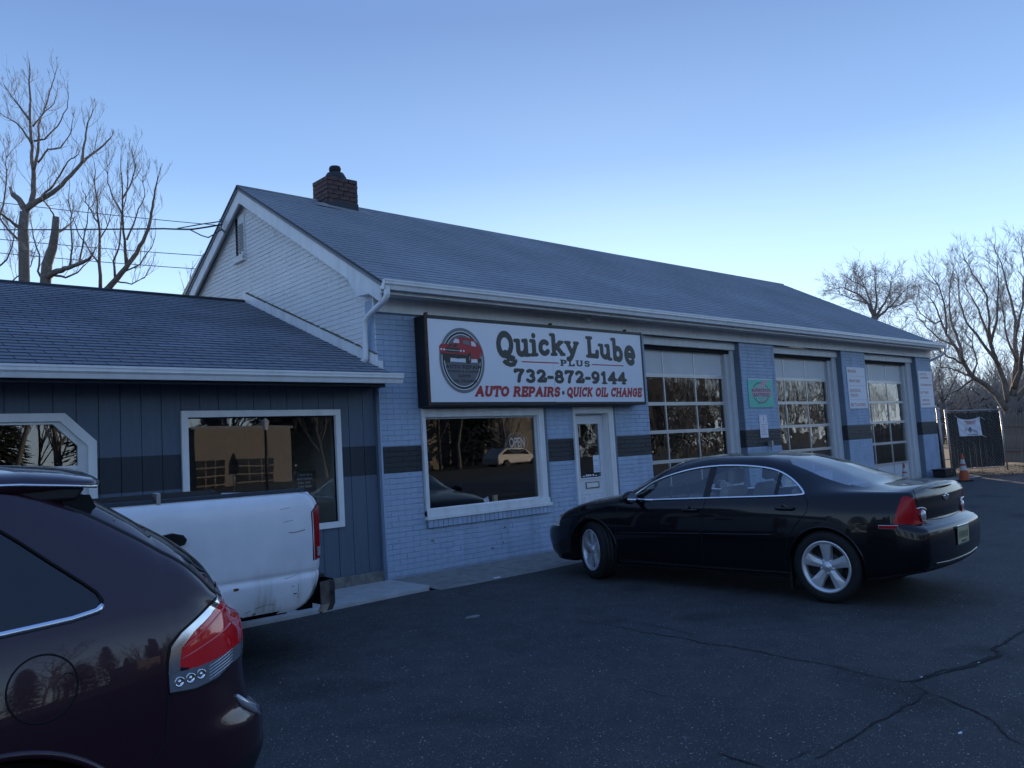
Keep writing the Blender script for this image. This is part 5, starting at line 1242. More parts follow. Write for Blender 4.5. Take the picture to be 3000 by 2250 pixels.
# ------------------------------------------------------------------ lettering
def arc(cx, cy, rx, ry, a0, a1, n=12): return [(cx+rx*cos(radians(a)), cy+ry*sin(radians(a))) for a in lin(a0, a1, n)]
O_ = lambda w: arc(w/2, .5, w/2-.13, .37, 0, 360, 20)
SL = {  # slab letters: width, strokes, serif bars (x, y, half width)
 'A': (.95, [[(.14, .1), (.47, .9), (.80, .1)], [(.27, .36), (.67, .36)]], [(.15, .06, .13), (.80, .06, .13)]),
 'U': (.92, [[(.2, .9), (.2, .35)]+arc(.46, .35, .26, .24, 180, 360, 9)+[(.72, .9)]], [(.2, .94, .15), (.72, .94, .13)]),
 'T': (.85, [[(.425, .08), (.425, .9)], [(.1, .9), (.75, .9)], [(.1, .9), (.08, .74)], [(.75, .9), (.77, .74)]], [(.425, .06, .16)]),
 'O': (.92, [O_(.92)], []), 'Q': (.95, [O_(.92), [(.45, .2), (.62, .02), (.85, -.03)]], []),
 'R': (.92, [[(.2, .1), (.2, .9)], [(.2, .88), (.48, .88)]+arc(.48, .69, .2, .19, 90, -90, 8)+[(.2, .5)], [(.5, .48), (.75, .1)]], [(.2, .06, .15), (.78, .06, .10), (.12, .94, .08)]),
 'P': (.85, [[(.2, .1), (.2, .9)], [(.2, .88), (.48, .88)]+arc(.48, .67, .2, .21, 90, -90, 8)+[(.2, .46)]], [(.22, .06, .16), (.12, .94, .08)]),
 'E': (.80, [[(.2, .1), (.2, .9)], [(.2, .9), (.66, .9), (.68, .74)], [(.2, .5), (.55, .5)], [(.2, .1), (.68, .1), (.70, .27)]], [(.12, .94, .08), (.12, .06, .08)]),
 'F': (.76, [[(.2, .1), (.2, .9)], [(.2, .9), (.66, .9), (.68, .74)], [(.2, .5), (.55, .5)]], [(.12, .94, .08), (.2, .06, .15)]),
 'I': (.42, [[(.21, .1), (.21, .9)]], [(.21, .94, .15), (.21, .06, .15)]),
 'S': (.75, [arc(.37, .69, .22, .20, 20, 230, 10)+arc(.37, .30, .24, .20, 80, -160, 10)], [(.60, .82, .02), (.14, .18, .02)]),
 'C': (.86, [arc(.46, .5, .32, .38, 45, 315, 18), [(.70, .72), (.72, .9)]], []),
 'K': (.90, [[(.2, .1), (.2, .9)], [(.25, .45), (.68, .88)], [(.38, .58), (.72, .1)]], [(.2, .94, .14), (.2, .06, .14), (.75, .06, .11), (.70, .94, .10)]),
 'L': (.78, [[(.2, .1), (.2, .9)], [(.2, .1), (.66, .1), (.68, .30)]], [(.2, .94, .15), (.12, .06, .08)]),
 'H': (.98, [[(.2, .1), (.2, .9)], [(.76, .1), (.76, .9)], [(.2, .5), (.76, .5)]], [(.2, .94, .14), (.2, .06, .14), (.76, .94, .14), (.76, .06, .14)]),
 'N': (.95, [[(.2, .1), (.2, .9)], [(.2, .85), (.74, .12)], [(.74, .1), (.74, .9)]], [(.14, .94, .10), (.2, .06, .12), (.74, .94, .12)]),
 'M': (1.1, [[(.18, .1), (.22, .9)], [(.22, .88), (.55, .15), (.88, .88)], [(.88, .9), (.92, .1)]], [(.18, .06, .12), (.92, .06, .12)]),
 'G': (.90, [arc(.46, .5, .32, .38, 45, 330, 18), [(.74, .3), (.74, .48), (.52, .48)]], []),
 'D': (.90, [[(.2, .1), (.2, .9)], [(.2, .88), (.40, .88)]+arc(.40, .5, .32, .38, 90, -90, 12)+[(.2, .12)]], [(.1, .94, .06), (.1, .06, .06)]),
 '&': (.9, [arc(.42, .72, .16, .17, -50, 230, 10)+[(.72, .12)], arc(.38, .28, .22, .19, 130, 360, 10)+[(.72, .5)]], []),
 '7': (.80, [[(.12, .78), (.14, .88), (.66, .88), (.42, .5), (.34, .1)]], [(.13, .82, .03)]),
 '3': (.80, [arc(.38, .69, .22, .19, 140, -70, 10)+arc(.38, .30, .25, .21, 75, -150, 12)], []),
 '2': (.82, [arc(.38, .66, .23, .22, 160, -20, 10)+[(.18, .14), (.66, .14), (.70, .3)]], []),
 '8': (.84, [arc(.42, .69, .2, .18, 0, 360, 16), arc(.42, .30, .25, .21, 0, 360, 16)], []),
 '9': (.84, [arc(.40, .64, .23, .24, 0, 360, 16), [(.63, .64), (.6, .35), (.44, .14), (.22, .12)]], []),
 '1': (.58, [[(.30, .1), (.30, .9), (.14, .76)]], [(.30, .06, .17)]),
 '4': (.86, [[(.56, .1), (.56, .9), (.12, .34), (.74, .34)]], [(.56, .06, .14)]),
 '-': (.50, [[(.12, .42), (.38, .42)]], []), ' ': (.45, [], []),
 '*': (.55, [[(.27, .42), (.28, .42)]], []),
 'u': (.84, [[(.2, .6), (.2, .3)]+arc(.40, .28, .2, .17, 180, 300, 7)+[(.62, .3)], [(.62, .62), (.62, .1)]], [(.14, .64, .10), (.56, .64, .10), (.70, .06, .09)]),
 'i': (.44, [[(.22, .1), (.22, .6)], [(.22, .86), (.221, .86)]], [(.15, .64, .10), (.22, .06, .15)]),
 'c': (.70, [arc(.37, .36, .23, .26, 50, 320, 14)], []),
 'k': (.86, [[(.2, .1), (.2, .92)], [(.22, .32), (.58, .60)], [(.36, .42), (.66, .10)]], [(.14, .95, .10), (.2, .06, .13), (.70, .06, .10), (.62, .64, .10)]),
 'y': (.84, [[(.16, .6), (.42, .1)], [(.68, .6), (.40, .02), (.28, -.14), (.16, -.14)]], [(.16, .64, .13), (.68, .64, .11)]),
 'b': (.82, [[(.2, .12), (.2, .92)], arc(.42, .34, .22, .24, 0, 360, 16)], [(.14, .95, .10)]),
 'e': (.86, [[(.20, .36), (.66, .36)]+arc(.41, .36, .27, .30, 5, 315, 16)], []),
}
def sdf_glyph(strokes, serifs, x, y, r, rs):
    best = 9
    for st in strokes:
        for k in range(len(st)-1):
            ax, ay = st[k]; bx, by = st[k+1]; dx, dy = bx-ax, by-ay; L2 = dx*dx+dy*dy+1e-12
            t = max(0, min(1, ((x-ax)*dx+(y-ay)*dy)/L2)); d = sqrt((x-ax-dx*t)**2+(y-ay-dy*t)**2)-r
            if d < best: best = d
    for sx, sy, h in serifs:
        d = sqrt(max(0, abs(x-sx)-h)**2+(y-sy)**2)-rs
        if d < best: best = d
    return best
_gc = {}
def glyph_cells(ch, r, rs, res):
    key = (ch, r, res)
    if key in _gc: return _gc[key]
    wd, st, sf = SL[ch]; h = 1/res; nx = int((wd+.3)/h)+1; ny = int(1.45/h)+1; x0, y0 = -.12, -.30
    V = [[sdf_glyph(st, sf, x0+i*h, y0+j*h, r, rs) if st else 1 for j in range(ny)] for i in range(nx)]
    polys = []
    for i in range(nx-1):
        j = 0
        while j < ny-1:
            c = [(i, j), (i+1, j), (i+1, j+1), (i, j+1)]; v = [V[a][b] for a, b in c]
            if all(q < 0 for q in v):
                k = j
                while k+1 < ny-1 and all(V[a][b] < 0 for a, b in ((i, k+2), (i+1, k+2))): k += 1
                polys.append([(x0+i*h, y0+j*h), (x0+(i+1)*h, y0+j*h), (x0+(i+1)*h, y0+(k+1)*h), (x0+i*h, y0+(k+1)*h)]); j = k+1; continue
            if any(q < 0 for q in v):
                pl = []
                for k in range(4):
                    a, b = c[k], c[(k+1) % 4]; va, vb = v[k], v[(k+1) % 4]
                    if va < 0: pl.append((x0+a[0]*h, y0+a[1]*h))
                    if (va < 0) != (vb < 0):
                        t = va/(va-vb); pl.append((x0+(a[0]+(b[0]-a[0])*t)*h, y0+(a[1]+(b[1]-a[1])*t)*h))
                if len(pl) > 2: polys.append(pl)
            j += 1
    _gc[key] = polys; return polys
def slab_text(txt, x0, x1, z0, z1, y, m, parent, name='lettering', r=.095, rs=.055, res=26, slant=0, warp=None, track=0):
    tot = sum(SL[c][0]+track for c in txt); mb = MB(); u = 0
    for c in txt:
        for pl in glyph_cells(c, r, rs, res):
            q = []
            for px_, pz in pl:
                xx = x0+(u+px_)/tot*(x1-x0); a, b = warp(xx) if warp else (z0, z1)
                zz = a+pz*(b-a); q.append((xx+slant*(zz-z0), y, zz))
            mb.add(q, [tuple(range(len(q)))])
        u += SL[c][0]+track
    return mb.build(name, m, parent, fix=False)
def plain_text(txt, x0, x1, z0, z1, y, m, parent, name='lettering', bold=.0, T=None, fit=True):
    cu = bpy.data.curves.new('t', 'FONT'); cu.body = txt; cu.size = 1; cu.offset = bold; cu.resolution_u = 2
    o = bpy.data.objects.new('t', cu); COL.objects.link(o); me = bpy.data.meshes.new_from_object(o); bpy.data.objects.remove(o); bpy.data.curves.remove(cu)
    xs = [v.co.x for v in me.vertices]; ys = [v.co.y for v in me.vertices]; a, b, c, d = min(xs), max(xs), min(ys), max(ys)
    for v in me.vertices:
        p = Vector((x0+(v.co.x-a)/(b-a)*(x1-x0), y, z0+(v.co.y-c)/(d-c)*(z1-z0))); v.co = T @ p if T is not None else p
    me.name = name; return link(name, me, m, parent)
def flat(mb, pts, y): return mb.add([(x, y, z) for x, z in pts], [tuple(range(len(pts)))])
def ell(cx, cz, rx, rz, n=48, a0=0, a1=360): return [(cx+rx*cos(radians(a)), cz+rz*sin(radians(a))) for a in lin(a0, a1, n+1)[:-1]]

# ---- main box sign over the shop window
SG = thing('shop_sign', 'long white box sign in a black frame reading Quicky Lube Plus, above the shop window', 'sign', (0, 0, 0))
y0 = -.25
mb = MB(); mb.box((.60, y0+.02, 2.115), (5.0, -.012, 3.30)); mb.build('cabinet', M['sign_black'], SG, bevel=.004)
mb = MB(); mb.box((.595, y0-.004, 3.258), (5.004, y0+.02, 3.304)); mb.box((.592, y0-.004, 2.118), (2.905, y0+.02, 2.165)); mb.box((2.905, y0-.002, 2.126), (5.004, y0+.02, 2.162)); mb.build('frame', M['sign_black'], SG, bevel=.003)
mb = MB(); mb.box((.592, y0-.006, 2.118), (.634, y0+.02, 3.31)); mb.build('frame_post', M['sign_rust'], SG, bevel=.003)
mb = MB(); mb.box((4.972, y0-.006, 2.118), (5.006, y0+.02, 3.31)); mb.build('frame_post', M['sign_black'], SG, bevel=.003)
mb = MB(); mb.box((.632, y0+.004, 2.16), (2.902, y0+.012, 3.26)); mb.build('face_panel', M['sign_white'], SG)
mb = MB(); mb.box((2.906, y0+.003, 2.16), (4.974, y0+.011, 3.26)); mb.build('face_panel', M['sign_white'], SG)
for x in (.62, 2.9, 4.6):
    mb = MB(); mb.box((x, y0, 3.30), (x+.03, y0+.05, 3.335)); mb.build('lug', M['sign_rust'], SG)
yl = y0+.001
qb = lambda x: (2.855-.105*((x-3.30)/1.5)**2, 3.175)
slab_text('Quicky Lube', 1.80, 4.84, 2.8, 3.17, yl, M['print_charcoal'], SG, r=.115, rs=.075, res=30, warp=qb)
mb = MB(); flat(mb, [(1.90, 2.72), (1.94, 2.76), (2.0, 2.755), (2.05, 2.72), (2.12, 2.735), (2.17, 2.78), (2.19, 2.74), (2.14, 2.67), (2.05, 2.655), (1.96, 2.68)], yl-.0004); mb.build('lettering', M['print_charcoal'], SG)
for a, b in ((2.275, 3.017), (3.745, 4.503)): mb = MB(); flat(mb, [(a, 2.732), (b, 2.732), (b, 2.748), (a, 2.748)], yl); mb.build('line', M['print_red'], SG)
slab_text('PLUS', 3.05, 3.73, 2.70, 2.795, yl-.0002, M['print_charcoal'], SG, r=.11, rs=.07, res=14, track=.12)
slab_text('732-872-9144', 2.10, 4.56, 2.44, 2.64, yl, M['print_charcoal'], SG, r=.12, rs=.07, res=20)
slab_text('AUTO REPAIRS', 1.37, 3.0, 2.238, 2.385, yl, M['print_red'], SG, r=.13, rs=.06, res=20, slant=.22)
mb = MB(); flat(mb, ell(3.075, 2.298, .027, .030, 20), yl); mb.build('lettering', M['print_charcoal'], SG)
slab_text('QUICK OIL CHANGE', 3.14, 4.90, 2.238, 2.385, yl, M['print_red'], SG, r=.13, rs=.06, res=20, slant=.22)
EM = bpy.data.objects.new('emblem', None); COL.objects.link(EM); EM.parent = SG
cx, cz, rx, rz = 1.19, 2.722, .385, .440
for k, (s_, mm) in enumerate(((1, 'print_grey_light'), (.90, 'print_white'), (.875, 'print_black'), (.805, 'print_white'), (.78, 'print_grey'))):
    mb = MB(); flat(mb, ell(cx, cz, rx*s_, rz*(s_*.99+.01)), yl-.0003*(k+1)); mb.build('ring', M[mm], EM)
ye = yl-.0022
E_ = lambda pts: [(cx+.385*(x-660)/520, cz-.44*(z-835)/755) for x, z in pts]
def art(pts, m, dy=0): mb = MB(); flat(mb, E_(pts), ye-dy); mb.build('picture', M[m], EM)
art([(230, 880), (380, 870), (740, 880), (1110, 870), (1100, 800), (900, 790), (330, 790)], 'print_white')
art([(230, 720), (385, 760), (380, 860), (350, 900), (270, 900), (235, 820)], 'print_black', .0004)
art([(1000, 730), (1100, 700), (1105, 860), (1060, 880), (1010, 870)], 'print_black', .0004)
art([(150, 690), (145, 540), (185, 475), (430, 460), (490, 330), (650, 300), (860, 305), (960, 350), (1060, 450), (1135, 570), (1140, 700), (1090, 730), (1040, 790), (770, 800), (740, 700), (420, 690)], 'print_red', .0008)
art([(160, 680), (740, 700), (745, 780), (560, 800), (230, 740)], 'print_black', .0012)
art([(455, 435), (510, 340), (590, 345), (610, 420), (590, 440)], 'print_white', .0012)
art([(680, 400), (700, 370), (840, 370), (845, 470), (700, 450)], 'print_grey_light', .0012)
art([(880, 375), (950, 390), (990, 450), (995, 500), (880, 490)], 'print_white', .0012)
art([(295, 550), (590, 565), (590, 665), (295, 650)], 'print_black', .0012)
art([(295, 600), (590, 612), (590, 622), (295, 610)], 'print_white', .0016)
art([(320, 530), (400, 465), (450, 465), (400, 535)], 'print_black', .0012); art([(430, 540), (500, 465), (580, 470), (520, 545)], 'print_black', .0012)
for x, z in ((190, 597), (252, 600), (628, 615), (697, 615)): art([(x+24*cos(a), z+24*sin(a)) for a in lin(0, 2*pi, 13)[:-1]], 'print_white', .0012)
art([(730, 800), (745, 740), (800, 660), (850, 640), (865, 720), (860, 850), (830, 905), (770, 912), (735, 880)], 'print_black', .0016)
art([(800, 800), (825, 720), (845, 730), (845, 800), (825, 850)], 'print_grey_light', .002)
art([(1060, 720), (1080, 640), (1100, 650), (1105, 740), (1090, 790), (1065, 780)], 'print_grey_light', .002)
for t_, a, b, z0, z1 in (('AUTO REPAIR', 270, 1085, 1025, 940), ('FOREIGN & DOMESTIC', 305, 1080, 1112, 1065), ('QUICK', 545, 835, 1228, 1160), ('OIL CHANGE', 425, 970, 1342, 1275)):
    (xa, za), (xb, zb_) = E_([(a, z0), (b, z1)]); slab_text(t_, xa, xb, za, zb_, ye-.0006, M['print_black'], EM, r=.10, rs=.06, res=9)

# ---- smaller signs
def board(name, label, x0, x1, z0, z1, m, cat='sign'):
    t = thing(name, label, cat, (x0, 0, z0)); mb = MB(); mb.box((0, -.012, 0), (x1-x0, -.002, z1-z0)); mb.build('board', m, t, bevel=.002); return t
gs = board('battery_sign', 'green square battery sign with a pink arrow, right of the first bay', 8.49, 9.40, 2.06, 2.63, M['poster_green'])
def gp(name, pts, m, dy): mb = MB(); flat(mb, pts, -.0125-dy); return mb.build(name, m, gs)
gp('rim', [(0, .555), (.91, .555), (.91, .57), (0, .57)], M['print_white'], .0002)
o = ell(.45, .29, .31, .21); i = ell(.45, .29, .285, .19)
mb = MB(); n = len(o); mb.add([(x, -.0130, z) for x, z in o+i], [(k, (k+1) % n, n+(k+1) % n, n+k) for k in range(n)]); mb.build('circle', M['print_charcoal'], gs)
gp('arrow', [(.30, .38), (.60, .55), (.74, .545), (.62, .42)], M['poster_pink'], .001); gp('arrow', [(.34, .07), (.48, .17), (.66, .17), (.30, .06)], M['poster_pink'], .001)
gp('name_band', [(.12, .205), (.82, .205), (.82, .385), (.12, .385)], M['poster_pink'], .0014)
plain_text('INTERSTATE', .13, .80, .305, .372, -.0148, M['print_black'], gs, bold=.02); plain_text('BATTERIES', .17, .77, .215, .282, -.0148, M['print_black'], gs, bold=.02)
plain_text('Dependable Dealer', .14, .80, .03, .072, -.0132, M['poster_teal_text'], gs)
ns = board('notice_plate', 'small upright white notice under the green battery sign', 8.80, 9.09, 1.46, 1.905, M['poster_white'])
mb = MB(); frame_ring(mb, .02, .27, .30, .43, .006, -.0135, -.0125); mb.box((.125, -.0135, .33), (.165, -.0125, .41)); mb.build('lettering', M['poster_pink'], ns)
mb = MB()
for k in range(7): mb.box((.04, -.0135, .05+k*.034), (.25-.03*(k % 3), -.0125, .062+k*.034))
mb.build('small_print', M['poster_pink'], ns)
def list_sign(label, x0, x1, z0, z1, rows, lines):
    t = board('service_sign', label, x0, x1, z0, z1, M['poster_white']); H = z1-z0; W = x1-x0
    for txt, a, b, za, zb_ in rows: plain_text(txt, a*W, b*W, za*H, zb_*H, -.0135, M['poster_red'], t, bold=.012)
    for z in lines: mb = MB(); flat(mb, [(.04*W, z*H), (.97*W, z*H), (.97*W, z*H+.006), (.04*W, z*H+.006)], -.013); mb.build('line', M['poster_pink'], t)
list_sign('white sign listing brakes, front end, shocks and belts between second and third bays', 12.69, 13.60, 2.005, 2.968,
  [('BRAKES', .06, .50, .87, .94), ('FRONT END', .08, .68, .63, .70), ('SHOCKS &', .08, .64, .40, .47), ('STRUTS', .08, .50, .28, .35), ('BELTS & HOSES', .06, .88, .05, .13)], (.78, .55, .21))
list_sign('white sign listing catalytic converters and computer diagnostic on the far right pier', 16.70, 17.60, 2.0, 2.97,
  [('CATALYTIC', .08, .62, .88, .94), ('CONVERTERS', .08, .74, .78, .84), ('CUSTOM EXHAUST', .08, .95, .59, .65), ('BATTERIES', .08, .64, .38, .44), ('COMPUTER', .08, .64, .17, .23), ('DIAGNOSTIC', .08, .70, .06, .12)], (.72, .51, .30))
# open sign and things behind the shop window
t = thing('open_sign', 'unlit white oval open sign hanging behind the shop window', 'sign', (2.40, .09, 1.60))
plain_text('OPEN', -.155, .145, -.065, .075, 0, M['neon_off'], t, bold=.0)
mb = MB(); mb.tube([(.22*cos(a), .01, .14*sin(a)) for a in lin(0, 2*pi, 33)], .006, 6); mb.build('oval_tube', M['neon_tube'], t)
mb = MB(); mb.prism([(.20*cos(a), .02, .125*sin(a)) for a in lin(0, 2*pi, 25)[:-1]], (0, .01, 0)); mb.build('back_plate', M['print_black'], t)
t = thing('card_box', 'small pale yellow carton standing on the shop window sill', 'box', (1.93, .09, .79)); mb = MB(); mb.box((-.035, 0, 0), (.035, .04, .09)); mb.build('carton', mat('carton', (.5, .44, .26), .7), t, bevel=.003)
t = thing('leaflet', 'small white leaflet leaning on the shop window sill beside the yellow carton', 'leaflet', (1.76, .085, .79)); mb = MB(); mb.box((-.045, 0, 0), (.045, .003, .07), Matrix.Rotation(-.3, 4, 'Y')); mb.build('sheet', M['paper'], t)
t = thing('sedan_chair', 'dark office chair inside the shop behind the window', 'chair', (1.6, 1.4, -.02))
mb = MB(); mb.box((-.25, -.25, .42), (.25, .25, .50)); mb.build('seat', M['sign_black'], t, bevel=.03); mb = MB(); mb.box((-.24, .2, .55), (.24, .26, 1.05)); mb.build('backrest', M['sign_black'], t, bevel=.03); mb = MB(); mb.tube([(0, 0, 0), (0, 0, .42)], .03); mb.build('leg', M['tin'], t)
t = thing('paper_notice', 'white paper notice taped inside the glass of the shop door', 'notice', (4.02, .108, 1.07))
mb = MB(); mb.box((0, 0, 0), (.17, .001, .27)); mb.build('sheet', M['paper'], t); mb = MB()
for a, b, z in ((.02, .10, .18), (.02, .07, .095), (.02, .13, .06), (.02, .14, .03), (.09, .13, .095)): mb.box((a, -.001, z), (b, .0, z+.009))
mb.build('print', mat('pen_blue', (.2, .25, .5), .6), t)
t = thing('window_poster', 'dark poster with pale words about failing batteries behind the right annex window', 'poster', (-1.08, SY+.06, 1.20))
mb = MB(); mb.box((-.02, .004, -.30), (.24, .01, .20)); mb.build('sheet', M['print_black'], t)
pg_ = mat('poster_grey', (.34, .36, .38), .5)
for k, (tx, wd) in enumerate((('1 OUT OF 4', .19), ('BATTERIES', .19), ('WILL FAIL', .17), ('THIS YEAR', .18))): plain_text(tx, .0, wd, .13-k*.045, .155-k*.045, .002, pg_, t, bold=.02)

# ------------------------------------------------------------------ small things at the right end
def traffic_cone(x, y, h, label):
    t = thing('traffic_cone', label, 'cone', (x, y, gz(x, y)), RND.uniform(0, 1), 'traffic cones by the building'); k = h/.71
    mb = MB(); mb.box((-.18*k, -.18*k, 0), (.18*k, .18*k, .03*k)); mb.build('base', M['rubber'], t, bevel=.008)
    r = lambda z: (.135-(.135-.028)*(z/.68))*k
    for i, (a, b, m) in enumerate(((.03, .28, 'cone_orange'), (.28, .40, 'cone_white'), (.40, .45, 'cone_orange'), (.45, .57, 'cone_white'), (.57, .71, 'cone_orange'))):
        mb = MB(); mb.lathe([(r(a), a*k), (r(b), b*k)]+([(0, b*k)] if b > .7 else []), 24); mb.build('cone' if i == 0 else 'band', M[m], t)
traffic_cone(16.0, -1.12, .66, 'dirty orange and white traffic cone standing by the black bin near the gate')
_c = onp(2647, 1357, 1, -.55)
traffic_cone(_c.x, -.55, _c.z-gz(_c.x, -.55), 'orange topped white traffic cone in front of the third bay, mostly behind the saloon car')
_c = onp(2768, 1392, 1, -.34)
t = thing('storage_bin', 'low black plastic bin lying at the foot of the far right pier', 'bin', (_c.x, -.34, gz(_c.x, -.34)))
mb = MB(); mb.prism([(-.36, -.16, 0), (.36, -.16, 0), (.36, .16, 0), (-.36, .16, 0)], (0, 0, .17)); mb.build('tub', M['black_plastic'], t, bevel=.02)
mb = MB(); mb.box((-.38, -.18, .17), (.38, .18, .205)); mb.build('lid', M['black_plastic'], t, bevel=.012)
mb = MB(); mb.box((-.03, -.186, .13), (.03, -.178, .165)); mb.build('latch', M['galvanised'], t)

GP0, GP1 = Vector((18.93, .2, .20)), Vector((20.09, -.84, .14))
gdir = (GP1-GP0); glen = sqrt(gdir.x**2+gdir.y**2); grz = math.atan2(gdir.y, gdir.x)
t = thing('chain_link_gate', 'chain link gate filled with black slats, standing ajar beyond the building corner', 'gate', tuple(GP0), grz)
mb = MB(); mb.tube([(0, 0, 0), (-.03, 0, 1.75)], .028, 10); mb.build('post', M['galvanised'], t)
mb = MB(); mb.tube([(glen, 0, -.04), (glen-.04, 0, 1.70)], .022, 10); mb.lathe([(0, .05), (.035, .03), (.04, 0), (.02, -.03)], 12, c=(glen-.04, 0, 1.70)); mb.build('post', M['galvanised'], t)
mb = MB(); mb.tube([(-.03, 0, 1.70), (glen-.04, 0, 1.66)], .016, 8); mb.build('top_rail', M['galvanised'], t)
mb = MB(); mb.tube([(0, 0, .06), (glen-.02, 0, .05)], .012, 8); mb.build('bottom_rail', M['galvanised'], t)
for nm, w_, kind in (('slat_infill', 0, 'stuff'),):
    mb = MB(); n = 34
    for k in range(n):
        x = .03+k*(glen-.09)/n; h = 1.63+RND.uniform(-.03, .02); o_ = RND.uniform(-.004, .004)
        mb.box((x, -.008+o_, .07+RND.uniform(0, .02)), (x+(glen-.09)/n*.86, .004+o_, h), Matrix.Rotation(RND.uniform(-.004, .004), 4, 'Y'))
    mb.build('slat_infill', M['slat_black'], t)['kind'] = kind
mb = MB(); step = .085
k = -20
while k*step < glen:
    for sgn in (1, -1):
        pts = []; x = k*step if sgn > 0 else k*step; z = .07
        a, b = (k*step, .07), (k*step+1.6, 1.67)
        if sgn < 0: a, b = (k*step+1.6, .07), (k*step, 1.67)
        # clip
        p0 = Vector((a[0], -.014, a[1])); p1 = Vector((b[0], -.014, b[1])); d = p1-p0
        ts = sorted([max(0, min(1, (.02-p0.x)/d.x)), max(0, min(1, (glen-.05-p0.x)/d.x))])
        if ts[1]-ts[0] > .02: mb.tube([p0+d*ts[0], p0+d*ts[1]], .0016, 3, smooth=False)
    k += 1
mb.build('wire_mesh', M['galvanised'], t)['kind'] = 'stuff'
t = thing('fence_post', 'thick galvanised fence post catching the sun beside the gate', 'post', (18.70, .32, .20)); mb = MB(); mb.tube([(0, 0, 0), (-.05, 0, 1.76)], .045, 12); mb.build('pole', M['galvanised'], t); mb = MB(); mb.lathe([(.05, 0), (.05, .03), (0, .07)], 12, c=(-.05, 0, 1.76)); mb.build('cap', M['tin'], t)
for z in (.35, 1.35):
    mb = MB(); mb.tube([(0, 0, z), (.2, -.1, z)], .012, 6); mb.build('hinge', M['tin'], t)
t = thing('slat_fence', 'short chain link fence with black slats between the building corner and the thick post', 'fence', (17.68, .62, .18), math.atan2(-.28, 1.0))
mb = MB()
for k in range(30):
    x = k*.034; mb.box((x, -.006, 0), (x+.029, .006, 1.42+RND.uniform(-.05, .03)))
mb.build('slat_infill', M['slat_black'], t)['kind'] = 'stuff'
mb = MB(); mb.tube([(0, -.01, 1.45), (1.02, -.01, 1.50)], .014, 8); mb.build('top_rail', M['galvanised'], t)
# banner on the gate
Tb = Matrix.Translation((0, 0, 0)); t = thing('gate_banner', 'white banner with red lettering tied to the slatted gate', 'banner', tuple(GP0+Vector((0, 0, 0))), grz)
v = []; f = []; nx, nz = 25, 15; bx0, bx1, bz0, bz1 = .27, .90, .97, 1.50
def bpt(u, w_):
    sag = .07*(1-(2*u-1)**2)*w_; x = bx0+(bx1-bx0)*u+(.02*(1-w_) if u < .5 else .035*(1-w_)); z = bz0+(bz1-bz0)*w_-sag-.01*u
    y = -.03-.006*sin(9*abs(u-w_*.2)+5*w_)-.005*sin(14*(u+w_))
    return (x, y, z)
for i in range(nx):
    for j in range(nz): v.append(bpt(i/(nx-1), j/(nz-1)))
for i in range(nx-1):
    for j in range(nz-1): f.append((i*nz+j, (i+1)*nz+j, (i+1)*nz+j+1, i*nz+j+1))
mb = MB(); mb.add(v, f, True); mb.build('cloth', mat('banner_white', (.70, .72, .78), .6), t)
for a, b, z0, z1, m in ((.31, .80, .82, .90, 'poster_red'), (.37, .77, .74, .79, 'poster_red'), (.33, .80, .685, .70, 'poster_red'), (.38, .78, .05, .11, 'print_grey')):
    k = a; 
    mb = MB()
    while k < b:
        w_ = .02 if z1-z0 > .03 else b-a
        ps = [bpt(k, z0), bpt(k+w_, z0), bpt(k+w_, z1), bpt(k, z1)]; mb.add([(p[0], p[1]-.004, p[2]) for p in ps], [(0, 1, 2, 3)]); k += w_*1.5
    mb.build('lettering', M[m], t)
mb = MB()
for (u, w_, s_) in ((.50, .45, .05), (.46, .35, .035), (.55, .36, .035), (.50, .25, .03)):
    p = bpt(u, w_); mb.add([(p[0]+s_*cos(a)*.6, p[1]-.005, p[2]+s_*sin(a)) for a in lin(0, 2*pi, 9)[:-1]], [tuple(range(8))])
for u0, u1, w0_ in ((.25, .40, .42), (.62, .82, .42)):
    for q in range(3): mb.add([(lambda p: (p[0], p[1]-.004, p[2]))(bpt(u, w_)) for u, w_ in ((u0, w0_-q*.06), (u1, w0_-.12-q*.06+(.18 if u0 < .5 else 0)), (u1, w0_-.14-q*.06+(.18 if u0 < .5 else 0)), (u0, w0_-.02-q*.06))], [(0, 1, 2, 3)])
mb.build('picture', M['print_grey'], t)
mb = MB(); mb.tube([bpt(1, 1), (bx1+.16, -.03, 1.40)], .005, 5); mb.tube([bpt(1, 0), (bx1+.15, -.03, .90)], .005, 5); mb.tube([bpt(0, 1), (bx0-.06, -.03, 1.56)], .005, 5); mb.build('tie_cord', M['paper'], t)
# wooden fence further right
t = thing('wooden_fence', 'weathered grey wooden picket fence running right behind the gate', 'fence', (0, 0, 0))
A_ = at(2925, 1300, 25.6); B_ = at(3330, 1290, 22); Ld = (B_-A_); Ld.z = 0; n = int(Ld.length/.105); Ld.normalize(); rz_ = math.atan2(Ld.y, Ld.x)
for k in range(n):
    p = A_+Ld*(k*.105); h = 1.52+RND.uniform(-.03, .03)
    mb = MB(); mb.prism([(0, 0, 0), (.094, 0, 0), (.094, 0, h-.07), (.065, 0, h), (.03, 0, h), (0, 0, h-.07)], (0, .018, 0)); mb.build('picket', M['wood_grey'], t).matrix_local = Matrix.Translation((p.x, p.y, gz(p.x, p.y)+.06)) @ Matrix.Rotation(rz_+RND.uniform(-.02, .02), 4, 'Z') @ Matrix.Rotation(RND.uniform(-.01, .01), 4, 'Y')
for z in (.45, 1.2):
    mb = MB(); a = Vector((A_.x, A_.y+.04, gz(A_.x, A_.y)+z)); b = Vector((B_.x, B_.y+.04, gz(B_.x, B_.y)+z)); mb.tube([a, b], .035, 4, smooth=False); mb.build('rail', M['wood_grey'], t)
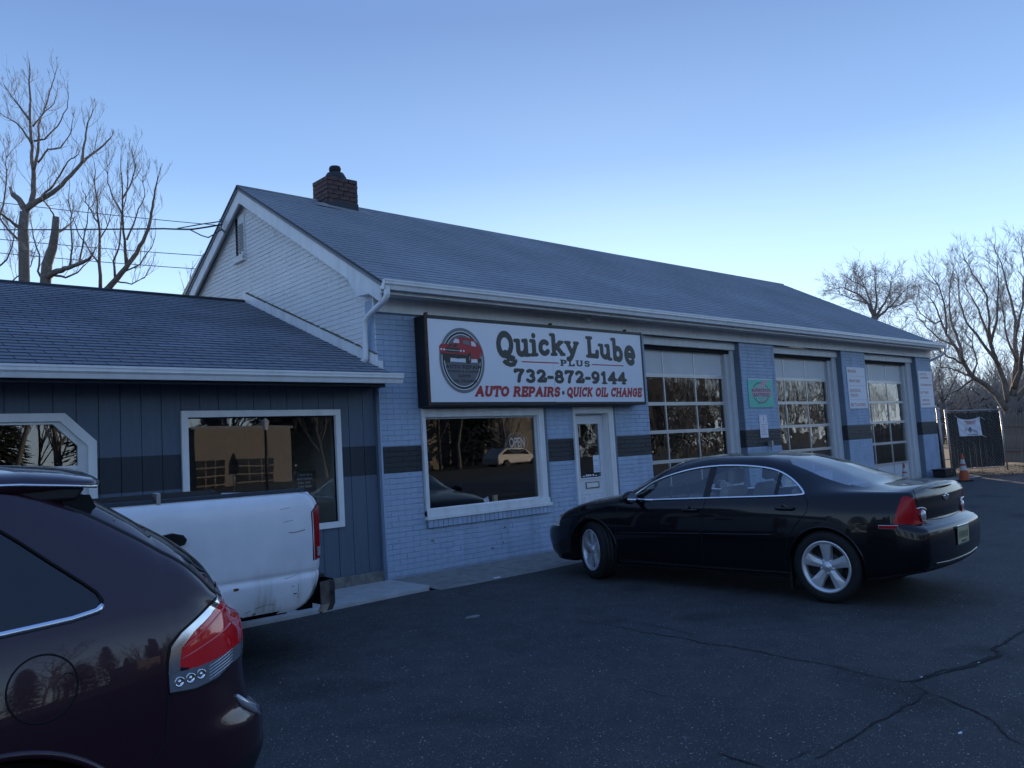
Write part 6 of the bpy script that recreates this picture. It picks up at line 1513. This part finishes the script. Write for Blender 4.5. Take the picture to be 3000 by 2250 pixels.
# dirt strip with leaf litter in front of the gate
poly = [(17.75, -.25), (18.7, -.35), (20.4, -1.2), (23, -2.2), (30, -5), (34, -5), (34, 3), (17.75, 3)]
def ground_patch(name, pts, m, dz, kind='structure'):
    mb = MB(); mb.add([(x, y, gz(x, y)+dz) for x, y in pts], [tuple(range(len(pts)))]); o = mb.build(name, m); o['kind'] = kind; return o
xs_, ys_ = lin(16.9, 34, 50), lin(-5, 3, 40); v = [(x, y, gz(x, y)+.006) for x in xs_ for y in ys_]; f = []
edge = P((16.9, -.75), (17.6, -.95), (18.5, -1.35), (19.5, -1.45), (21, -1.7), (24, -2.8), (34, -5))
for i in range(49):
    for j in range(39):
        xc, yc = (xs_[i]+xs_[i+1])/2, (ys_[j]+ys_[j+1])/2
        if yc > edge(xc)+RND.uniform(-.12, .12) and not (xc < 17.7 and yc > -.01): f.append((i*40+j, (i+1)*40+j, (i+1)*40+j+1, i*40+j+1))
mb = MB(); mb.add(v, f, True); mb.build('dirt_strip', M['dirt'])['kind'] = 'structure'
mb = MB()
for k in range(900):
    x = RND.uniform(17.2, 24); y = edge(x)+RND.uniform(-.1, 1.6)**1.3 if RND.random() < .8 else edge(x)-RND.random()*.5
    if isinstance(y, complex): continue
    s_ = RND.uniform(.015, .04); a = RND.uniform(0, 6.3); z = gz(x, y)+.012
    mb.add([(x+s_*cos(a+b_), y+s_*sin(a+b_), z+RND.uniform(0, .02)) for b_ in (0, 1.6, 3.1, 4.6)], [(0, 1, 2, 3)])
mb.build('leaf_litter', M['leaf_litter'], fix=False)['kind'] = 'stuff'

# ------------------------------------------------------------------ cracks and grit in the asphalt
def gpt(px, py):
    d = ray(px, py); lo, hi = .5, 200.
    for _ in range(50):
        m_ = (lo+hi)/2; p = CP+d*m_
        if p.z > gz(p.x, p.y): lo = m_
        else: hi = m_
    return CP+d*hi
def crack(pts, wd):
    w3 = [gpt(*p) for p in pts]; q = []
    for a, b in zip(w3, w3[1:]):
        n = max(2, int((b-a).length/.035))
        for k in range(n): q.append(a+(b-a)*(k/n))
    q.append(w3[-1]); mb = MB(); v = []; off = 0
    for i, p in enumerate(q):
        t_ = (q[min(i+1, len(q)-1)]-q[max(i-1, 0)]); t_.z = 0; t_.normalize(); nrm = Vector((-t_.y, t_.x, 0)); off = off*.75+RND.uniform(-.010, .010)
        w_ = wd*(.35+.65*sin(pi*min(1, max(0, i/(len(q)-1)))))*RND.uniform(.35, 1.2)
        for s_ in (-1, 1):
            c = p+nrm*(off+s_*w_/2); v.append((c.x, c.y, gz(c.x, c.y)+.004))
    mb.add(v, [(2*i, 2*i+2, 2*i+3, 2*i+1) for i in range(len(q)-1)]); o = mb.build('asphalt_crack', M['gap_dust'], fix=False); o['kind'] = 'structure'
dm('gap_dust', (.012, .012, .013), .95)
K1 = lambda pts: [(1600+x*.6329, 1650+y*.6329) for x, y in pts]
K2 = lambda pts: [(900+x*.3617, 1550+y*.3617) for x, y in pts]
crack(K1([(120, 262), (300, 290), (450, 320), (640, 350), (720, 370), (860, 388), (1000, 415), (1180, 450), (1340, 480), (1500, 520), (1640, 548)]), .016)
crack(K1([(1620, 546), (1700, 545), (1800, 505), (1900, 488), (2010, 455), (2110, 432), (2080, 400), (2140, 350), (2230, 295)]), .036)
crack(K1([(1650, 552), (1740, 540), (1830, 508), (1930, 492), (2030, 462), (2105, 440)]), .026)
crack(K1([(2080, 400), (2120, 415), (2150, 440), (2212, 450)]), .008)
crack(K1([(1300, 870), (1200, 880), (1100, 930)]), .008)
crack(K1([(1340, 480), (1360, 500), (1340, 540)]), .005)
crack(K1([(1680, 552), (1760, 600), (1700, 640), (1600, 700), (1450, 790), (1330, 860), (1250, 910)]), .016)
crack(K1([(1750, 595), (1840, 620), (1930, 665), (2040, 710), (2100, 760), (2150, 810), (2240, 850)]), .020)
crack(K1([(280, 265), (480, 285), (600, 310), (700, 352)]), .008)
crack(K1([(1740, 110), (1900, 135), (2050, 150), (2240, 168)]), .010)
crack(K1([(790, 880), (900, 915), (1010, 950)]), .014)
crack(K1([(430, 590), (490, 605), (560, 622)]), .008)
crack(K2([(1190, 505), (1350, 545), (1550, 570), (1700, 600)]), .009)
crack(K2([(1650, 560), (2000, 640), (2212, 690)]), .007)
mb = MB()
for k in range(4200):
    px_, py_ = RND.uniform(650, 3050), 1660+600*RND.random()**.7; p = gpt(px_, py_); s_ = RND.uniform(.0016, .0042)*(1 if RND.random() < .93 else 2)
    if p.y > -1.05: continue
    a = RND.uniform(0, 3.14); c, s2 = cos(a)*s_, sin(a)*s_
    mb.add([(p.x+c, p.y+s2, p.z+.001), (p.x-s2*.7, p.y+c*.7, p.z+.001), (p.x-c, p.y-s2, p.z+.001), (p.x+s2*.7, p.y-c*.7, p.z+.001), (p.x, p.y, p.z+s_*.9)], [(0, 1, 4), (1, 2, 4), (2, 3, 4), (3, 0, 4)])
mb.build('grit', mat('grit', (.36, .35, .34), .9), fix=False)['kind'] = 'stuff'
ld = M['print_white']
for i, (px_, py_, s_) in enumerate(((1456, 1693, .045), (1385, 1808, .06), (2700, 1985, .012), (2868, 1942, .01), (2813, 2148, .014))):
    p = gpt(px_, py_); lm_ = M['concrete'] if i == 1 else M['poster_white']; t = thing('litter', ['crumpled white scrap by the pavement edge', 'flat pale grey patch on the dark asphalt left of centre', 'white pebble lying at the fork of the wide crack', 'white pebble above the wide crack', 'pale stone chip at the lower right'][i], 'litter', tuple(p))
    mb = MB(); mb.prism([(s_*cos(a)*RND.uniform(.7, 1.6), s_*sin(a)*RND.uniform(.3, .7), 0) for a in lin(0, 2*pi, 9)[:-1]], (0, 0, s_*.12+.003)); mb.build('scrap', lm_, t)

# ------------------------------------------------------------------ bare trees
def wander(a, b, n, amp, rnd):
    out = []; d = (b-a).length
    for i in range(n+1):
        t = i/n; p = a.lerp(b, t)
        if 0 < i < n: p = p+Vector((rnd.uniform(-1, 1), rnd.uniform(-1, 1), rnd.uniform(-1, 1)))*amp*d
        out.append(p)
    return out
def twig(mb, p, d, L, r, lvl, rnd, up=.25, spread=.9, kids=(3, 5), rmin=.006):
    """a wandering tapered shoot that forks into finer ones"""
    n = 4 if lvl > 0 else 3; pts = [p]; q = p; dd = d.normalized()
    for i in range(n):
        dd = (dd+Vector((rnd.uniform(-1, 1), rnd.uniform(-1, 1), rnd.uniform(-1, 1)))*.22+Vector((0, 0, up*.35))).normalized(); q = q+dd*(L/n); pts.append(q)
    mb.tube(pts, [max(rmin*.6, r*(1-.72*i/n)) for i in range(n+1)], 4 if lvl > 1 else 3, cap=False)
    if lvl <= 0: return
    for k in range(rnd.randint(*kids)):
        t = rnd.uniform(.25, .98)*n; i = min(n-1, int(t)); b = pts[i].lerp(pts[i+1], t-i); ax = (pts[i+1]-pts[i]).normalized()
        s = Vector((rnd.uniform(-1, 1), rnd.uniform(-1, 1), rnd.uniform(-1, 1))); s = (s-ax*s.dot(ax)).normalized()
        nd = (ax*rnd.uniform(.5, 1)+s*spread*rnd.uniform(.5, 1.1)+Vector((0, 0, up))).normalized()
        twig(mb, b, nd, L*rnd.uniform(.38, .62), max(rmin, r*.5), lvl-1, rnd, up, spread, kids, rmin)
def limb3(pts, D, dz, rnd):
    """photo points of a limb placed at the tree's own distance, leaning a little towards or away"""
    k = rnd.uniform(-dz, dz); n = len(pts); return [at(x, y, D+k*(i/(n-1))**1.3) for i, (x, y) in enumerate(pts)]
def traced_tree(name, label, D, scale, trunk, limbs, seed, twl=1.0, twr=.018, dens=1.0, lvl=2, bark='bark', up=.35, drop=None, group='bare trees', rmin=.007, kids=(3, 5)):
    rnd = random.Random(seed); base = at(trunk[0][0][0], trunk[0][0][1], D); t = thing(name, label, 'tree', (base.x, base.y, -.4), group=group)
    off = Vector((base.x, base.y, -.4)); mb = MB()
    tp = limb3(trunk[0], D, 0, rnd); tp = [Vector((tp[0].x, tp[0].y, -.4))]+tp; rr = [trunk[1]*1.15]+[trunk[1]+(trunk[2]-trunk[1])*i/(len(tp)-2) for i in range(len(tp)-1)]
    tp = [p-off for p in tp]
    mb.tube(tp, rr, 10); mb.build('trunk', M[bark], t)
    cr = MB(); lb = MB()
    for pts, r0, r1 in limbs:
        L3 = [p-off for p in limb3(pts, D, scale, rnd)]; fine = []
        for a, b in zip(L3, L3[1:]): fine += wander(a, b, 3, .03, rnd)[:-1]
        fine.append(L3[-1]); m = len(fine); rs = [r0+(r1-r0)*(i/(m-1))**.8 for i in range(m)]
        lb.tube(fine, rs, 7)
        tot = sum((b-a).length for a, b in zip(fine, fine[1:])); nt_ = int(tot*2.2*dens)
        for k in range(nt_):
            u = rnd.uniform(.12, 1)*(m-1); i = min(m-2, int(u)); p = fine[i].lerp(fine[i+1], u-i); ax = (fine[i+1]-fine[i]).normalized()
            s = Vector((rnd.uniform(-1, 1), rnd.uniform(-1, 1), rnd.uniform(-.6, 1))); s = (s-ax*s.dot(ax)).normalized()
            nd = ax*rnd.uniform(.3, .9)+s*.9+Vector((0, 0, up)); twig(cr, p, nd, twl*rnd.uniform(.6, 1.5)*(1.15-.4*u/(m-1)), min(twr, rs[i]*.6+.004), lvl, rnd, up, .8, kids, rmin)
        twig(cr, fine[-1], fine[-1]-fine[-2], twl*.5, r1, lvl, rnd, up, .7, kids, rmin)
    if lb.v: lb.build('limbs', M[bark], t)['kind'] = 'stuff'
    cr.build('crown', M['twig'], t, fix=False)['kind'] = 'stuff'
    return t
dm('twig_far', (.13, .118, .108), .95)
dm('twig', (.34, .30, .27), .95)
C_ = lambda pts: [(x*.482, 100+y*.482) for x, y in pts]
traced_tree('bare_tree', 'tall bare tree behind the annex with a sawn stub and one long dead limb', 32, 2.5, (C_([(150, 1700), (145, 1300), (140, 1180), (150, 1080)]), .21, .17), [
    (C_([(150, 1060), (120, 1010), (80, 975)]), .13, .10),
    (C_([(150, 1080), (190, 1030), (205, 960), (205, 850), (195, 780), (190, 650), (182, 450), (176, 280), (180, 190)]), .14, .02),
    (C_([(205, 820), (225, 740), (235, 640), (232, 560), (262, 480), (300, 350), (330, 270), (348, 200)]), .07, .012),
    (C_([(165, 1060), (260, 1000), (350, 940), (430, 860), (500, 780), (540, 745), (600, 700), (668, 635)]), .12, .03),
    (C_([(500, 780), (505, 700), (522, 600), (542, 520), (566, 460)]), .06, .018),
    (C_([(255, 985), (330, 910), (380, 830), (412, 775), (470, 735)]), .05, .018),
    (C_([(190, 660), (150, 600), (100, 540), (50, 510), (0, 480)]), .05, .012),
    (C_([(180, 520), (120, 440), (70, 380), (20, 300)]), .05, .012),
    (C_([(205, 650), (270, 640), (350, 560), (410, 450), (415, 360)]), .045, .012),
    (C_([(230, 780), (290, 700), (370, 690), (430, 600), (440, 530)]), .045, .012),
    (C_([(200, 560), (250, 500), (330, 420), (350, 330)]), .04, .01),
    (C_([(120, 1180), (60, 1130), (0, 1090), (-60, 1000)]), .07, .02),
    (C_([(110, 1250), (50, 1190), (0, 1120), (-40, 900)]), .05, .02)], 3, .85, .012, 1.15, 2, up=.5, kids=(2, 4), rmin=.005)
traced_tree('bare_tree', 'bare tree with a sawn off leaning trunk behind the annex, right of the tallest tree', 29, 2, (C_([(262, 1700), (285, 1400), (320, 1300), (335, 1200), (340, 1110)]), .20, .11), [
    (C_([(335, 1210), (380, 1190), (425, 1155)]), .06, .03), (C_([(285, 1480), (350, 1440), (420, 1420), (500, 1390), (555, 1350)]), .13, .04),
    (C_([(330, 1110), (300, 1050), (262, 1010)]), .03, .015), (C_([(310, 1460), (400, 1480), (470, 1450), (520, 1400)]), .05, .02),
    (C_([(270, 1520), (230, 1440), (240, 1340), (200, 1220), (190, 1150)]), .05, .015), (C_([(480, 1400), (500, 1300), (530, 1150), (540, 1050)]), .04, .012),
    (C_([(420, 1420), (440, 1300), (430, 1150), (420, 950)]), .04, .012)], 5, .85, .011, 1.5, 2, up=.4, kids=(2, 4), rmin=.005)
traced_tree('bare_tree', 'slender many stemmed bare tree behind the annex nearest the gable', 30, 2.5, (C_([(640, 1650), (660, 1540)]), .17, .14), [
    (C_([(655, 1550), (740, 1450), (810, 1360), (870, 1260), (910, 1150), (928, 1050), (942, 950), (962, 868)]), .12, .02),
    (C_([(770, 1410), (760, 1300), (748, 1150), (745, 950), (735, 740)]), .07, .01),
    (C_([(610, 1560), (605, 1300), (600, 1150), (580, 950), (572, 780)]), .07, .01),
    (C_([(700, 1480), (690, 1380), (722, 1300), (738, 1120), (770, 950), (775, 780)]), .05, .01),
    (C_([(745, 1100), (690, 1000), (652, 900), (650, 770)]), .04, .01), (C_([(745, 1000), (800, 900), (825, 800), (805, 740)]), .04, .01),
    (C_([(770, 1250), (830, 1100), (880, 980), (870, 870)]), .04, .01), (C_([(600, 1150), (540, 1050), (500, 950)]), .035, .01),
    (C_([(605, 1400), (540, 1310), (470, 1200), (430, 1080)]), .04, .01), (C_([(740, 1450), (850, 1400), (920, 1300), (945, 1220)]), .035, .01),
    (C_([(700, 1500), (800, 1520), (880, 1480), (930, 1380)]), .035, .01), (C_([(605, 1250), (660, 1150), (680, 1050)]), .03, .01)], 9, .85, .011, 1.5, 2, up=.55, kids=(2, 4), rmin=.005)
traced_tree('bare_tree', 'low bare tree at the far left edge behind the annex', 36, 3, ([(-30, 960), (-20, 700)], .16, .1), [
    ([(-20, 700), (10, 600), (20, 500), (15, 440)], .06, .012), ([(-25, 800), (20, 760), (40, 700), (50, 640)], .05, .012), ([(-20, 850), (30, 830), (90, 780), (120, 700)], .05, .012)], 12, 1.1, .012, 1.6, 2, up=.4)
traced_tree('bare_tree', 'small twiggy bare tree top showing beside the gable above the annex roof', 45, 2, ([(570, 1000), (560, 870)], .10, .05), [
    ([(560, 870), (555, 830), (560, 790), (585, 755)], .03, .008), ([(560, 880), (540, 850), (530, 815)], .03, .008), ([(565, 870), (590, 830), (600, 790)], .03, .008)], 14, .8, .010, 1.3, 1, up=.3)
C2_ = lambda pts: [(2400+x*.4823, 650+y*.4823) for x, y in pts]
traced_tree('bare_tree', 'large spreading bare tree behind the wooden fence at the right edge', 34, 3.0, (C2_([(1165, 1330), (1160, 1150), (1172, 1060)]), .25, .22), [
    (C2_([(1140, 1140), (1080, 1050), (1010, 990), (930, 940), (880, 860), (820, 750), (770, 680), (740, 600), (700, 500), (640, 430)]), .15, .014),
    (C2_([(1150, 1090), (1128, 980), (1090, 880), (1060, 800), (1042, 740), (1035, 600), (1020, 450), (960, 350), (880, 230)]), .13, .012),
    (C2_([(1175, 1060), (1190, 950), (1200, 850), (1190, 700), (1195, 600), (1160, 450), (1120, 300), (1060, 150)]), .15, .012),
    (C2_([(1185, 1010), (1225, 900), (1240, 750), (1260, 600), (1240, 350)]), .13, .012), (C2_([(1190, 1080), (1260, 1000), (1340, 900), (1400, 700)]), .14, .012),
    (C2_([(880, 860), (842, 720), (800, 600), (790, 450), (822, 240)]), .08, .01), (C2_([(1090, 870), (980, 720), (900, 620), (850, 480), (835, 300)]), .08, .01),
    (C2_([(1010, 990), (900, 930), (800, 890), (690, 880)]), .06, .012), (C2_([(940, 950), (860, 1010), (780, 1050), (700, 1040)]), .05, .012),
    (C2_([(820, 750), (740, 720), (650, 640), (590, 560)]), .05, .01), (C2_([(880, 860), (780, 820), (700, 760), (640, 740)]), .05, .01),
    (C2_([(1060, 800), (1000, 620), (950, 500), (900, 420), (870, 330)]), .07, .01), (C2_([(1042, 740), (1080, 600), (1090, 400), (1080, 250)]), .07, .01),
    (C2_([(1200, 850), (1140, 700), (1120, 560), (1100, 450)]), .06, .01), (C2_([(1190, 700), (1240, 500), (1250, 300), (1230, 150)]), .06, .01),
    (C2_([(740, 600), (700, 620), (620, 560), (570, 480)]), .04, .01), (C2_([(770, 680), (760, 500), (720, 380), (660, 300)]), .05, .01),
    (C2_([(930, 940), (960, 860), (930, 760), (940, 640)]), .05, .01)], 21, 1.0, .012, 2.9, 2, up=.22, kids=(3, 5), rmin=.0055)
traced_tree('bare_tree', 'bare tree with a flat umbrella crown rising behind the right end of the roof', 62, 5, (C2_([(345, 760), (338, 640), (332, 575)]), .30, .20), [
    (C2_([(335, 590), (300, 500), (240, 440), (150, 400), (80, 405)]), .14, .015), (C2_([(335, 580), (310, 480), (280, 400), (250, 340)]), .12, .015),
    (C2_([(335, 575), (350, 470), (340, 380), (335, 325)]), .12, .015), (C2_([(340, 580), (400, 490), (430, 420), (440, 345)]), .12, .015),
    (C2_([(345, 590), (420, 520), (490, 450), (545, 385)]), .12, .015), (C2_([(300, 500), (200, 470), (120, 440)]), .07, .015), (C2_([(420, 520), (500, 500), (540, 450)]), .07, .015), (C2_([(280, 400), (200, 360), (170, 340)]), .06, .012)], 33, 1.3, .016, 3.2, 2, up=.08, bark='bark_far', rmin=.009, kids=(3, 5))
for i, (x, y0_, y1_, D, sd) in enumerate(((2660, 1150, 960, 58, 41), (2760, 1180, 1010, 64, 42), (2560, 1100, 930, 66, 43))):
    traced_tree('bare_tree', ['thin bare tree between the umbrella crown and the spreading tree', 'low bare tree just right of the building corner', 'small bare tree top just under the umbrella crown'][i], D, 4, ([(x, 1350), (x+4, y0_)], .16, .10), [
        ([(x+4, y0_), (x-10, (y0_+y1_)/2), (x-5, y1_)], .08, .012), ([(x+4, y0_), (x-50, (y0_+y1_)/2), (x-85, y1_+20)], .08, .012), ([(x+4, y0_), (x+45, (y0_+y1_)/2), (x+80, y1_+30)], .08, .012), ([(x+2, y0_+60), (x+60, y0_+10), (x+95, y0_-30)], .06, .012), ([(x+2, y0_+50), (x-60, y0_), (x-100, y0_-20)], .06, .012)], sd, 1.3, .018, 2.2, 2, up=.2, bark='bark_far', rmin=.009, kids=(3, 4))
# distant wood: one mass of bare stems and twigs beyond the fences
rnd = random.Random(5); mb = MB()
def wild(mb, x, y, z, H, rnd, lv=2):
    r = H*.012; top = Vector((x+rnd.uniform(-.6, .6), y+rnd.uniform(-.6, .6), z+H*.55)); pts = wander(Vector((x, y, z)), top, 3, .03, rnd); mb.tube(pts, [r*1.3, r, r*.8, r*.6], 4, cap=False)
    for k in range(8):
        p = pts[1].lerp(pts[3], rnd.random()); a = rnd.uniform(0, 6.3); twig(mb, p, Vector((cos(a)*.6, sin(a)*.6, 1)), H*rnd.uniform(.28, .5), r*.5, lv, rnd, .3, .8, (2, 4), .02)
for k in range(230):
    px_ = rnd.uniform(2620, 3300); D = rnd.uniform(62, 130); p = at(px_, 1300, D); wild(mb, p.x, p.y, -.5, rnd.uniform(5.5, 9.5)*(D/90)**.5, rnd, 1 if D > 90 else 2)
o = mb.build('distant_wood', M['twig'], fix=False); o['kind'] = 'stuff'
mb = MB()
for k in range(500):
    px_ = rnd.uniform(2600, 3350); D = rnd.uniform(60, 150); p = at(px_, 1300, D); s_ = rnd.uniform(1.2, 2.6); c = Vector((p.x, p.y, rnd.uniform(.2, 2.6)))
    for q in range(14):
        a, b = rnd.uniform(0, 6.3), rnd.uniform(0, 6.3); d1 = Vector((cos(a), sin(a), rnd.uniform(-.5, 1))); c2 = c+Vector((rnd.uniform(-1, 1), rnd.uniform(-1, 1), rnd.uniform(-.8, .8)))*s_
        w_ = Vector((-sin(a), cos(a), rnd.uniform(-.4, .4)))*.07; mb.add([c2-w_, c2+w_, c2+w_*.3+d1*s_*.7], [(0, 1, 2)])
o = mb.build('undergrowth', M['brush'] if 'brush' in M else mat('brush', (.11, .085, .06), .95), fix=False); o['kind'] = 'stuff'

# ------------------------------------------------------------------ overhead cables
def cable(pts, r, label, sag=.3):
    t = thing('overhead_cable', label, 'cable', (0, 0, 0), group='overhead cables'); mb = MB(); out = []
    for a, b in zip(pts, pts[1:]):
        for k in range(14): u = k/14; p = a.lerp(b, u); out.append(p-Vector((0, 0, sag*4*u*(1-u)*(b-a).length/30)))
    out.append(pts[-1]); mb.tube(out, r, 5); mb.build('wire', M['cable'], t); return t
gx_ = onp(651, 654, 0, -.16)
far_l = at(-350, 668, 27)
cable([far_l, at(480, 670, 13.5), at(560, 672, 12.3), gx_+Vector((0, 0, -.02))], .014, 'thick black service cable running from the left to the gable', .05)
cable([at(520, 669, 13), at(600, 655, 11.8), at(625, 652, 11.3), gx_+Vector((0, 0, .04))], .009, 'thin looping wire joining the gable bracket from above', 0)
cable([at(555, 672, 12.3), at(590, 690, 11.8), at(610, 696, 11.5), gx_+Vector((0, 0, -.10))], .009, 'thin looping wire joining the gable bracket from below', 0)
for i, (ya, yb, lab) in enumerate(((575, 655, 'uppermost thin wire behind the bare trees left of the gable'), (690, 745, 'middle thin wire passing behind the gable on the left'), (730, 785, 'lowest thin wire passing behind the gable on the left'))):
    cable([at(-300, ya-20, 34), at(720, yb+12, 34)], .016, lab, .2)
t = thing('cable_bracket', 'small grey service bracket on the gable edge where the cables meet', 'bracket', tuple(gx_)); mb = MB(); mb.tube([(.05, 0, -.15), (-.02, 0, -.1), (-.03, 0, .06)], .02, 8); mb.build('pipe', M['galvanised'], t)
mb = MB(); mb.tube([onp(598, 745, 0, -.135)-gx_, onp(505, 925, 0, -.135)-gx_], .022, 8); mb.build('conduit', M['trim_dirty'], t)

# ------------------------------------------------------------------ across the street (seen in the glass and paint)
t = thing('tan_shop', 'tan building with glazed bay doors across the street, seen in the annex window', 'building', (13.2, -40, .2))
mb = MB(); mb.box((0, -9, 0), (6.2, 0, 3.75)); mb.build('wall', M['tan_wall'], t)
for k, (a, b) in enumerate(((.0, 1.75), (2.4, 4.9))):
    d = MB(); d.box((a, -.02, 0), (b, .03, 1.9)); dd = d.build('bay_door', M['window_dark'], t)
    for z in (.45, .95, 1.45): mb = MB(); mb.box((a, .03, z-.04), (b, .06, z+.04)); mb.build('rail', M['tan_trim'] if 'tan_trim' in M else M['tan_wall'], dd)
    for u in (1/3, 2/3): mb = MB(); mb.box((a+(b-a)*u-.03, .03, 0), (a+(b-a)*u+.03, .055, 1.9)); mb.build('mullion', M['tan_wall'], dd)
mb = MB(); mb.prism([(-.2, -.0, 3.75), (6.4, -.0, 3.75), (6.4, -9, 3.75), (-.2, -9, 3.75)], (0, 0, .15)); mb.build('roof', M['shingle'], t)
t = thing('house', 'pale house among trees across the street, seen in the shop window', 'building', (27, -46, .3))
mb = MB(); mb.box((0, -8, 0), (9, 0, 5.2)); mb.build('wall', M['tan_wall'], t); mb = MB(); mb.prism([(-.4, .4, 5.2), (-.4, -8.4, 5.2), (-.4, -4, 7.8)], (9.8, 0, 0)); mb.build('roof', M['shingle'], t)
for x in (1.5, 4, 6.6):
    for z in (1.2, 3.6): mb = MB(); mb.box((x, 0, z), (x+1, .05, z+1.2)); mb.build('window', M['window_dark'], t)
t = thing('house', 'second pale house farther right across the street', 'building', (44, -50, .3))
mb = MB(); mb.box((0, -8, 0), (10, 0, 4.8)); mb.build('wall', M['tan_wall'], t); mb = MB(); mb.prism([(-.4, .4, 4.8), (-.4, -8.4, 4.8), (-.4, -4, 7.4)], (10.8, 0, 0)); mb.build('roof', M['shingle'], t)
t = thing('street_lamp', 'lantern topped street lamp across the lot, seen in the annex window', 'street lamp', (8.1, -20, gz(8.1, -20)))
mb = MB(); mb.tube([(0, 0, 0), (0, 0, 2.8)], [.07, .045], 10); mb.build('pole', M['black_plastic'], t); mb = MB(); mb.lathe([(.08, 2.75), (.17, 3.05), (.19, 3.07), (.04, 3.2), (0, 3.25)], 6, smooth=False); mb.build('lantern', M['trim_dirty'], t)
t = thing('road_sign', 'grey back of an arrow shaped road sign on a post by the road', 'road sign', (6.6, -19.5, gz(6.6, -19.5)))
mb = MB(); mb.tube([(0, 0, 0), (0, 0, 1.9)], .03, 8); mb.build('post', M['galvanised'], t); mb = MB(); mb.prism([(-.18, .04, 1.25), (.18, .04, 1.25), (.18, .04, 1.65), (0, .04, 2.05), (-.18, .04, 1.65)], (0, .01, 0)); mb.build('plate', M['alloy_dark'], t)
t = thing('white_crossover', 'white car driving on the road opposite, seen in the shop window', 'car', (38.8, -38, .3), pi)
pr = [(0, .35), (.05, .75), (.9, .98), (1.5, 1.45), (2.0, 1.6), (3.6, 1.58), (4.3, 1.1), (4.45, .8), (4.4, .35)]
mb = MB(); mb.prism([(x, -.88, z) for x, z in pr], (0, 1.76, 0)); mb.build('body', M['white_paint'], t, bevel=.08)
for sd in (-1, 1): mb = MB(); mb.prism([(x, sd*.885, z) for x, z in ((1.2, 1.0), (1.65, 1.42), (3.5, 1.45), (4.0, 1.08))], (0, -sd*.01, 0)); mb.build('side_window', M['window_dark'], t)
for x in (.85, 3.6):
    for sd in (-1, 1): mb = MB(); mb.lathe([(0, -.1), (.34, -.1), (.34, .1), (0, .1)], 20, c=(x, sd*.8, .34), axis='Y'); mb.build('wheel', M['rubber'], t)
# tree belt behind the street: conifers and bare trees as one far mass
rnd = random.Random(8); mb = MB()
def conifer(mb, x, y, z, H, R, rnd):
    n = int(1100*H/10)
    for k in range(n):
        u = rnd.random()**.8; zz = z+H*(.06+.94*u); rr = R*(1-u)**.85*rnd.uniform(.35, 1.05)+.05; a = rnd.uniform(0, 6.3); c = Vector((x+rr*cos(a), y+rr*sin(a), zz)); L_ = R*.17*rnd.uniform(.6, 1.3)
        d = Vector((cos(a), sin(a), -.35))*L_; w_ = Vector((-sin(a), cos(a), 0))*L_*.38
        mb.add([c-d*.6, c+w_+Vector((0, 0, -.1)), c+d, c-w_+Vector((0, 0, -.1))], [(0, 1, 2, 3)])
for k in range(44):
    x = rnd.uniform(-60, 95); y = rnd.uniform(-52, -76)
    if 10 < x < 22 and y > -53: y -= 12
    conifer(mb, x, y, 0, rnd.uniform(8, 15), rnd.uniform(2.2, 3.8), rnd)
for x, y, H in ((3, -45, 11), (24, -50, 13), (-12, -44, 10), (-25, -40, 12), (38, -44, 11), (60, -48, 13), (-40, -36, 11), (-50, -20, 12), (-48, -5, 12), (-44, -28, 10), (-52, -12, 11), (-46, 2, 10), (-54, 8, 12), (-38, -44, 12), (-56, -30, 13), (-60, -2, 13), (-44, 12, 10), (-33, -47, 11), (-18, -47, 12), (-6, -49, 11), (52, -40, 8), (80, -50, 8), (112, -58, 9), (150, -70, 9)): conifer(mb, x, y, 0, H, H*.27, rnd)
mb.build('conifer_belt', M['pine'], fix=False)['kind'] = 'stuff'
mb = MB()
for k in range(150):
    x = rnd.uniform(-55, 90); y = rnd.uniform(-38, -60)
    if 9 < x < 23: y = -52-rnd.random()*9
    if k > 110: x = rnd.uniform(42, 190); y = -22-(x-42)*.28-rnd.random()*30
    wild(mb, x, y, 0, rnd.uniform(8, 14), rnd, 2)
mb.build('bare_tree_belt', M['twig_far'], fix=False)['kind'] = 'stuff'
print('FACES', sum(len(o.data.polygons) for o in S.objects if o.type == 'MESH'))
